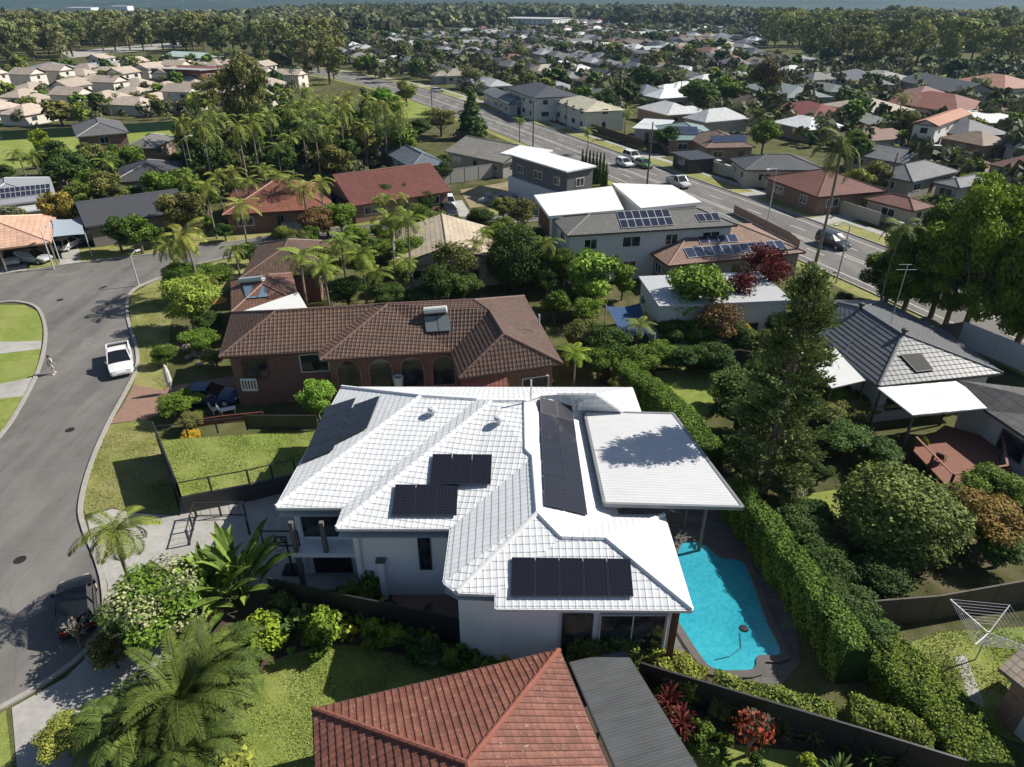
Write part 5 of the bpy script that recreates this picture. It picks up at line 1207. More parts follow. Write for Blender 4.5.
for i, (x, y, w_, h_, c_, l_) in enumerate([(215, 745, 3.4, 1.5, 'yellow', 'pale yellow-green bush at the bottom between feather palms and back lawn'), (150, 760, 3, 1.3, 'yellow', 'low yellow-green bush at the bottom under the feather palms'), (245, 640, 2.6, 1.4, 'green', 'green bush at the left end of the back lawn'),
    (262, 620, 2.4, 1.5, 'lime', 'lime green bush below the banana-like clump'), (285, 585, 2.2, 1.6, 'dark', 'dark bush by the black courtyard fence under the hoop'), (320, 608, 2.2, 2.6, 'bright', 'tall bright bush in front of the black courtyard fence'),
    (316, 632, 1.8, 1.5, 'green', 'bushy green plant at the head of the back lawn'), (374, 625, 1.8, 1.5, 'bright', 'round variegated bush in front of the black fence, right of tall bright bush'), (348, 628, 1.0, .8, 'gold', 'small golden yellow bush by the black fence'),
    (428, 645, 1.6, 1.0, 'grey', 'pale small bush in shade above the red roof'), (499, 648, 1.7, 1.2, 'gold', 'golden yellow bush above the red roof ridge'), (365, 572, 1.6, 2.0, 'green', 'bush beside the white blade wall in the courtyard'), (345, 585, 1.6, 1.2, 'green', 'low bush left of the white blade wall'), (430, 540, .1, .1, 'green', None)]):
    if l_: T('shrub', (x, y), h_, w_, c_, l_, 'bush', 'bush')
# hedge row between white house and the red roof
hedge('leafy green hedge between the white house and the corrugated roof', [(568, 634), (605, 636), (640, 642)], 2.2, 1.9, 2.2, (.075, .125, .03), .10)
hedge('lighter green hedge stepping down from the corrugated roof towards the pool end', [(640, 648), (675, 662), (702, 678)], 1.6, 1.6, 1.6, (.12, .165, .03), .09)
hedge('low hedge in bushy mounds along the black fence beyond the pool', [(715, 682), (770, 696), (835, 712)], 1.3, 1.4, 1.3, (.09, .14, .03), .09)
hedge('bright rounded hedge between black fence and clothes hoist lawn, long arm', [(880, 640), (915, 672), (960, 715), (985, 760)], 1.5, 2.6, 1.5, (.08, .14, .02), .08)
hedge('bright low hedge running along the black fence left of the long hedge arm', [(852, 706), (895, 718), (935, 738)], 1.2, 1.5, 1.2, (.09, .14, .025), .08)
hedge('tall clipped green hedge along the pool side of the white house, shaded end', [(735, 478), (770, 520), (800, 560), (838, 612), (862, 648)], 2.4, 1.5, 2.4, (.05, .105, .018), .09)
hedge('tall clipped bright hedge above the patio roof', [(622, 362), (655, 385), (685, 412), (712, 448)], 2.6, 1.9, 2.6, (.06, .125, .018), .09)
for x, y, c_, h_, w_, l_ in [(560, 0, 0, 0, 0, None), (670, 690, 'maroon', 1.9, 1.4, 'maroon leaved cordyline by the corrugated roof, upper'), (684, 712, 'maroon', 1.7, 1.3, 'maroon leaved cordyline by the corrugated roof, lower'), (664, 705, 'yellow', 1.3, 1.1, 'pale yellow spiky plant between the two maroon cordylines'),
    (650, 672, 'maroon', 1.5, .9, 'small maroon spiky plant at the corner of the corrugated roof'), (690, 738, 'lime', .8, 1.1, 'lime spiky plant on the grass by the black fence'), (722, 752, 'green', .8, 1.0, 'green spiky plant at the bottom below the black fence'), (190, 722, 'yellow', 1.2, 1.6, 'pale spiky plant under the feather palms')]:
    if l_: T('spiky', (x, y), h_, w_, c_, l_, 'plant', 'spiky_plant')
def bare(label, top, H, W, col, ncol=None):
    """bare many-branched frangipani"""
    loc = P(top[0], top[1], H); loc.z = 0; root = empty('frangipani_tree', loc, 0, label, 'tree'); m = MB()
    def br(p, d, L, r, k):
        e = p + d * L; m.tube([p, e], [r, r * .75], 5, caps=False)
        if k: 
            for i in range(3 if k > 1 else 2): br(e, (d + Vector((R.uniform(-1, 1), R.uniform(-1, 1), R.uniform(-.1, .6))) * .85).normalized(), L * .8, r * .72, k - 1)
    br(Vector((0, 0, 0)), Vector((0, 0, 1)), H * .3, .09, 4); m.build('branches', 'palm_bark', root, local=True)
    if ncol: o = bpy.data.objects.new('blossoms', leaf_mesh('blossoms', [cloud([(0, 0, H * .8, W * .3, W * .3, H * .22)], 260, .09, .8, .3)])); COL.objects.link(o); o.parent = root; o.color = ncol + (1,)
bare('bare grey frangipani with a red flowering clump behind the black fence', (756, 722), 2.3, 3, None, (.22, .05, .02))
bare('bare frangipani branches over the bonnet of the parked dark car', (70, 622), 1.8, 2, None)
# right garden
T('dense', (912, 480), 5.0, 7.0, (.065, .09, .03), 'very large round dense tree standing left of the clothes hoist', 'tree', 'round_tree')
T('broad', (748, 372), 5.0, 6.2, 'dark', 'dark rounded tree left of the tall pine, above the hedge', 'tree', 'tree')
T('broad', (790, 388), 4.0, 4.6, 'dark', 'dark bushy tree at the foot of the tall pine', 'tree', 'tree')
T('broad', (790, 478), 1.9, 3.0, 'grey', 'grey-green rounded bush below the pine', 'bush', 'bush'); T('broad', (812, 502), 2.2, 3.4, 'dark', 'dark bush beside the small lawn right of the hedge', 'bush', 'bush')
T('broad', (1000, 500), 3.4, 4.6, (.10, .075, .025), 'reddish-brown tinged bush at the right edge behind the timber fence', 'tree', 'tree'); T('broad', (1000, 472), 3.0, 4.0, 'green', 'green bush at the right edge below the deck', 'tree', 'tree')
T('broad', (970, 490), 2.6, 3.4, 'olive', 'olive bush between the round dense tree and the reddish bush', 'tree', 'tree'); T('broad', (880, 560), 2.4, 3.2, 'dark', 'dark bush between tall hedge and round dense tree', 'bush', 'bush')
T('broad', (845, 570), 2.0, 2.6, 'dark', 'dark low bush on the far side of the tall hedge', 'bush', 'bush'); T('broad', (1010, 535), 2.4, 3.0, 'dark', 'dark bush at the right edge by the timber fence', 'bush', 'bush')
T('pine', (815, 266), 15.5, 5.9, (.058, .086, .034), 'tall dark pine standing between the patio roof and charcoal tiled house', 'tree', 'pine_tree')
T('broad', (848, 398), 2.4, 3.6, 'olive', 'olive bush against the charcoal tiled house, right of the pine', 'bush', 'bush'); T('broad', (868, 392), 2.0, 3.2, 'green', 'hedge-like green bush under the white patio corner', 'bush', 'bush'); T('broad', (852, 425), 2.6, 4.0, 'dark', 'dark bush in the shade below the charcoal tiled house', 'bush', 'bush')
T('broad', (880, 440), 2.4, 3.4, 'dark', 'dark bush left of the timber deck', 'bush', 'bush'); T('shrub', (925, 432), 1.9, 1.2, 'yellow', 'small potted yellow-green plant at the deck corner', 'bush', 'bush')
for x, y, h_, w_, l_ in [(800, 512, 2.4, 3.4, 'first dark bush behind the pool hedge from the pine'), (822, 545, 2.6, 3.6, 'second dark bush behind the pool hedge from the pine'), (846, 585, 2.4, 3.4, 'third dark bush behind the pool hedge from the pine'), (868, 610, 2.2, 3.0, 'last dark bush behind the pool hedge, by the timber fence'), (745, 440, 2.6, 3.4, 'dark bush between the hedge and the rounded dark tree')]:
    T('broad', (x, y), h_, w_, 'dark', l_, 'bush', 'bush')
# beyond the patio roof
T('broad', (725, 385), 2.0, 2.6, 'green', 'small green bush at the edge of the little lawn', 'bush', 'bush')
red = T('thin', (770, 243), 7.6, 5.6, 'red', 'red leaved tree in front of the main road', 'tree', 'red_leaved_tree'); T('thin', (745, 270), 6.2, 4.4, 'maroon', 'dark maroon leaved tree left of the pine', 'tree', 'red_leaved_tree')
T('thin', (722, 300), 5.0, 4.6, 'brown', 'brownish sparse tree beside the flat roofed white building', 'tree', 'tree'); T('broad', (745, 322), 3.0, 1.8, (.24, .19, .03), 'yellow leaved shrub below the maroon tree', 'bush', 'bush')
T('bigleaf', (703, 262), 7.4, 6.2, (.085, .15, .03), 'large-leaved bright green tree in front of the flat roofed white building', 'tree', 'large_leaved_tree'); T('bigleaf', (592, 248), 6.6, 6.0, (.085, .15, .03), 'large-leaved green tree behind the brown roofed house, below the grey tiled roof', 'tree', 'large_leaved_tree')
T('bigleaf', (625, 262), 4.2, 3.0, 'green', 'smaller large-leaved tree right of the other below the grey tiled roof', 'tree', 'large_leaved_tree'); T('bigleaf', (655, 290), 3.6, 2.6, 'green', 'large-leaved bush at the corner of the flat roofed white building', 'tree', 'large_leaved_tree')
T('dense', (514, 224), 7.2, 6.4, 'dark', 'dense dark tree between sand roof and grey tiled white house', 'tree', 'round_tree'); T('coco', (545, 238), 5.6, 4.4, 'palm', 'palm right of the dense dark tree', 'palm', 'palm')
T('thin', (452, 240), 6.4, 5.6, 'olive', 'sparse olive tree in front of the sand roof', 'tree', 'tree'); T('broad', (440, 262), 5.0, 5.0, 'dark', 'dark tree behind the brown roof, beside the sand roof', 'tree', 'tree'); T('broad', (462, 272), 3.6, 4.2, 'dark', 'dark bush below the sparse olive tree', 'tree', 'tree')
for x, y, h_, w_, c_, l_ in [(612, 325, 4, 4.6, 'dark', 'dark tree behind the upper edge of the white roof'), (640, 345, 3, 4, 'green', 'green shrub left of the bright hedge'), (585, 318, 3.4, 4, 'olive', 'olive shrub between brown roof and blue canopy'), (565, 285, 3, 3.4, 'dark', 'dark shrub right of the brown roof corner'),
    (660, 340, 2.6, 3.2, 'green', 'green shrub below the flat roofed white building'), (672, 318, 3.2, 3.6, 'dark', 'dark tree against the corner of the flat roofed white building'), (705, 318, 3.4, 4, 'green', 'green tree against the wall of the flat roofed white building'), (738, 322, 3.2, 3.6, 'dark', 'dark tree at the right end of the flat roofed white building'), (690, 345, 2.6, 3.6, 'dark', 'dark shrub below the flat roofed white building'), (720, 345, 3, 4, 'dark', 'dark shrub left of the maroon tree'), (600, 345, 3.2, 3.4, 'green', 'green shrub above the upper right corner of the white roof'), (530, 365, 1.8, 3.0, 'dark', 'dark shrub between brown roof and white roof'), (625, 375, 2.4, 2.6, 'olive', 'olive shrub touching the top corner of the white roof'), (555, 255, 3, 3, 'green', 'green shrub beside the dense dark tree')]:
    T('broad', (x, y), h_, w_, c_, l_, 'tree', 'shrub')
T('palm', (575, 350), 3.6, 3.6, 'lime', 'low bright palm just above the white roof', 'palm', 'palm'); T('palm', (534, 365), 3.0, 2.6, 'lime', 'small palm above the middle of the white roof', 'palm', 'palm'); T('palm', (640, 322), 3.6, 3.4, 'palm', 'low palm by the blue canopy', 'palm', 'palm')
# tall palm and road trees
T('palm', (845, 132), 15.5, 6.6, (.06, .085, .028), 'very tall palm with a dark leaning trunk beside the main road', 'palm', 'tall_palm')
T('palm', (905, 222), 9.5, 4.8, (.055, .08, .028), 'tall palm among the big leafy trees by the main road', 'palm', 'tall_palm'); T('palm', (672, 212), 5.4, 5.2, (.06, .08, .028), 'dark palm standing between grey tiled and tan tiled roofs', 'palm', 'palm'); T('palm', (650, 222), 5.0, 4.2, (.06, .08, .028), 'dark palm at the left corner of the tan tiled roof', 'palm', 'palm')
for x, y, h_, w_, c_, l_ in [(962, 334, 17, 9, 'green', 'big leafy tree at the right beside the main road, tallest'), (1012, 350, 16.5, 9, 'green', 'big leafy tree at the right edge beside the main road'), (903, 312, 11, 7.5, 'green', 'leafy tree nearest the red-brown roofs, left end of the roadside group'), (930, 318, 13.5, 8, 'dark', 'dark leafy tree behind the charcoal tiled house'), (988, 344, 14, 8, 'dark', 'dark leafy tree between the two biggest roadside trees')][:0] + [(962, 334, 16.5, 8, 'green', 'big leafy tree at the right beside the main road, tallest'), (1014, 350, 15, 8, 'green', 'big leafy tree at the right edge beside the main road'), (903, 312, 11, 7, 'green', 'leafy tree nearest the red-brown roofs, left end of the roadside group'), (930, 318, 13.0, 7, 'dark', 'dark leafy tree behind the charcoal tiled house'), (885, 304, 7.5, 6, 'dark', 'lower dark tree touching the charcoal tiled roof'), (945, 326, 9, 7, 'green', 'leafy tree low in the roadside group, behind the aerial'), (1050, 366, 15, 9, 'dark', 'dark tree cut by the right edge of the photo')]:
    T('wide', (x, y), h_ * .92, w_, (.085, .13, .018) if c_ == 'green' else (.055, .085, .016), l_, 'tree', 'leafy_tree', base=P(x, y))
# left side, brick house garden
T('broad', (181, 275), 5.6, 6.0, (.11, .15, .035), 'light green round tree on the corner verge above the parked ute', 'tree', 'round_tree'); T('dense', (178, 262), 4.4, 4.2, 'green', 'dense clipped tree behind the light green corner tree', 'tree', 'round_tree')
T('coco', (180, 228), 8.0, 5.6, (.13, .145, .04), 'tall yellowish palm on the street corner left of the brown roofs', 'palm', 'palm'); T('coco', (168, 240), 6.0, 4.6, (.11, .14, .04), 'shorter yellowish palm on the street corner', 'palm', 'palm')
T('broad', (208, 262), 3.6, 4.2, 'green', 'rounded green tree between corner palms and brown roof', 'tree', 'round_tree'); T('coco', (233, 246), 4.6, 3.4, 'palm', 'small palm at the corner of the brown tiled roof', 'palm', 'palm'); T('coco', (208, 276), 3.4, 3.0, 'palm', 'low palm left of the solar heater', 'palm', 'palm')
for x, y, h_, w_, c_, l_ in [(195, 330, 2.4, 3.6, 'green', 'bush in the rock garden left of the brick house'), (205, 312, 2.6, 3.2, 'dark', 'dark bush behind the rock garden'), (176, 392, 2.2, 3.4, 'green', 'bush between paver drive and raised lawn'), (190, 412, 1.6, 2.0, 'olive', 'olive bush at the corner of the raised lawn'), (213, 348, 1.8, 2.6, 'olive', 'bush by the left corner of the brick house'), (313, 378, 3.8, 3.0, (.085, .15, .03), 'bright round bush in front of the brick wall, left of the white roof'), (160, 345, 2.0, 2.2, 'green', 'bush beside the parked ute'), (435, 374, 1.6, 1.6, 'green', 'potted bush above the white roof by the arches'), (190, 430, 1.4, 1.6, 'gold', 'small yellow shrub at the corner of the raised lawn')]:
    T('broad', (x, y), h_, w_, c_, l_, 'bush', 'bush')
# palms between brown roofs and the cross street
for x, y, h_, w_, l_ in [(300, 250, 7.0, 5.6, 'feathery palm rising over the brown roof corner, beside the white patio'), (322, 262, 6.4, 4.6, 'palm right of the feathery palm over the brown roof'), (341, 236, 6.8, 4.6, 'palm left of the pair of tall palms'), (360, 250, 6.4, 4.4, 'palm just left of the pair of tall palms'), (388, 212, 9.0, 4.6, 'left one of the pair of tall palms before the sand roof'), (407, 214, 9.2, 5.0, 'right one of the pair of tall palms before the sand roof'),
    (404, 258, 4.8, 3.8, 'short palm below the pair of tall palms'), (375, 268, 5.0, 4.0, 'short palm left of the short palm below the tall pair')]:
    T('palm', (x, y), h_, w_, (.085, .12, .03), l_, 'palm', 'palm')
for x, y, h_, w_, c_, l_ in [(315, 205, 5.0, 5.0, 'brown', 'brownish bare tree near the dark van'), (338, 200, 5, 4.6, 'green', 'green tree left of the red gable roof'), (345, 275, 3.8, 4.4, 'dark', 'dark bush among palms behind the brown roof, left'), (385, 282, 3.4, 4.2, 'dark', 'dark bush among palms behind the brown roof, right'), (420, 285, 3, 3.4, 'dark', 'dark bush behind the solar water heater')]:
    T('broad', (x, y), h_, w_, c_, l_, 'tree', 'shrub')
for i, (x, h_, w_) in enumerate([(366, 3.6, 2.6), (384, 4.4, 2.8), (403, 4.2, 1.9), (424, 3.2, 3.0)]):
    T('dense', (x, (190, 183, 182, 190)[i]), h_, w_, 'dark', '%s from the left of the four clipped shrubs before the red gable roof' % ORD[i], 'shrub', 'clipped_shrub', 'clipped shrubs before the red gable roof')
for i in range(7): T('cypress', (583 + i * 3.6, 148 + i * .7), 5.5 - .1 * (i % 3), 1.0, 'dark', '%s cypress from the left in the row behind the white cube house' % ORD[i], 'tree', 'cypress_tree', 'cypress trees behind the white cube house')
T('cypress', (607, 162), 4.4, 1.0, 'dark', 'lone cypress just right of the cypress row', 'tree', 'cypress_tree'); T('cypress', (573, 180), 4.6, 1.0, 'dark', 'lone cypress in front of the white cube house', 'tree', 'cypress_tree')
# left block trees
for x, y, h_, w_, c_, k_, l_ in [(36, 128, 5.6, 4.6, 'lime', 'broad_mid', 'bright green tree on the park lawn at the left'), (66, 150, 6.4, 6, 'dark', 'broad_mid', 'dark tree in front of the two-storey brick house'), (52, 190, 6, 4.6, (.12, .11, .03), 'broad_mid', 'yellow-brown tree left of the charcoal roof'), (112, 216, 4.6, 4.2, 'dark', 'broad_mid', 'dark tree before the charcoal roof, left'), (132, 214, 5, 4.4, 'green', 'broad_mid', 'green tree before the charcoal roof, right'), (150, 222, 3.4, 3, 'green', 'broad_mid', 'small tree at the right end of the charcoal roof'), (8, 205, 3.6, 4, 'grey', 'broad_mid', 'grey-green bush at the left edge'), (85, 168, 5, 4.6, 'green', 'broad_mid', 'green tree left of the charcoal and white gables'), (98, 182, 3.6, 4, 'olive', 'broad_mid', 'olive bush below the white gables'), (130, 186, 3.4, 4, 'dark', 'broad_mid', 'dark bush before the white gables'), (222, 222, 2.6, 3, 'dark', 'broad_mid', 'dark bush by the orange-red roof')]:
    T(k_, (x, y), h_, w_, c_, l_, 'tree', 'tree')
T('palm', (16, 150), 6.4, 4.6, 'palm', 'palm at the left edge standing before the solar panel roof', 'palm', 'palm'); T('palm', (31, 152), 6.4, 4.4, 'palm', 'second palm from the left edge before the solar panel roof', 'palm', 'palm'); T('palm', (104, 158), 6.0, 4.8, 'palm', 'palm before the charcoal roof with white gables', 'palm', 'palm')
for i, (x, y) in enumerate([(216, 172), (232, 168), (247, 178), (262, 166), (276, 172), (288, 176), (302, 184), (320, 178), (240, 200), (205, 182)]):
    T('palm', (x, y), R.uniform(6.2, 7.6), R.uniform(4.2, 5), (.10, .125, .035), '%s palm of the row hiding the orange-red roof, in planting order from left' % ORD[i], 'palm', 'palm', 'palms hiding the orange-red roof')
# the big gum and the grove right of it
T('gum_mid', (236, 50), 19, 10.5, (.08, .095, .042), 'tall spreading gum tree rising above the grove of palms', 'tree', 'gum_tree'); T('gum_mid', (206, 74), 11, 8, 'olive', 'smaller gum tree left of the tall spreading gum', 'tree', 'gum_tree')
T('broad_mid', (385, 86), 8.5, 9, (.07, .14, .02), 'bright green ball-shaped tree near the main road bend', 'tree', 'round_tree'); T('cone', (363, 86), 12, 6.5, 'dark', 'dark cone-shaped tree left of the bright green ball tree', 'tree', 'cone_tree'); T('gum_mid', (470, 62), 12.5, 8.5, 'grey', 'pale grey-green tree beside the main road bend', 'tree', 'gum_tree'); T('cone', (470, 88), 10.5, 8.5, 'dark', 'dark tree in front of the pale grey-green tree', 'tree', 'cone_tree')
T('gum_mid', (440, 106), 6.5, 9, 'olive', 'wide olive tree beside the dark tree at the road bend', 'tree', 'gum_tree'); T('broad_mid', (405, 80), 7, 7, 'yellow', 'yellowish tree right of the bright green ball tree', 'tree', 'tree'); T('broad_mid', (418, 118), 5, 6, 'dark', 'dark tree above the noise wall', 'tree', 'tree')
grove = []
gp = [P(205, 146), P(345, 136), P(400, 146), P(410, 168), P(345, 180), P(320, 185), P(222, 198), P(190, 190), P(195, 160)]
pts_ = []
while len(pts_) < 120:
    x, y = R.uniform(-90, -10), R.uniform(85, 190)
    if inpoly(x, y, gp) and all((x - a) ** 2 + (y - b) ** 2 > 6 for a, b in pts_) and not any((x - a) ** 2 + (y - b) ** 2 < (r * .7) ** 2 for a, b, r in TAKEN[:0]): pts_.append((x, y))
gpalm, gtree = [], []
for i, (x, y) in enumerate(pts_):
    if i % 5 < 3: gpalm.append(T('palm' if i % 2 else 'palm_far', (0, 0), R.uniform(6.5, 11.5), R.uniform(4, 5.4), ['palm', (.07, .10, .03), (.10, .12, .035)][i % 3], 'x', 'palm', 'palm', 'palms of the dark grove left of the red gable roof', base=(x, y)))
    else: gtree.append(T('broad_mid', (0, 0), R.uniform(5, 9), R.uniform(5, 7.5), ['dark', 'green', 'dark', 'olive'][i % 4], 'x', 'tree', 'tree', 'trees of the dark grove left of the red gable roof', base=(x, y)))
number(gpalm, 'tall palm in the dark grove above the red gable roof, %s palm from the left'); number(gtree, 'leafy tree in the dark grove above the red gable roof, %s tree from the left')
for i, (x, y, h_, w_, c_, l_) in enumerate([(668, 126, 5, 6.5, 'dark', 'dark tree at the road beside the teal roof'), (655, 118, 0, 0, '', None), (880, 160, 5, 6, 'olive', 'olive grassy clump behind the tall palm'), (862, 168, 4.6, 5, 'yellow', 'yellow-green clump behind the tall palm'), (768, 118, 7, 6, 'green', 'leafy green tree above the charcoal roofed cream house'), (943, 163, 3.4, 4, 'dark', 'dark bush beside the grey roof with skylight'), (975, 172, 3, 4.6, 'lime', 'bright bush at the street bend on the right'), (990, 150, 0, 0, '', None), (960, 152, 2.4, 5, 'green', 'clipped green hedge bush by the paved drive on the right'), (945, 150, 2.2, 3, 'green', 'clipped bush by the white car on the right'), (600, 78, 0, 0, '', None), (645, 64, 9, 11, 'dark', 'wide dark tree in the middle of the far suburb'), (700, 78, 9, 13, 'dark', 'wide dark spreading tree above the teal roof'), (730, 76, 8, 10, 'green', 'wide green tree right of the dark spreading tree'), (605, 88, 7, 7, 'dark', 'dark tree above the cream roof at the road'), (772, 56, 13, 10, (.09, .075, .04), 'tall brownish gum above the red long roof'), (910, 100, 4, 5, 'dark', 'dark tree by the sand roof on the right'), (1000, 98, 4, 5, 'green', 'tree between rust-brown roof and orange roof')]):
    if l_: T('broad_mid', (x, y), h_, w_, c_, l_, 'tree', 'tree')
for x, y, h_, l_ in [(627, 110, 6, 'palm at the road by the white fence'), (520, 118, 5, 'palm before the two-storey white house with charcoal roof'), (606, 92, 6, 'palm beside the cream roof at the road'), (640, 0, 0, None), (588, 128, 5, 'palm by the low white fence near the parked cars'), (712, 96, 6, 'palm behind the tan-brown solar roof')]:
    if l_: T('palm_far', (x, y), h_, 4.4, 'palm', l_, 'palm', 'palm')
# ---------------------------------------------------------------- vehicles
def grid_loft(m, rings, mi=0, close=False, cap=False):
    for a, b in zip(rings, rings[1:]):
        n = len(a)
        for k in range(n if close else n - 1): j = (k + 1) % n; m.face([a[k], b[k], b[j], a[j]], mi=mi)
    if cap: m.face(rings[0], mi=mi); m.face(rings[-1][::-1], mi=mi)
def car(label, pos, rz, col, kind='hatch', group=None, cat='car', name='car'):
    root = empty(name, (pos[0], pos[1], .012), rz, label, cat, group)
    L, Wd, Hh = dict(hatch=(4.2, 1.78, 1.48), suv=(4.6, 1.88, 1.72), sedan=(4.75, 1.85, 1.45), ute=(5.2, 1.9, 1.78), van=(5.0, 1.95, 2.0))[kind]
    h = L / 2; w = Wd / 2
    # body sections: x, half width, bottom, belt height, top height at the middle
    bl = dict(hatch=.92, suv=1.08, sedan=.9, ute=1.05, van=1.1)[kind]
    st = [(-h, .80, .42, bl * .72, bl * .74), (-h + .08, .93, .32, bl * .92, bl * .95), (-h + .45, 1, .26, bl * .98, bl * 1.0), (-h * .4, 1.0, .24, bl, bl * 1.01), (h * .15, 1.0, .24, bl * .98, bl * 1.0), (h * .42, .99, .24, bl * .93, bl * .98), (h - .5, .96, .26, bl * .82, bl * .88), (h - .12, .88, .30, bl * .70, bl * .75), (h, .74, .40, bl * .52, bl * .55)]
    if kind == 'sedan': st[1] = (-h + .08, .9, .32, bl * .9, bl * .93)
    rings = []
    for x, f, zb, zs, zt in st:
        W2 = w * f; zm = (zb + zs) / 2; r = [(x, -W2 * .9, zb), (x, -W2, zb + .12), (x, -W2 * 1.0, zm + .05), (x, -W2 * .96, zs), (x, -W2 * .5, zt), (x, 0, zt + .01)]
        rings.append(r + [(x, -y, z) for _, y, z in r[-2::-1]])
    m = MB(); grid_loft(m, rings, cap=True, close=True); o = m.build('body', 'paint', root, col, smooth=False, local=True)
    b = o.modifiers.new('bevel', 'BEVEL'); b.width = .03; b.segments = 2; b.limit_method = 'ANGLE'; b.angle_limit = .5
    cab = dict(hatch=[(-h + .12, .05), (-h + .42, 1), (h * .08, 1), (h * .48, .0)], suv=[(-h + .1, .08), (-h + .32, 1), (h * .12, 1), (h * .48, .0)], sedan=[(-h + .55, .0), (-h + 1.25, 1), (h * .05, 1), (h * .44, .0)], ute=[(-h * .12, .05), (-h * .08, 1), (h * .22, 1), (h * .52, .0)], van=[(-h + .06, .05), (-h + .18, 1), (h * .35, 1), (h * .74, .0)])[kind]
    rg = []
    for x, t in cab:
        zt = bl * .97 + (Hh - bl * .97) * t; W2 = w * (.93 - .17 * t); rg.append([(x, -w * .93, bl * .96), (x, -(w * .93 + W2) / 2, (bl * .96 + zt) / 2), (x, -W2, zt - .03 * t), (x, 0, zt), (x, W2, zt - .03 * t), (x, (w * .93 + W2) / 2, (bl * .96 + zt) / 2), (x, w * .93, bl * .96)])
    m = MB(); grid_loft(m, rg, cap=True); m.build('windows', 'car_glass', root, local=True)
    x1, x2 = cab[1][0], cab[2][0]; m = MB(); W2 = w * .76
    m.face([(x1 - .02, -W2, Hh - .015), (x2 + .05, -W2, Hh - .02), (x2 + .05, 0, Hh + .02), (x1 - .02, 0, Hh + .02)]); m.face([(x1 - .02, 0, Hh + .02), (x2 + .05, 0, Hh + .02), (x2 + .05, W2, Hh - .02), (x1 - .02, W2, Hh - .015)])
    m.face([(x1 - .02, -W2, Hh - .015), (x1 - .02, -W2, Hh - .07), (x2 + .05, -W2, Hh - .07), (x2 + .05, -W2, Hh - .02)]); m.face([(x1 - .02, W2, Hh - .015), (x2 + .05, W2, Hh - .02), (x2 + .05, W2, Hh - .07), (x1 - .02, W2, Hh - .07)])
    for s in (-1, 1):      # pillars
        for (xa, ta), (xb, tb) in ((cab[0], cab[1]), (cab[2], cab[3])):
            za, zb = (Hh if ta > .5 else bl * .97), (Hh if tb > .5 else bl * .97); ya, yb = s * w * (.77 if ta > .5 else .94), s * w * (.77 if tb > .5 else .94); m.bar((xa, ya, za - .01), (xb, yb, zb - .01), .07, .05)
        xm = (x1 + x2) / 2; m.bar((xm, s * w * .77, Hh - .03), (xm, s * w * .945, bl * .96), .07, .05)
    m.build('roof', 'paint', root, col, local=True)
    if kind == 'ute':
        m = MB(); m.box((-h + .12, -w * .84, bl * 1.0), (-h * .16, w * .84, bl * 1.02 + .02)); m.build('tray', 'rubber', root, local=True); m = MB()
        for s in (-1, 1): m.box((-h + .05, s * w * .9 - .05, bl * .9), (-h * .15, s * w * .9 + .05, bl + .16))
        m.box((-h + .02, -w * .9, bl * .9), (-h + .1, w * .9, bl + .16)); m.tube([(-h * .2, -w * .8, bl), (-h * .2, -w * .75, Hh - .1), (-h * .2, w * .75, Hh - .1), (-h * .2, w * .8, bl)], .03); m.build('tray_side', 'paint', root, col, local=True)
    for sx in (-h * .62, h * .62):
        for s in (-1, 1):
            m = MB(); y0, y1 = s * (w * .99 - .2), s * (w * .99 + .012); m.tube([(sx, y0, .33), (sx, y1, .33)], .33, 16); wh = m.build('wheel', 'rubber', root, local=True)
            m = MB(); m.tube([(sx, y1 - s * .03, .33), (sx, y1 + s * .008, .33)], .2, 12); m.build('rim', 'metal', wh, (.5, .5, .5), local=True)
    for s in (-1, 1):
        m = MB(); m.box((h - .22, s * w * .58 - .17, bl * .56), (h - .035, s * w * .58 + .17, bl * .70)); m.build('headlight', 'lamp_lens', root, local=True)
        m = MB(); m.box((-h - .004, s * w * .66 - .13, bl * .72), (-h + .1, s * w * .66 + .13, bl * .90)); m.build('tail_light', 'tail_lens', root, local=True)
        m = MB(); m.box((h * .36, s * w * 1.06 - .08, bl * .94), (h * .36 + .12, s * w * 1.06 + .08, bl * 1.08)); m.build('mirror', 'paint', root, col, local=True)
    m = MB(); m.box((h - .06, -.26, .42), (h + .012, .26, .54)); m.build('number_plate', 'metal', root, (.5, .5, .45), local=True)
    TAKEN.append((pos[0], pos[1], 3)); return root
rdir = (far_s[20] - far_s[19]).normalized(); ra = math.atan2(rdir.y, rdir.x)
G_ = lambda x, y: P(x, y, .0)
car('white utility with an open rear tray parked at the kerb', G_(122, 366), math.radians(-61), (.72, .72, .72), 'ute', cat='utility truck', name='utility_truck')
car('dark grey hatchback parked at the kerb above the concrete drive at the bottom left', G_(80, 612), math.radians(121), (.010, .011, .013), 'hatch')
car('shiny blue sedan parked on the drive under the brick house', G_(210, 402), math.radians(3), (.03, .055, .15), 'sedan')
car('white small hatchback reversing out under the blue-grey sail', G_(69, 248), math.radians(86), (.72, .72, .72), 'hatch'); car('silver car under the orange roofed carport', G_(35, 262), math.radians(-10), (.38, .40, .42), 'hatch'); car('white car deeper under the orange roofed carport', G_(14, 262), math.radians(-60), (.6, .6, .58), 'hatch'); car('grey van parked beside the blue-grey sail', G_(96, 241), math.radians(10), (.12, .13, .14), 'van')
car('white hatchback on the drive of the red gable roofed house', G_(449, 206), math.radians(-80), (.72, .72, .72), 'hatch'); car('black car parked below the white hatchback', G_(449, 214), math.radians(-70), (.02, .02, .022), 'sedan')
car('black van parked on the side street by the brown roof', G_(292, 237), math.radians(175), (.018, .018, .02), 'van', cat='van', name='van')
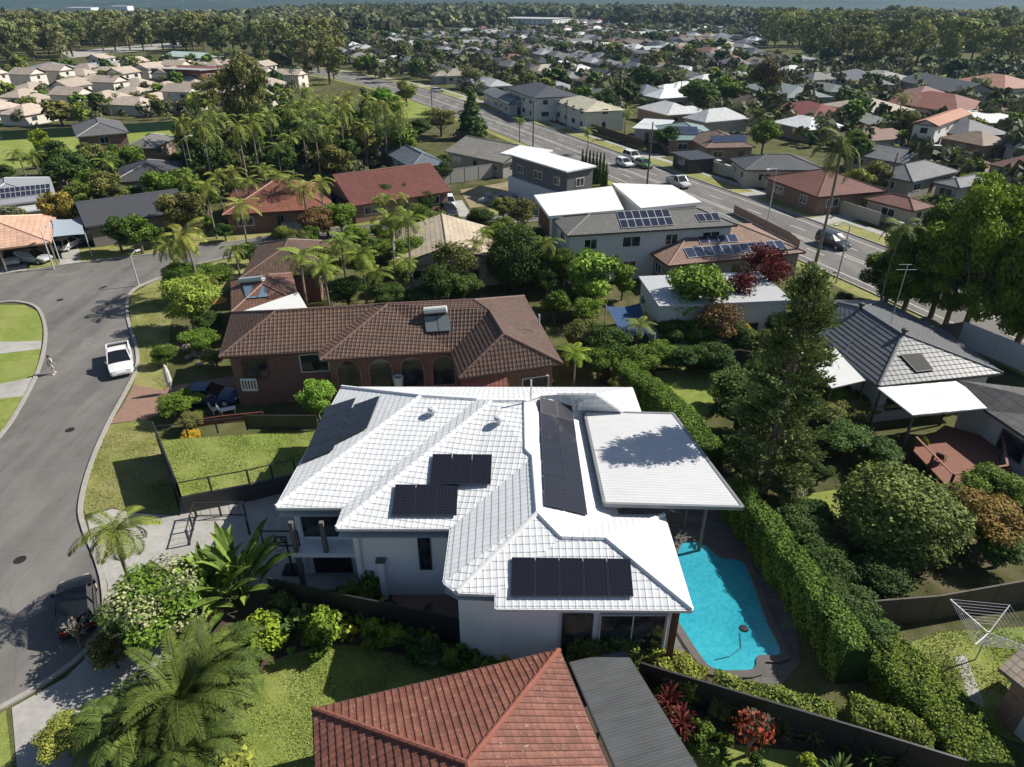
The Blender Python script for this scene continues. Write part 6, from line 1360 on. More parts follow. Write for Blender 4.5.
car('white car leading in the far lane of the main road', G_(624, 166), ra + math.pi, (.72, .72, .72), 'hatch'); car('white car behind the leading white car on the main road', G_(632, 160), ra + math.pi, (.72, .72, .70), 'suv'); car('green car at the kerb of the main road', G_(644, 167), ra + math.pi, (.10, .20, .08), 'hatch')
car('silver pickup truck on the main road above the white flat roofs', G_(678, 186), ra + math.pi, (.5, .5, .5), 'ute', cat='pickup', name='pickup_truck'); car('grey-blue people mover on the main road beside the tall palm', G_(832, 246), ra + math.pi, (.03, .04, .05), 'suv')
car('pale silver car parked by the paved drive of the street bend', G_(937, 154), math.radians(-20), (.55, .56, .6), 'suv'); car('white car on the right paved drive below the brick houses', G_(982, 156), math.radians(10), (.66, .64, .62), 'sedan')
car('white utility in a yard beside the black flat carport', G_(716, 170), math.radians(10), (.6, .6, .6), 'ute', cat='utility truck', name='utility_truck'); car('red car by the grey-sand roof beyond the noise wall', G_(466, 140), math.radians(5), (.2, .02, .02), 'suv')
car('white truck parked at the kerb of the main road, far up', G_(506, 112), ra, (.6, .62, .64), 'van', cat='van', name='van'); car('dark car in the drive before the two-storey white and orange house', G_(872, 125), math.radians(8), (.05, .05, .06), 'suv')
car('white car on the drive left of the road bend', G_(438, 92), math.radians(20), (.6, .6, .6), 'hatch')
# the person walking in the street
def person():
    c = P(54, 374, 0); root = empty('person', (c.x, c.y, .01), math.radians(75), 'person walking on the street in a white top and pale shorts', 'person')
    J = dict(pel=(0, 0, .95), sp=(.01, 0, 1.15), ch=(.02, 0, 1.34), nk=(.02, 0, 1.48), hd=(.04, 0, 1.60), top=(.04, 0, 1.72), lh=(0, .09, .92), lk=(.10, .10, .52), la=(.16, .10, .09), lt=(.30, .11, .04), rh=(0, -.09, .92), rk=(.02, -.10, .50), ra=(-.20, -.10, .13), rt=(-.08, -.11, .03),
        ls=(.02, .18, 1.40), le=(-.06, .24, 1.14), lw=(.04, .26, .92), lf=(.08, .26, .83), rs=(.02, -.18, 1.40), re=(-.02, -.25, 1.14), rw=(.16, -.25, .98), rf=(.22, -.24, .92))
    r = dict(pel=.14, sp=.125, ch=.15, nk=.055, hd=.10, top=.07, lh=.10, lk=.062, la=.042, lt=.038, rh=.10, rk=.062, ra=.042, rt=.038, ls=.06, le=.042, lw=.03, lf=.03, rs=.06, re=.042, rw=.03, rf=.03)
    E_ = [('pel', 'sp'), ('sp', 'ch'), ('ch', 'nk'), ('nk', 'hd'), ('hd', 'top'), ('pel', 'lh'), ('lh', 'lk'), ('lk', 'la'), ('la', 'lt'), ('pel', 'rh'), ('rh', 'rk'), ('rk', 'ra'), ('ra', 'rt'), ('ch', 'ls'), ('ls', 'le'), ('le', 'lw'), ('lw', 'lf'), ('ch', 'rs'), ('rs', 're'), ('re', 'rw'), ('rw', 'rf')]
    def skin(name, keys, edges, rad, mat, col):
        me = bpy.data.meshes.new(name); ks = list(keys); me.from_pydata([J[k] for k in ks], [(ks.index(a), ks.index(b)) for a, b in edges], []); me.materials.append(M[mat])
        o = bpy.data.objects.new(name, me); COL.objects.link(o); o.parent = root; bpy.context.view_layer.objects.active = o
        sk = o.modifiers.new('skin', 'SKIN'); lay = me.skin_vertices[0] if me.skin_vertices else None
        if lay is None:
            bpy.context.view_layer.update(); o.select_set(True); bpy.ops.mesh.customdata_skin_add() if hasattr(bpy.ops.mesh, 'customdata_skin_add') else None; lay = me.skin_vertices[0]
        for i, k in enumerate(ks): lay.data[i].radius = (rad(k), rad(k)); lay.data[i].use_root = (i == 0)
        s = o.modifiers.new('sub', 'SUBSURF'); s.levels = 1; s.render_levels = 2; o.color = col + (1,); return o
    def fingers(o):
        pass
    J2 = []
    for s, wz, f in ((1, 'lf', 1), (-1, 'rf', 1)):
        b = Vector(J[wz])
        for k in range(5):
            nm = '%s%d' % (wz, k); off = Vector(((k - 1.5) * .02, 0, -.075 - .012 * (2 - abs(k - 2)))) if k < 4 else Vector((.05, -.01 * s, -.03)); J[nm] = tuple(b + off); r[nm] = .009; E_.append((wz, nm))
    body = skin('body', J.keys(), E_, lambda k: r[k], 'skin', (.4, .25, .18))
    skin('shirt', ['sp', 'pel', 'ch', 'nk', 'ls', 'le', 'rs', 're'], [('sp', 'pel'), ('sp', 'ch'), ('ch', 'ls'), ('ls', 'le'), ('ch', 'rs'), ('rs', 're'), ('ch', 'nk')], lambda k: r[k] * 1.18 if k != 'nk' else .05, 'cloth', (.62, .58, .52))
    skin('shorts', ['pel', 'lh', 'lk', 'rh', 'rk'], [('pel', 'lh'), ('lh', 'lk'), ('pel', 'rh'), ('rh', 'rk')], lambda k: r[k] * 1.22, 'cloth', (.5, .44, .38))
    m = MB(); m.lathe((.03, 0, 1.60), [(.112, .0), (.118, .06), (.095, .13), (.05, .165), (0, .172)], 12); h_ = m.build('hair', 'cloth', root, (.06, .04, .03), smooth=True, local=True)
    for s in (-1, 1): m = MB(); m.lathe((.135, s * .035, 1.605), [(0, -.012), (.012, 0), (0, .012)], 6); m.build('eye', 'rubber', root, local=True)
    for k in ('lt', 'rt'): q = J[k]; m = MB(); m.box((q[0] - .17, q[1] - .045, 0), (q[0] + .06, q[1] + .045, .085)); m.build('shoe', 'cloth', root, (.5, .5, .5), local=True)
person()
# ---------------------------------------------------------------- street and garden furniture
def lamp(label, base, H, rz, arm=2.0, col=(.45, .46, .47), group=None):
    c = P(*base, 0); root = empty('street_lamp', c, rz, label, 'street lamp', group); m = MB(); m.tube([(0, 0, 0), (0, 0, H)], [.10, .055], 8); m.tube([(0, 0, H - .05), (arm * .5, 0, H + .28), (arm, 0, H + .35)], .035, 6); m.build('pole', 'metal', root, col, local=True)
    m = MB(); m.box((arm - .1, -.14, H + .28), (arm + .55, .14, H + .42)); m.build('lamp_head', 'metal', root, (.5, .5, .5), local=True)
def power(label, base, H, rz=0, cross=2.2):
    c = P(*base, 0); root = empty('power_pole', c, rz, label, 'power pole'); m = MB(); m.tube([(0, 0, 0), (0, 0, H)], [.16, .10], 8); m.build('pole', 'timber', root, (.10, .085, .07), local=True); m = MB(); m.bar((-cross / 2, 0, H - .6), (cross / 2, 0, H - .6), .1, .12); m.build('crossarm', 'timber', root, (.12, .10, .085), local=True)
    for k in (-1, -.35, .35, 1): m = MB(); m.tube([(k * cross * .45, 0, H - .54), (k * cross * .45, 0, H - .36)], .05, 6); m.build('insulator', 'paint', root, (.3, .25, .2), local=True)
    return c + Vector((0, 0, H - .4))
lamp('steel street lamp between the charcoal tiled house and big leafy trees', (893, 310), 8.2, 2.0, 1.6); lamp('thin pole with lamp at the kerb, right of the tall palm', (836, 283), 6.5, ra + 1.57, 1.8)
lamp('steel street lamp with long arm on the far verge left of the tall palm', (766, 228), 8, ra + 1.57 + .4, 2.6); lamp('street lamp on the corner opposite the red gable roof', (139, 286), 3.4, 1.2, .8); lamp('white street lamp left of the grove of palms', (193, 190), 8, 1.0, 1.5); lamp('street lamp in the driveway gap by the orange roof', (54, 269), 4.5, 1.2, .8)
w1 = power('dark timber power pole behind the white flat roofs by the main road', (647, 184), 10, 1.3); w2 = power('timber power pole left of the white cube house', (533, 147), 10, 1.3); w3 = power('timber power pole near the bent end of the main road', (432, 108), 9, 1.3); power('timber power pole among roofs above the cream fence', (882, 212), 8.5, 1.0); power('timber power pole at the right edge by the white wall', (1017, 345), 7.0, 1.0); power('timber pole by the palm and parked cars at the main road', (566, 132), 7, 1.2, 1.2)
for i, (a, b) in enumerate(((w1, w2), (w2, w3))):
    m = MB()
    for s in (-.9, .9): m.tube([a.lerp(b, t) + Vector((s, 0, -1.1 * (1 - (2 * t - 1) ** 2))) for t in np.linspace(0, 1, 9)], .012, 3)
    tag(m.build('power_line', 'rubber'), ('overhead wires from the white flat roofs to the cube house pole', 'overhead wires from the cube house pole to the road bend')[i], 'power line')
# rotary clothes hoist
c = P(975, 660, 0); ho = empty('clothes_hoist', c, .25, 'silver rotary clothes hoist standing on the right lawn', 'clothes hoist'); m = MB(); m.tube([(0, 0, 0), (0, 0, 2.0)], .035); m.build('post', 'metal', ho, (.6, .6, .6), local=True)
for k in range(4):
    a = math.pi / 2 * k + .4; e = Vector((math.cos(a) * 1.9, math.sin(a) * 1.9, 2.5)); m = MB(); m.tube([(0, 0, 1.9), tuple(e)], .025, 6); m.tube([(0, 0, 1.3), tuple(e * .35 + Vector((0, 0, 1.2)))], .018, 5); m.build('arm', 'metal', ho, (.62, .62, .62), local=True)
m = MB()
for k in range(4):
    a, b = math.pi / 2 * k + .4, math.pi / 2 * (k + 1) + .4
    for t in (.3, .4, .5, .6, .7, .8, .9, 1.0): m.tube([(math.cos(a) * 1.9 * t, math.sin(a) * 1.9 * t, 1.9 + .6 * t), (math.cos(b) * 1.9 * t, math.sin(b) * 1.9 * t, 1.9 + .6 * t)], .011, 4)
m.build('line', 'metal', ho, (.7, .7, .7), local=True)
def parasol(label, p, H, r, col, folded=False, z=0):
    c = P(*p, 0); root = empty('parasol', c, 0, label, 'parasol'); m = MB(); m.tube([(0, 0, 0), (0, 0, H)], .03); m.build('pole', 'metal', root, (.3, .3, .3), local=True); m = MB()
    m.lathe((0, 0, 0), [(.12, .7), (.26, 1.1), (.22, H * .75), (.10, H - .1), (0, H + .05)] if folded else [(r, H - .55), (r * .5, H - .2), (0, H)], 10); m.build('canopy', 'cloth', root, col, local=True)
parasol('tall folded cream parasol at the gate of the brick house', (172, 393), 2.6, .3, (.6, .56, .5), True); parasol('small orange and white open parasol left of the solar heater', (222, 318), 2.4, .9, (.6, .28, .08))
for i, (x, y) in enumerate(((217, 413), (229, 413))):
    c = P(x, y, 0); ch_ = empty('garden_chair', c, .4, ('white garden chair beside the sleeper wall, left one', 'white garden lounger beside the sleeper wall, right one')[i], 'chair'); L = (.5, 1.1)[i]
    m = MB(); m.box((-L / 2, -.25, .36), (L / 2, .25, .42)); m.build('seat', 'paint', ch_, (.7, .7, .68), local=True); m = MB(); m.bar((-L / 2, 0, .4), (-L / 2 - .2, 0, .95), .5, .05); m.build('backrest', 'paint', ch_, (.7, .7, .68), local=True)
    for sx in (-1, 1):
        for sy in (-1, 1): m = MB(); m.box((sx * L * .42 - .03, sy * .2 - .03, 0), (sx * L * .42 + .03, sy * .2 + .03, .36)); m.build('leg', 'paint', ch_, (.7, .7, .68), local=True)
c = P(439, 398, 0)
m = MB(); m.lathe((0, 0, 0), [(.3, 0), (.34, .5), (.42, 1.0), (.36, 1.05), (.3, .9)], 14); o = m.build('garden_urn', 'paint', None, (.7, .7, .68), smooth=True); o.location = (P(398, 377, 2.6).x, P(398, 377, 2.6).y, 1.6); tag(o, 'white garden urn beside the brick arches above the white roof', 'urn')
m = MB(); p_ = P(398, 377, 2.6); m.box((p_.x - .4, p_.y - .4, 0), (p_.x + .4, p_.y + .4, 1.6)); tag(m.build('pedestal', 'brick', None, (.2, .08, .05)), 'brick pedestal carrying the white urn', 'pedestal')
# rocks round the brick house corner and rubble on the bare lot
def rocks(label, pts, s, col):
    out = []
    for i, (x, y) in enumerate(pts):
        c = P(x, y, 0); m = MB(); k = s * R.uniform(.7, 1.2); n = 9
        prof = [(0.9 * k, 0), (k, .3 * k), (.75 * k, .62 * k), (.3 * k, .8 * k), (0, .82 * k)]; m.lathe((0, 0, 0), prof, n); m.v = [(x_ * (1 + .25 * math.sin(y_ * 9 + i)), y_ * (1 + .2 * math.cos(x_ * 7 + i)), z_ * (1 + .2 * math.sin(x_ * 8 + y_ * 5))) for x_, y_, z_ in m.v]
        o = m.build('rock', 'rock', None, col); o.location = c; o.rotation_euler.z = i; tag(o, 'x', 'rock', label); out.append(o)
    return out
number(rocks('pale rocks edging the garden by the brick house', [(188, 358), (196, 355), (204, 357), (212, 354), (222, 352), (200, 364), (186, 348), (194, 345)], .42, (.36, .31, .25)), 'pale garden rock left of the brick house, %s from the left')
number(rocks('rubble heaps on the bare lot', [(489, 196), (496, 199), (503, 196), (510, 198), (516, 195), (484, 202)], .8, (.38, .38, .38)), 'grey rubble heap on the bare lot, %s from the left')
c = P(868, 420, 0); bench = empty('picnic_bench', P(940, 462, 1.1) * 1, .7, 'dark folding chair on the timber deck', 'chair'); m = MB(); m.box((-.35, -.25, .4), (.35, .25, .45)); m.build('seat', 'timber', bench, (.1, .06, .04), local=True); m = MB(); m.bar((-.35, 0, .42), (-.6, 0, .95), .5, .05); m.build('backrest', 'timber', bench, (.1, .06, .04), local=True)
for sx in (-1, 1):
    for sy in (-1, 1): m = MB(); m.bar((sx * .3, sy * .2, 0), (sx * .25, sy * .2, .4), .04); m.build('leg', 'timber', bench, (.1, .06, .04), local=True)
m = MB(); c = P(905, 443, 1.2); m.lathe((0, 0, 0), [(.22, 0), (.3, .35), (.32, .4), (.26, .38)], 12); o = m.build('plant_pot', 'paint', None, (.35, .3, .25), smooth=True); o.location = (c.x, c.y, 0); tag(o, 'pale plant pot at the corner of the timber deck', 'plant pot')
# ---------------------------------------------------------------- the suburb beyond
AX = ra + math.pi            # houses face the grid of the main road
ROOFS = [('grey', (.17, .17, .175)), ('charcoal', (.075, .08, .088)), ('pale grey', (.36, .36, .36)), ('brown', (.17, .12, .09)), ('sand', (.36, .31, .24)), ('white', (.66, .66, .65)), ('grey', (.25, .25, .25)), ('slate blue', (.14, .16, .19)), ('terracotta', (.22, .12, .09)), ('grey', (.15, .15, .15)), ('pale grey', (.44, .45, .45)), ('charcoal', (.06, .065, .07))]
WALLS = [(.48, .46, .42), (.36, .32, .28), (.55, .54, .52), (.28, .20, .15), (.42, .40, .36), (.32, .32, .31)]
protos = []
for (w_, d_, k_) in ((18, 10, 'hip'), (15, 11, 'hip'), (20, 9, 'gable'), (13, 13, 'hip'), (17, 12, 'hip'), (12, 16, 'hip'), (16, 10, 'gable'), (19, 12, 'hip')):
    protos.append(house('p', None, None, None, 2.7, k_, (.2, .2, .2), (.4, .4, .38), .33, 'far_tile', base=(0, 0), size=(w_, d_), rz=0, far=True)); TAKEN.pop()
townp = []
for (w_, d_, k_, s_) in ((13, 10, 'hip', 1), (11, 9, 'gable', 2), (15, 9, 'hip', 1)):
    townp.append(house('p', None, None, None, 2.8 * s_, k_, (.46, .36, .28), (.6, .56, .5), .42, 'far_tile', base=(0, 0), size=(w_, d_), rz=0, far=True, storeys=s_)); TAKEN.pop()
def wingof(root, h):      # a cross wing makes most roofs L-shaped
    w_, d_ = root['w'], root['d']; m = MB(); a = w_ * .12; b = a + d_ * .55; f = -d_ * .28; E = h - .02; k = .33; s = (b - a) / 2; r = Vector(((a + b) / 2, f + s * .9, E + s * k)); r2 = Vector(((a + b) / 2, d_ * .45, E + s * k))
    A, B, C, D = Vector((a, f, E)), Vector((b, f, E)), Vector((b, d_ * .45, E)), Vector((a, d_ * .45, E)); roof_face(m, [A, B, r]); roof_face(m, [B, C, r2, r]); roof_face(m, [D, A, r, r2])
    for p, q in ((A, B), (B, C), (D, A)): dn = Vector((0, 0, -.2)); m.face([p + dn, q + dn, q, p], [(0, .01)] * 4)
    m.build('wing_roof', 'far_tile', root, (.2, .2, .2), local=True); m = MB(); m.prism([(a + .5, f + .5), (b - .5, f + .5), (b - .5, d_ * .3), (a + .5, d_ * .3)], 0, E - .21); m.build('wing_wall', 'wall', root, (.4, .4, .38), local=True); window(root, (a + 1, f + .5, 0), (1, 0, 0), 1.8, 1.2, .9, True)
for p_ in protos[:6]: wingof(p_, 2.7)
for p_ in protos[3:]:
    w_, d_ = p_['w'], p_['d']; m = MB(); k = .33 if w_ >= d_ else .33; a_ = w_ * .36
    f = lambda u, v: (u, v, 2.7 + v * k + .09)
    m.face([f(a_, 1.2), f(a_ + 4.6, 1.2), f(a_ + 4.6, 2.9), f(a_, 2.9)], [(0, 0), (4, 0), (4, 1), (0, 1)]); m.build('solar_array', 'solar_cell', p_, (.02, .025, .05), local=True) if w_ >= d_ else None
    m = MB(); m.tube([(w_ * .6, d_ * .5, 3.6), (w_ * .6, d_ * .5, 5.1 if d_ > 11 else 4.7)], .12, 6); m.build('roof_vent', 'metal', p_, (.4, .4, .4), local=True)
def clear(x, y, r, pad=0): return all((x - a) ** 2 + (y - b) ** 2 > (r + c + pad) ** 2 for a, b, c in TAKEN)
def road_gap(x, y): return min((x - p.x) ** 2 + (y - p.y) ** 2 for p in far_s) ** .5
def near_road(x, y): return min(min((x - (p.x + q.x) / 2) ** 2 + (y - (p.y + q.y) / 2) ** 2 for p, q in ((far_s[i], near_s[i]), (far_s[i], far_s[min(i + 1, len(far_s) - 1)]))) for i in range(len(far_s))) ** .5
used = set(); HOUSES = []; TOWN = []
def put_house(pr, x, y, rz, rc, wc, group):
    root = pr if pr.name not in used else copy_tree(pr); used.add(pr.name); root.location = (x, y, 0); root.rotation_euler.z = rz
    for ch in root.children:
        if 'roof' in ch.name: ch.color = rc + (1,)
        elif 'wall' in ch.name: ch.color = wc + (1,)
    root['group'] = group; w_, d_ = root['w'], root['d']; c = Vector((x, y, 0)) + Matrix.Rotation(rz, 3, 'Z') @ Vector((w_ / 2, d_ / 2, 0)); TAKEN.append((c.x, c.y, max(w_, d_) * .5)); return root
# suburb polygon in pixels (ground)
sub = [P(*p) for p in [(395, 88), (330, 60), (330, 46), (420, 30), (500, 22), (560, 14), (700, 14), (745, 30), (760, 60), (845, 76), (800, 100), (870, 140), (1100, 150), (1100, 190), (1000, 240), (850, 180), (760, 140), (560, 116), (470, 90), (440, 82)]]
ca, sa = math.cos(AX), math.sin(AX); n_ = 0
rowp = 18.5; hold = []
for i in range(-5, 52):
    for j in range(-56, 56):
        gx, gy = i * rowp + (6 if (i // 2) % 2 else 0), j * 16.5
        u = gx + (7 * (i // 2)); v = gy + R.uniform(-1.5, 1.5); x = 45 + ca * v - sa * u; y = 83 + sa * v + ca * u
        if not inpoly(x, y, sub) or near_road(x, y) < 16 or not clear(x, y, 6.5, .8): continue
        X, Y = px((x, y, 0)); 
        if X < -20 or X > 1050: continue
        hold.append((x, y, i))
R.shuffle(hold); hold.sort(key=lambda t: t[1]); rest = hold[250:650]; hold = hold[:250]
ex = 0
for _ in range(9000):
    x, y = R.uniform(-40, 300), R.uniform(85, 480)
    if ex >= 50 or not inpoly(x, y, sub) or near_road(x, y) < 14 or not clear(x, y, 7.5, .2) or any((x - a) ** 2 + (y - b) ** 2 < 330 for a, b, _ in hold): continue
    hold.append((x, y, R.randrange(2))); ex += 1
for x, y, i in hold:
    pr = protos[R.randrange(8)]; nm, rc = ROOFS[R.randrange(12)]; rz = AX + (0 if i % 2 else math.pi) + R.uniform(-.06, .06) + (math.pi / 2 if R.random() < .2 else 0); w_, d_ = pr['w'], pr['d']
    o = Matrix.Rotation(rz, 3, 'Z') @ Vector((w_ / 2, d_ / 2, 0)); h_ = put_house(pr, x - o.x, y - o.y, rz, (lambda f: tuple(c * f for c in rc))(R.uniform(.8, 1.15)), WALLS[R.randrange(6)], 'houses of the far suburb'); h_.scale = (R.uniform(.66, .86),) * 2 + (R.uniform(.9, 1.1),); HOUSES.append((h_, nm))
RM = []
for i, (nm, rc) in enumerate(ROOFS[:9]):
    plain('far_roof_%d' % i, rc + (1,), .6, .2, .4); RM.append('far_roof_%d' % i)
plain('far_wall', (.42, .40, .36, 1), .8, .2, .3)
m = MB()
for x, y, i in rest:
    w_, d_ = R.uniform(10, 15), R.uniform(8, 11); rz = AX + R.choice((0, 0, math.pi / 2)) + R.uniform(-.06, .06); X_ = Matrix.Translation((x, y, 0)) @ Matrix.Rotation(rz, 4, 'Z'); k = R.randrange(9); E = 2.6; f = lambda a, b, c: X_ @ Vector((a - w_ / 2, b - d_ / 2, c))
    A, B, C, D = f(0, 0, E), f(w_, 0, E), f(w_, d_, E), f(0, d_, E); s = d_ / 2; r1, r2 = f(s * R.choice((1, 1, .05)), s, E + s * .34), f(w_ - s, s, E + s * .34)
    for q in ([A, B, r2, r1], [C, D, r1, r2], [D, A, r1], [B, C, r2]): m.face(q, mi=k)
    m.prism([f(.5, .5, 0)[:2], f(w_ - .5, .5, 0)[:2], f(w_ - .5, d_ - .5, 0)[:2], f(.5, d_ - .5, 0)[:2]], 0, E, mi=9)
    TAKEN.append((x, y, w_ * .5))
if rest: o = m.build('far_houses', RM + ['far_wall']); tag(o, 'the many small roofs at the far end of the suburb', 'houses', None, 'stuff')
BANDS = [(0, 26, 'farthest roof band below the hills'), (26, 40, 'second roof band below the horizon'), (40, 56, 'third roof band below the horizon'), (56, 78, 'fourth roof band below the horizon'), (78, 115, 'just across the main road'), (115, 999, 'nearest roofs across the main road')]
for lo_, hi_, tx in BANDS:
    for nm in sorted({n for _, n in HOUSES}): number([h for h, n in HOUSES if n == nm and lo_ <= px(h.location)[1] < hi_], nm + ' roofed house, %s of its colour from left, ' + tx)
# the estate of cream townhouses, left
tp_ = [P(*p) for p in [(-40, 78), (60, 80), (100, 68), (250, 66), (292, 78), (290, 108), (210, 112), (125, 118), (0, 126), (-40, 128)]]
for i in range(-30, 30):
    for j in range(-30, 30):
        u, v = i * 14.0 + R.uniform(-1, 1), j * 13.5 + (4 if i % 2 else 0); x, y = -140 + u * .97 + v * .24, 230 - u * .24 + v * .97
        if not inpoly(x, y, tp_) or not clear(x, y, 5.2, .3) or len(TOWN) > 125: continue
        pr = townp[R.choice((0, 0, 1, 2))]; rz = -.24 + R.choice((0, math.pi / 2, math.pi)) ; w_, d_ = pr['w'], pr['d']; o = Matrix.Rotation(rz, 3, 'Z') @ Vector((w_ / 2, d_ / 2, 0)); k = R.uniform(.85, 1.15)
        TOWN.append(put_house(pr, x - o.x, y - o.y, rz, (.46 * k, .38 * k, .31 * k), (.62, .58, .52), 'cream townhouses')); TOWN[-1].scale = (.84, .84, R.uniform(.8, .95)); TAKEN[-1] = TAKEN[-1][:2] + (5.2,)
for lo_, hi_, tx in ((0, 80, 'in the top rows of the cream estate'), (80, 92, 'in the upper middle rows of the cream estate'), (92, 106, 'in the lower middle rows of the cream estate'), (106, 999, 'in the bottom row by the green fence')): number([h for h in TOWN if lo_ <= px(h.location)[1] < hi_], 'cream tiled townhouse, %s from the left ' + tx)
# large buildings
house('long school hall with a pale curved roof and dark glazed front beyond the townhouses', (146, 68), (200, 70), (152, 63), 6.5, 'flat', (.42, .42, .42), (.16, .07, .06), -.5, 'far_sheet', name='school_hall', cat='hall', far=True, storeys=2, over=1)
house('low grey building left of the school hall', (102, 66), (146, 62), (104, 62.5), 3.2, 'flat', (.42, .44, .44), (.3, .3, .3), .3, 'far_sheet', name='school_building', far=True); house('green-white roofed building right of the school hall', (200, 58), (224, 56), (204, 52.5), 4.0, 'gable', (.45, .56, .5), (.4, .4, .38), .25, 'far_sheet', name='school_building', far=True); house('grey low building on the sports ground left of the hall', (48, 70), (82, 67), (50, 66), 3, 'hip', (.26, .27, .27), (.35, .35, .33), .3, 'far_tile', name='school_building', far=True)
house('white framed office block of two storeys near the horizon', (497, 18), (553, 19), (499, 16.8), 9, 'flat', (.5, .5, .5), (.62, .62, .62), .3, 'far_sheet', name='office_block', cat='office', far=True, storeys=3)
for i, (x1, x2, y, col, tx) in enumerate([(66, 92, 8.5, (.7, .7, .7), 'white long building in the haze at the top left'), (110, 128, 6.5, (.7, .7, .7), 'white building in the haze at the top left, farther right'), (612, 628, 15, (.6, .6, .6), 'pale building between trees near the horizon'), (365, 376, 12, (.6, .65, .66), 'small white building among the far trees'), (440, 458, 9, (.6, .6, .6), 'pale building at the top among trees')]):
    a_ = P(x1, y + 4); b_ = P(x2, y + 4); house(tx, None, None, None, 8, 'flat', col, col, .4, 'far_sheet', base=(a_.x, a_.y), size=(b_.x - a_.x, 28), rz=0, name='warehouse', cat='warehouse', far=True, wins=False)
c = P(500, 194); TAKEN.append((c.x, c.y, 12)); c = P(478, 202); TAKEN.append((c.x, c.y, 6))
# ---------------------------------------------------------------- trees between the roofs, tree belts, far woods
for p, q in ((top_c, bot_c), (lk, rk)):
    for v in list(p) + list(q): TAKEN.append((v.x, v.y, 2.5))
for a, b in zip(far_s, near_s): TAKEN.append(((a.x + b.x) / 2, (a.y + b.y) / 2, 9.5))
for a, b in zip(far_s[::1], near_s[::1]): TAKEN.append((a.x, a.y, 4)); TAKEN.append((b.x, b.y, 3))
def scatter(poly, n, gap, hr=.75, tries=40000, ymax=9e9, w=None):
    q = [P(*p) for p in poly]; xs, ys = [v.x for v in q], [v.y for v in q]; out = []; T_ = np.array(TAKEN)
    for _ in range(tries):
        if len(out) >= n: break
        x, y = R.uniform(min(xs), max(xs)), R.uniform(min(ys), max(ys))
        if w and R.random() > (min(ys) / y) ** w: continue
        if not inpoly(x, y, q): continue
        if any((x - a) ** 2 + (y - b) ** 2 < gap * gap for a, b in out): continue
        if ((T_[:, 0] - x) ** 2 + (T_[:, 1] - y) ** 2 < (T_[:, 2] * hr) ** 2).any(): continue
        X, Y = px((x, y, 0))
        if -25 < X < 1050: out.append((x, y))
    return out
def plantmany(pts, kinds, hr, cols, name, cat, group, text, bands):
    os_ = []
    for x, y in pts:
        H = R.uniform(*hr); k = R.choice(kinds); pr = TREES[k][0]; os_.append(plant(k, (0, 0), H, H * pr[3] / pr[2] * R.uniform(.85, 1.3), R.choice(cols), 'x', cat, name, group, base=(x, y))); TAKEN.pop()
    for lo_, hi_, tx in bands: number([o for o in os_ if lo_ <= px(o.location)[1] < hi_], text % '%s' + ' ' + tx)
    return os_
sb = [(0, 30, 'in top strip of gardens below the hills'), (30, 45, 'in the second strip of gardens from the horizon'), (45, 62, 'in the third strip of gardens from the horizon'), (62, 85, 'in the fourth strip of gardens from the horizon'), (85, 999, 'between the nearest roofs across the main road')]
subp = [(395, 88), (330, 62), (330, 40), (420, 26), (560, 12), (745, 20), (765, 56), (845, 70), (1100, 66), (1100, 190), (1000, 250), (870, 180), (760, 135), (560, 112), (470, 86), (440, 82)]
plantmany(scatter(subp, 292, 4.6, .5, w=.8), ['broad_far'], (3.6, 8.5), ['green', 'dark', 'olive', 'dark', 'green', (.085, .11, .03)], 'garden_tree', 'tree', 'garden trees of the far suburb', 'bushy garden tree, %s from the left', sb)
plantmany(scatter(subp, 40, 14, .6, w=1.0), ['palm_far'], (6, 9.5), ['palm'], 'palm', 'palm', 'palms of the far suburb', 'palm, %s palm from the left', sb)
plantmany(scatter([(-40, 72), (300, 62), (292, 114), (0, 130), (-40, 132)], 90, 5, .5), ['palm_far', 'broad_far', 'broad_far'], (4, 7.5), ['palm', 'green', 'dark', 'olive'], 'estate_tree', 'tree', 'trees of the cream townhouse estate', 'tree in the cream townhouse estate, %s tree from the left,', [(0, 85, 'upper rows'), (85, 103, 'middle rows'), (103, 999, 'bottom rows')])
belt = scatter([(-60, 44), (120, 40), (200, 40), (225, 50), (330, 54), (385, 84), (360, 104), (318, 92), (300, 68), (230, 58), (200, 54), (100, 52), (50, 64), (-60, 76)], 110, 7.5, .5)
plantmany(belt, ['gum_far'], (14, 21), [(.095, .115, .058), (.075, .095, .044), (.112, .124, .07), 'olive'], 'gum_tree', 'gum tree', 'gum trees of the left tree belt', 'gum tree of the left tree belt, %s from the left', [(0, 52, 'in its back rows'), (52, 70, 'in its middle rows'), (70, 999, 'in its front rows')])
belt2 = scatter([(755, 52), (800, 64), (870, 74), (930, 72), (1100, 76), (1100, 30), (760, 28)], 150, 6.8, .5, w=.8)
plantmany(belt2, ['gum_far'], (14, 22), [(.10, .125, .05), (.08, .10, .04), (.125, .14, .06), 'olive'], 'gum_tree', 'gum tree', 'gum trees of the right tree belt', 'gum tree of the right tree belt, %s from the left', [(0, 32, 'in its back rows'), (32, 46, 'in its middle rows'), (46, 62, 'in its inner front rows'), (62, 999, 'in its front rows')])
gl = scatter([(330, 58), (420, 40), (470, 24), (560, 14), (480, 8), (300, 18), (250, 40)], 36, 12, .5)
plantmany(gl, ['gum_far'], (12, 19), ['dark', 'olive'], 'gum_tree', 'gum tree', 'gum trees at the far end of the suburb', 'gum tree at the top middle of the suburb, %s from left,', [(0, 30, 'back rows'), (30, 999, 'front rows')])
gl = scatter([(600, 30), (680, 30), (755, 32), (755, 14), (600, 12)], 24, 12, .5)
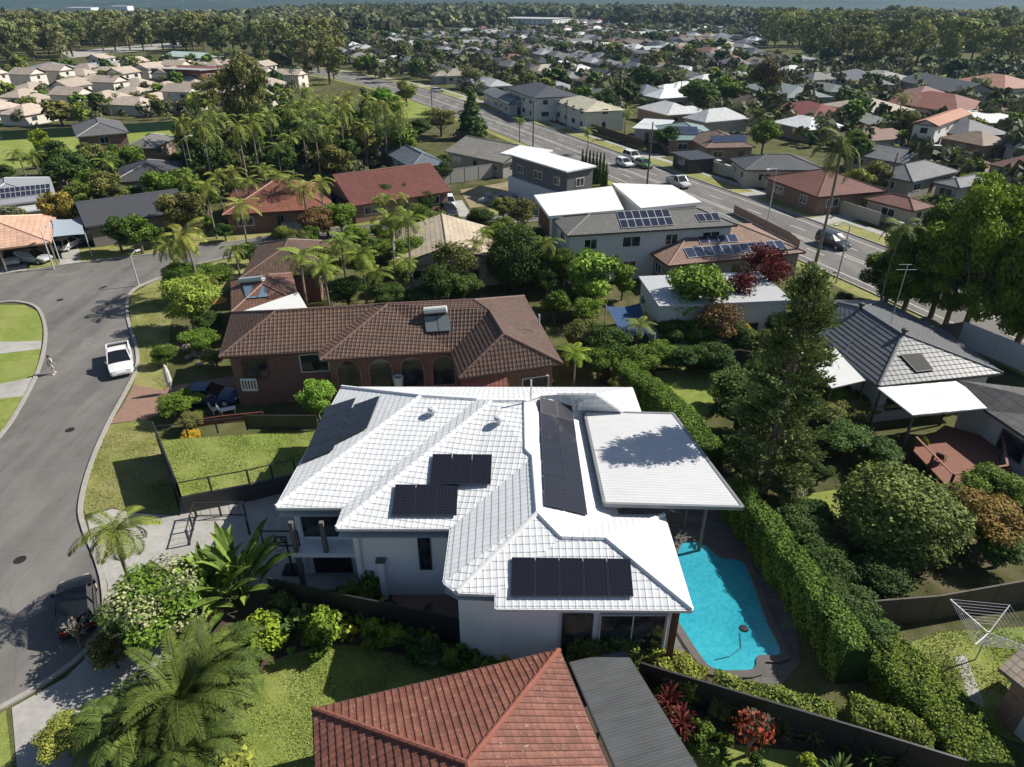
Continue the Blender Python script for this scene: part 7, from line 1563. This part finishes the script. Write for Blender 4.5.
plantmany(gl, ['gum_far'], (13, 20), ['dark', 'olive'], 'gum_tree', 'gum tree', 'dark trees behind the far suburb, right of the office block', 'dark tree right of the office block, %s from the left,', [(0, 999, 'behind the roofs')])
plantmany(scatter(subp, 290, 3.4, .5, w=.8), ['shrub_far'], (1.8, 4.2), ['green', 'dark', 'olive', 'brown', 'olive', (.10, .11, .03), 'lime'], 'garden_bush', 'bush', 'low bushes of the far suburb', 'low garden bush, %s from the left', sb)
mb_ = [(232, 268), (262, 250), (335, 232), (400, 226), (470, 232), (520, 228), (565, 262), (600, 330), (560, 345), (530, 300), (470, 294), (380, 298), (310, 306), (300, 285)]
plantmany(scatter(mb_, 44, 2.3, .42), ['broad', 'broad', 'palm', 'thin'], (2.6, 5.0), ['green', 'dark', 'olive', 'palm', 'bright'], 'yard_tree', 'tree', 'trees packed behind the long brown roof', 'small tree behind the long brown roof, %s from the left,', [(0, 262, 'back part'), (262, 285, 'middle part'), (285, 999, 'front part')])
lb_ = [(60, 172), (185, 172), (225, 200), (215, 250), (150, 245), (100, 240), (50, 205)]
plantmany(scatter(lb_, 26, 3.2, .95), ['broad_mid', 'broad_mid', 'palm_far'], (3, 6.5), ['green', 'dark', 'olive', 'palm'], 'yard_tree', 'tree', 'trees round the charcoal roofed houses on the left', 'tree by the left charcoal roofs, %s from the left,', [(0, 200, 'upper part'), (200, 999, 'lower part')])
gb_ = [(262, 612), (300, 606), (400, 636), (470, 655), (520, 668), (480, 684), (400, 655), (330, 640), (262, 655)]
plantmany(scatter(gb_, 26, .9, .2), ['shrub', 'shrub', 'spiky', 'paddle'], (.7, 1.5), ['green', 'dark', 'olive', 'yellow', 'dark', 'lime'], 'garden_plant', 'plant', 'plants in the bed along the black courtyard fence', 'small plant in the bed by the black courtyard fence, %s from the left', [(0, 999, '')])
rb_ = [(650, 672), (700, 700), (800, 738), (930, 775), (900, 800), (700, 760)]
plantmany(scatter(rb_, 22, .9, .2), ['shrub', 'shrub', 'spiky'], (.6, 1.4), ['green', 'dark', 'olive', 'dark', 'lime'], 'garden_plant', 'plant', 'plants in the bed below the long black fence', 'small plant below the long black fence, %s from the left', [(0, 999, '')])
# hedging shrubs in the near blocks, low and between houses
nb = [(0, 190), (60, 160), (200, 135), (200, 200), (340, 190), (440, 170), (530, 190), (560, 260), (640, 320), (560, 330), (420, 285), (230, 270), (180, 250), (0, 240)]
plantmany(scatter(nb, 34, 4, .95), ['broad_mid'], (2, 3.8), ['green', 'dark', 'olive'], 'garden_shrub', 'bush', 'shrubs of the blocks along the side street', 'garden shrub, %s from the left', [(0, 190, 'above the side street, upper'), (190, 235, 'along the side street'), (235, 999, 'below the side street')])
plantmany(scatter([(640, 330), (700, 300), (760, 300), (850, 300), (830, 340), (860, 430), (900, 480), (800, 490), (700, 350)], 26, 2.6, .5), ['broad'], (1.5, 3.2), ['green', 'dark', 'dark', 'olive'], 'garden_shrub', 'bush', 'shrubs around the pine', 'garden shrub, %s from the left', [(0, 360, 'around the pine, upper part'), (360, 999, 'around the pine, lower part')])
def woods(name, poly, n, hr, w, label, faces=26, avoid=0):
    q = [P(*p) if len(p) == 2 else Vector(p) for p in poly]; xs, ys = [v.x for v in q], [v.y for v in q]; X = []; TK = np.array(TAKEN)
    while len(X) < n:
        k = 4000; a = np.stack([NR.uniform(min(xs), max(xs), k), NR.uniform(min(ys), max(ys), k)], 1)
        for x, y in a:
            if avoid and (((TK[:, 0] - x) ** 2 + (TK[:, 1] - y) ** 2) < (TK[:, 2] * avoid) ** 2).any(): continue
            if inpoly(x, y, q) and math.sin(x * .011 + y * .006) + math.sin(y * .013 - x * .004) > -.9: X.append((x, y))
            if len(X) >= n: break
    X = np.array(X); H = NR.uniform(hr[0], hr[1], n); i = np.repeat(np.arange(n), faces); d = unit(NR.normal(size=(n * faces, 3))); d[:, 2] = np.abs(d[:, 2]) * .9 - .15
    pos = np.concatenate([X, (H * .45)[:, None]], 1)[i] + d * np.stack([H * w, H * w, H * .55], 1)[i] * NR.uniform(.7, 1.05, (n * faces, 1))
    me = leaf_mesh(name, [(quads(pos, d, 1.0, .8, .4) if 0 else quads(pos, d, (H[i] * .17)[:, None], .8, .4), np.clip(NR.uniform(0, 1, n)[i] * .8 + NR.uniform(-.1, .3, n * faces), 0, 1))])
    o = bpy.data.objects.new(name, me); COL.objects.link(o); o['kind'] = 'stuff'; o['label'] = label; o['category'] = 'woodland'; o.color = (.115, .125, .06, 1); return o
woods('undergrowth', [(200, 148), (345, 138), (398, 146), (410, 166), (345, 178), (325, 184), (225, 196), (185, 192), (190, 160)], 260, (1.2, 3.2), .7, 'dense dark undergrowth filling the palm grove above the red roofs', 60)
woods('undergrowth', [(757, 52), (870, 74), (1100, 78), (1100, 34), (760, 30)], 1500, (2.5, 7), .6, 'brush under the gum trees of the right tree belt', 40, .5)
woods('garden_foliage', subp, 3600, (2.4, 7.0), .55, 'low trees and shrubs filling the gardens between the far roofs', 40, .62)
woods('garden_foliage', [(-40, 66), (300, 60), (292, 114), (0, 128), (-40, 132)], 330, (2, 4.5), .5, 'low trees and shrubs between the cream townhouses', 44, .85)
woods('woodland', [(-760, 560, 0), (-300, 480, 0), (-120, 560, 0), (60, 800, 0), (330, 640, 0), (600, 560, 0), (760, 800, 0), (330, 860, 0), (270, 1500, 0), (-380, 1500, 0), (-320, 860, 0), (-1000, 800, 0)], 6500, (10, 18), .45, 'mass of dark trees filling the plain beyond the last roofs', 24)

# blades of grass over the near lawns
def blades(name, poly, z, n, h, label, col):
    q = poly; xs, ys = [v.x for v in q], [v.y for v in q]; X = []
    while len(X) < n:
        a = np.stack([NR.uniform(min(xs), max(xs), 4000), NR.uniform(min(ys), max(ys), 4000)], 1)
        X += [(x, y) for x, y in a if inpoly(x, y, q) and math.sin(x * 1.9 + math.sin(y * 1.3)) + math.sin(y * 2.3 + x) > R.uniform(-1.9, .9)]
    X = np.array(X[:n]); k = n; az = NR.uniform(0, 6.28, k); s = np.stack([np.cos(az), np.sin(az), np.zeros(k)], 1) * NR.uniform(.012, .03, (k, 1)); b = np.concatenate([X, np.full((k, 1), z)], 1)
    t = b + NR.normal(size=(k, 3)) * .04; t[:, 2] = z + h * NR.uniform(.3, .7, k); me = leaf_mesh(name, [(np.stack([b - s, b + s, t + s * .4, t - s * .4], 1), NR.uniform(0, 1, k))])
    o = bpy.data.objects.new(name, me); COL.objects.link(o); o['kind'] = 'stuff'; o['label'] = label; o['category'] = 'grass'; o.color = col + (1,)
gc = (.22, .27, .07)
blades('grass', [P(*p) for p in [(250, 688), (290, 655), (340, 645), (400, 655), (520, 680), (400, 790), (205, 790)]], .03, 15000, .09, 'tufty grass of the back lawn at the bottom', gc)
blades('grass', [Vector((p.x, p.y)) for p in tp], tz, 9000, .09, 'tufty grass on the raised lawn', gc)
blades('grass', [P(*p) for p in [(110, 425), (92, 466), (83, 505), (86, 515), (112, 508), (180, 513), (158, 430)]], .02, 6000, .09, 'dry tufty grass of the verge by the black fence', (.20, .20, .07))
blades('grass', [P(*p) for p in [(152, 283), (132, 294), (129, 310), (133, 330), (139, 350), (139, 368), (166, 392), (176, 290)]], .02, 6000, .09, 'tufty grass of the verge by the parked ute', (.17, .185, .06))
blades('grass', [P(*p) for p in [(905, 645), (940, 632), (1040, 625), (1040, 750), (960, 720)]], .024, 7000, .10, 'tufty grass under the clothes hoist', gc)
# small street details
for i, (x, y) in enumerate(((60, 300), (70, 430), (20, 560), (760, 262))):
    c = P(x, y, .0); m = MB(); m.tube([(c.x, c.y, .0), (c.x, c.y, .022)], .33, 16); tag(m.build('manhole_cover', 'rubber', None), ('round iron cover at the street junction', 'round iron cover in the middle of the curving street', 'round iron cover in the street near the bottom left', 'round iron cover on the main road')[i], 'manhole cover')
for x, y, w_, h_, a in ((85, 345, .8, 3, .3), (20, 620, 2.6, .5, .8), (60, 275, 3, .7, .2)):
    c = P(x, y); q = [c + Matrix.Rotation(a, 3, 'Z') @ Vector(v) for v in ((-w_ / 2, -h_ / 2, 0), (w_ / 2, -h_ / 2, 0), (w_ / 2, h_ / 2, 0), (-w_ / 2, h_ / 2, 0))]; flat('road_patch', q, .014, 'road_patch')
# ---------------------------------------------------------------- camera, sun, sky, air
cam = bpy.data.cameras.new('camera'); co = bpy.data.objects.new('camera', cam); COL.objects.link(co)
co.location = (0, 0, HC); co.rotation_euler = (math.pi / 2 - PITCH, 0, 0); cam.sensor_width = 36; cam.lens = FPX / 1024 * 36
cam.clip_start = .5; cam.clip_end = 30000; sc.camera = co
SUN_AZ, SUN_EL = math.radians(18), math.radians(41)      # azimuth counted from +X towards +Y
sl = bpy.data.lights.new('sun', 'SUN'); sl.energy = 5.0; sl.angle = math.radians(.5); sl.color = (1, .95, .86)
so = bpy.data.objects.new('sun', sl); COL.objects.link(so)
d = Vector((math.cos(SUN_EL) * math.cos(SUN_AZ), math.cos(SUN_EL) * math.sin(SUN_AZ), math.sin(SUN_EL)))
so.rotation_euler = d.to_track_quat('Z', 'Y').to_euler(); so.location = (0, 0, 60)
w = bpy.data.worlds.new('World'); sc.world = w; w.use_nodes = True; nt = w.node_tree; bg = nt.nodes['Background']
sky = nt.nodes.new('ShaderNodeTexSky'); sky.sky_type = 'NISHITA'; sky.sun_disc = False; sky.sun_elevation = SUN_EL
sky.sun_rotation = math.pi / 2 - SUN_AZ; sky.air_density = 1.0; sky.dust_density = .6
nt.links.new(sky.outputs[0], bg.inputs[0]); bg.inputs[1].default_value = .062
if HAZE:
    t = NT('haze_air'); v = t.n('VolumePrincipled'); v.inputs['Color'].default_value = (.42, .66, 1, 1); v.inputs['Density'].default_value = HAZE; v.inputs['Anisotropy'].default_value = .2
    t.t.links.new(v.outputs[0], t.out.inputs['Volume'])
    m = MB(); m.box((-9600, -2500, -3), (9600, 17500, 165)); h = m.build('haze', t.m); h['kind'] = 'stuff'
vs = sc.view_settings; vs.view_transform = 'Standard'; vs.look = 'None'; vs.exposure = .48; vs.gamma = 1; vs.use_curve_mapping = False
sc.render.engine = 'CYCLES'; c = sc.cycles; c.max_bounces = 5; c.diffuse_bounces = 2; c.glossy_bounces = 2; c.transmission_bounces = 2; c.transparent_max_bounces = 4; c.volume_bounces = 0
c.use_adaptive_sampling = True; c.adaptive_threshold = .02; c.use_denoising = True; c.sample_clamp_indirect = 4; c.caustics_reflective = False; c.caustics_refractive = False
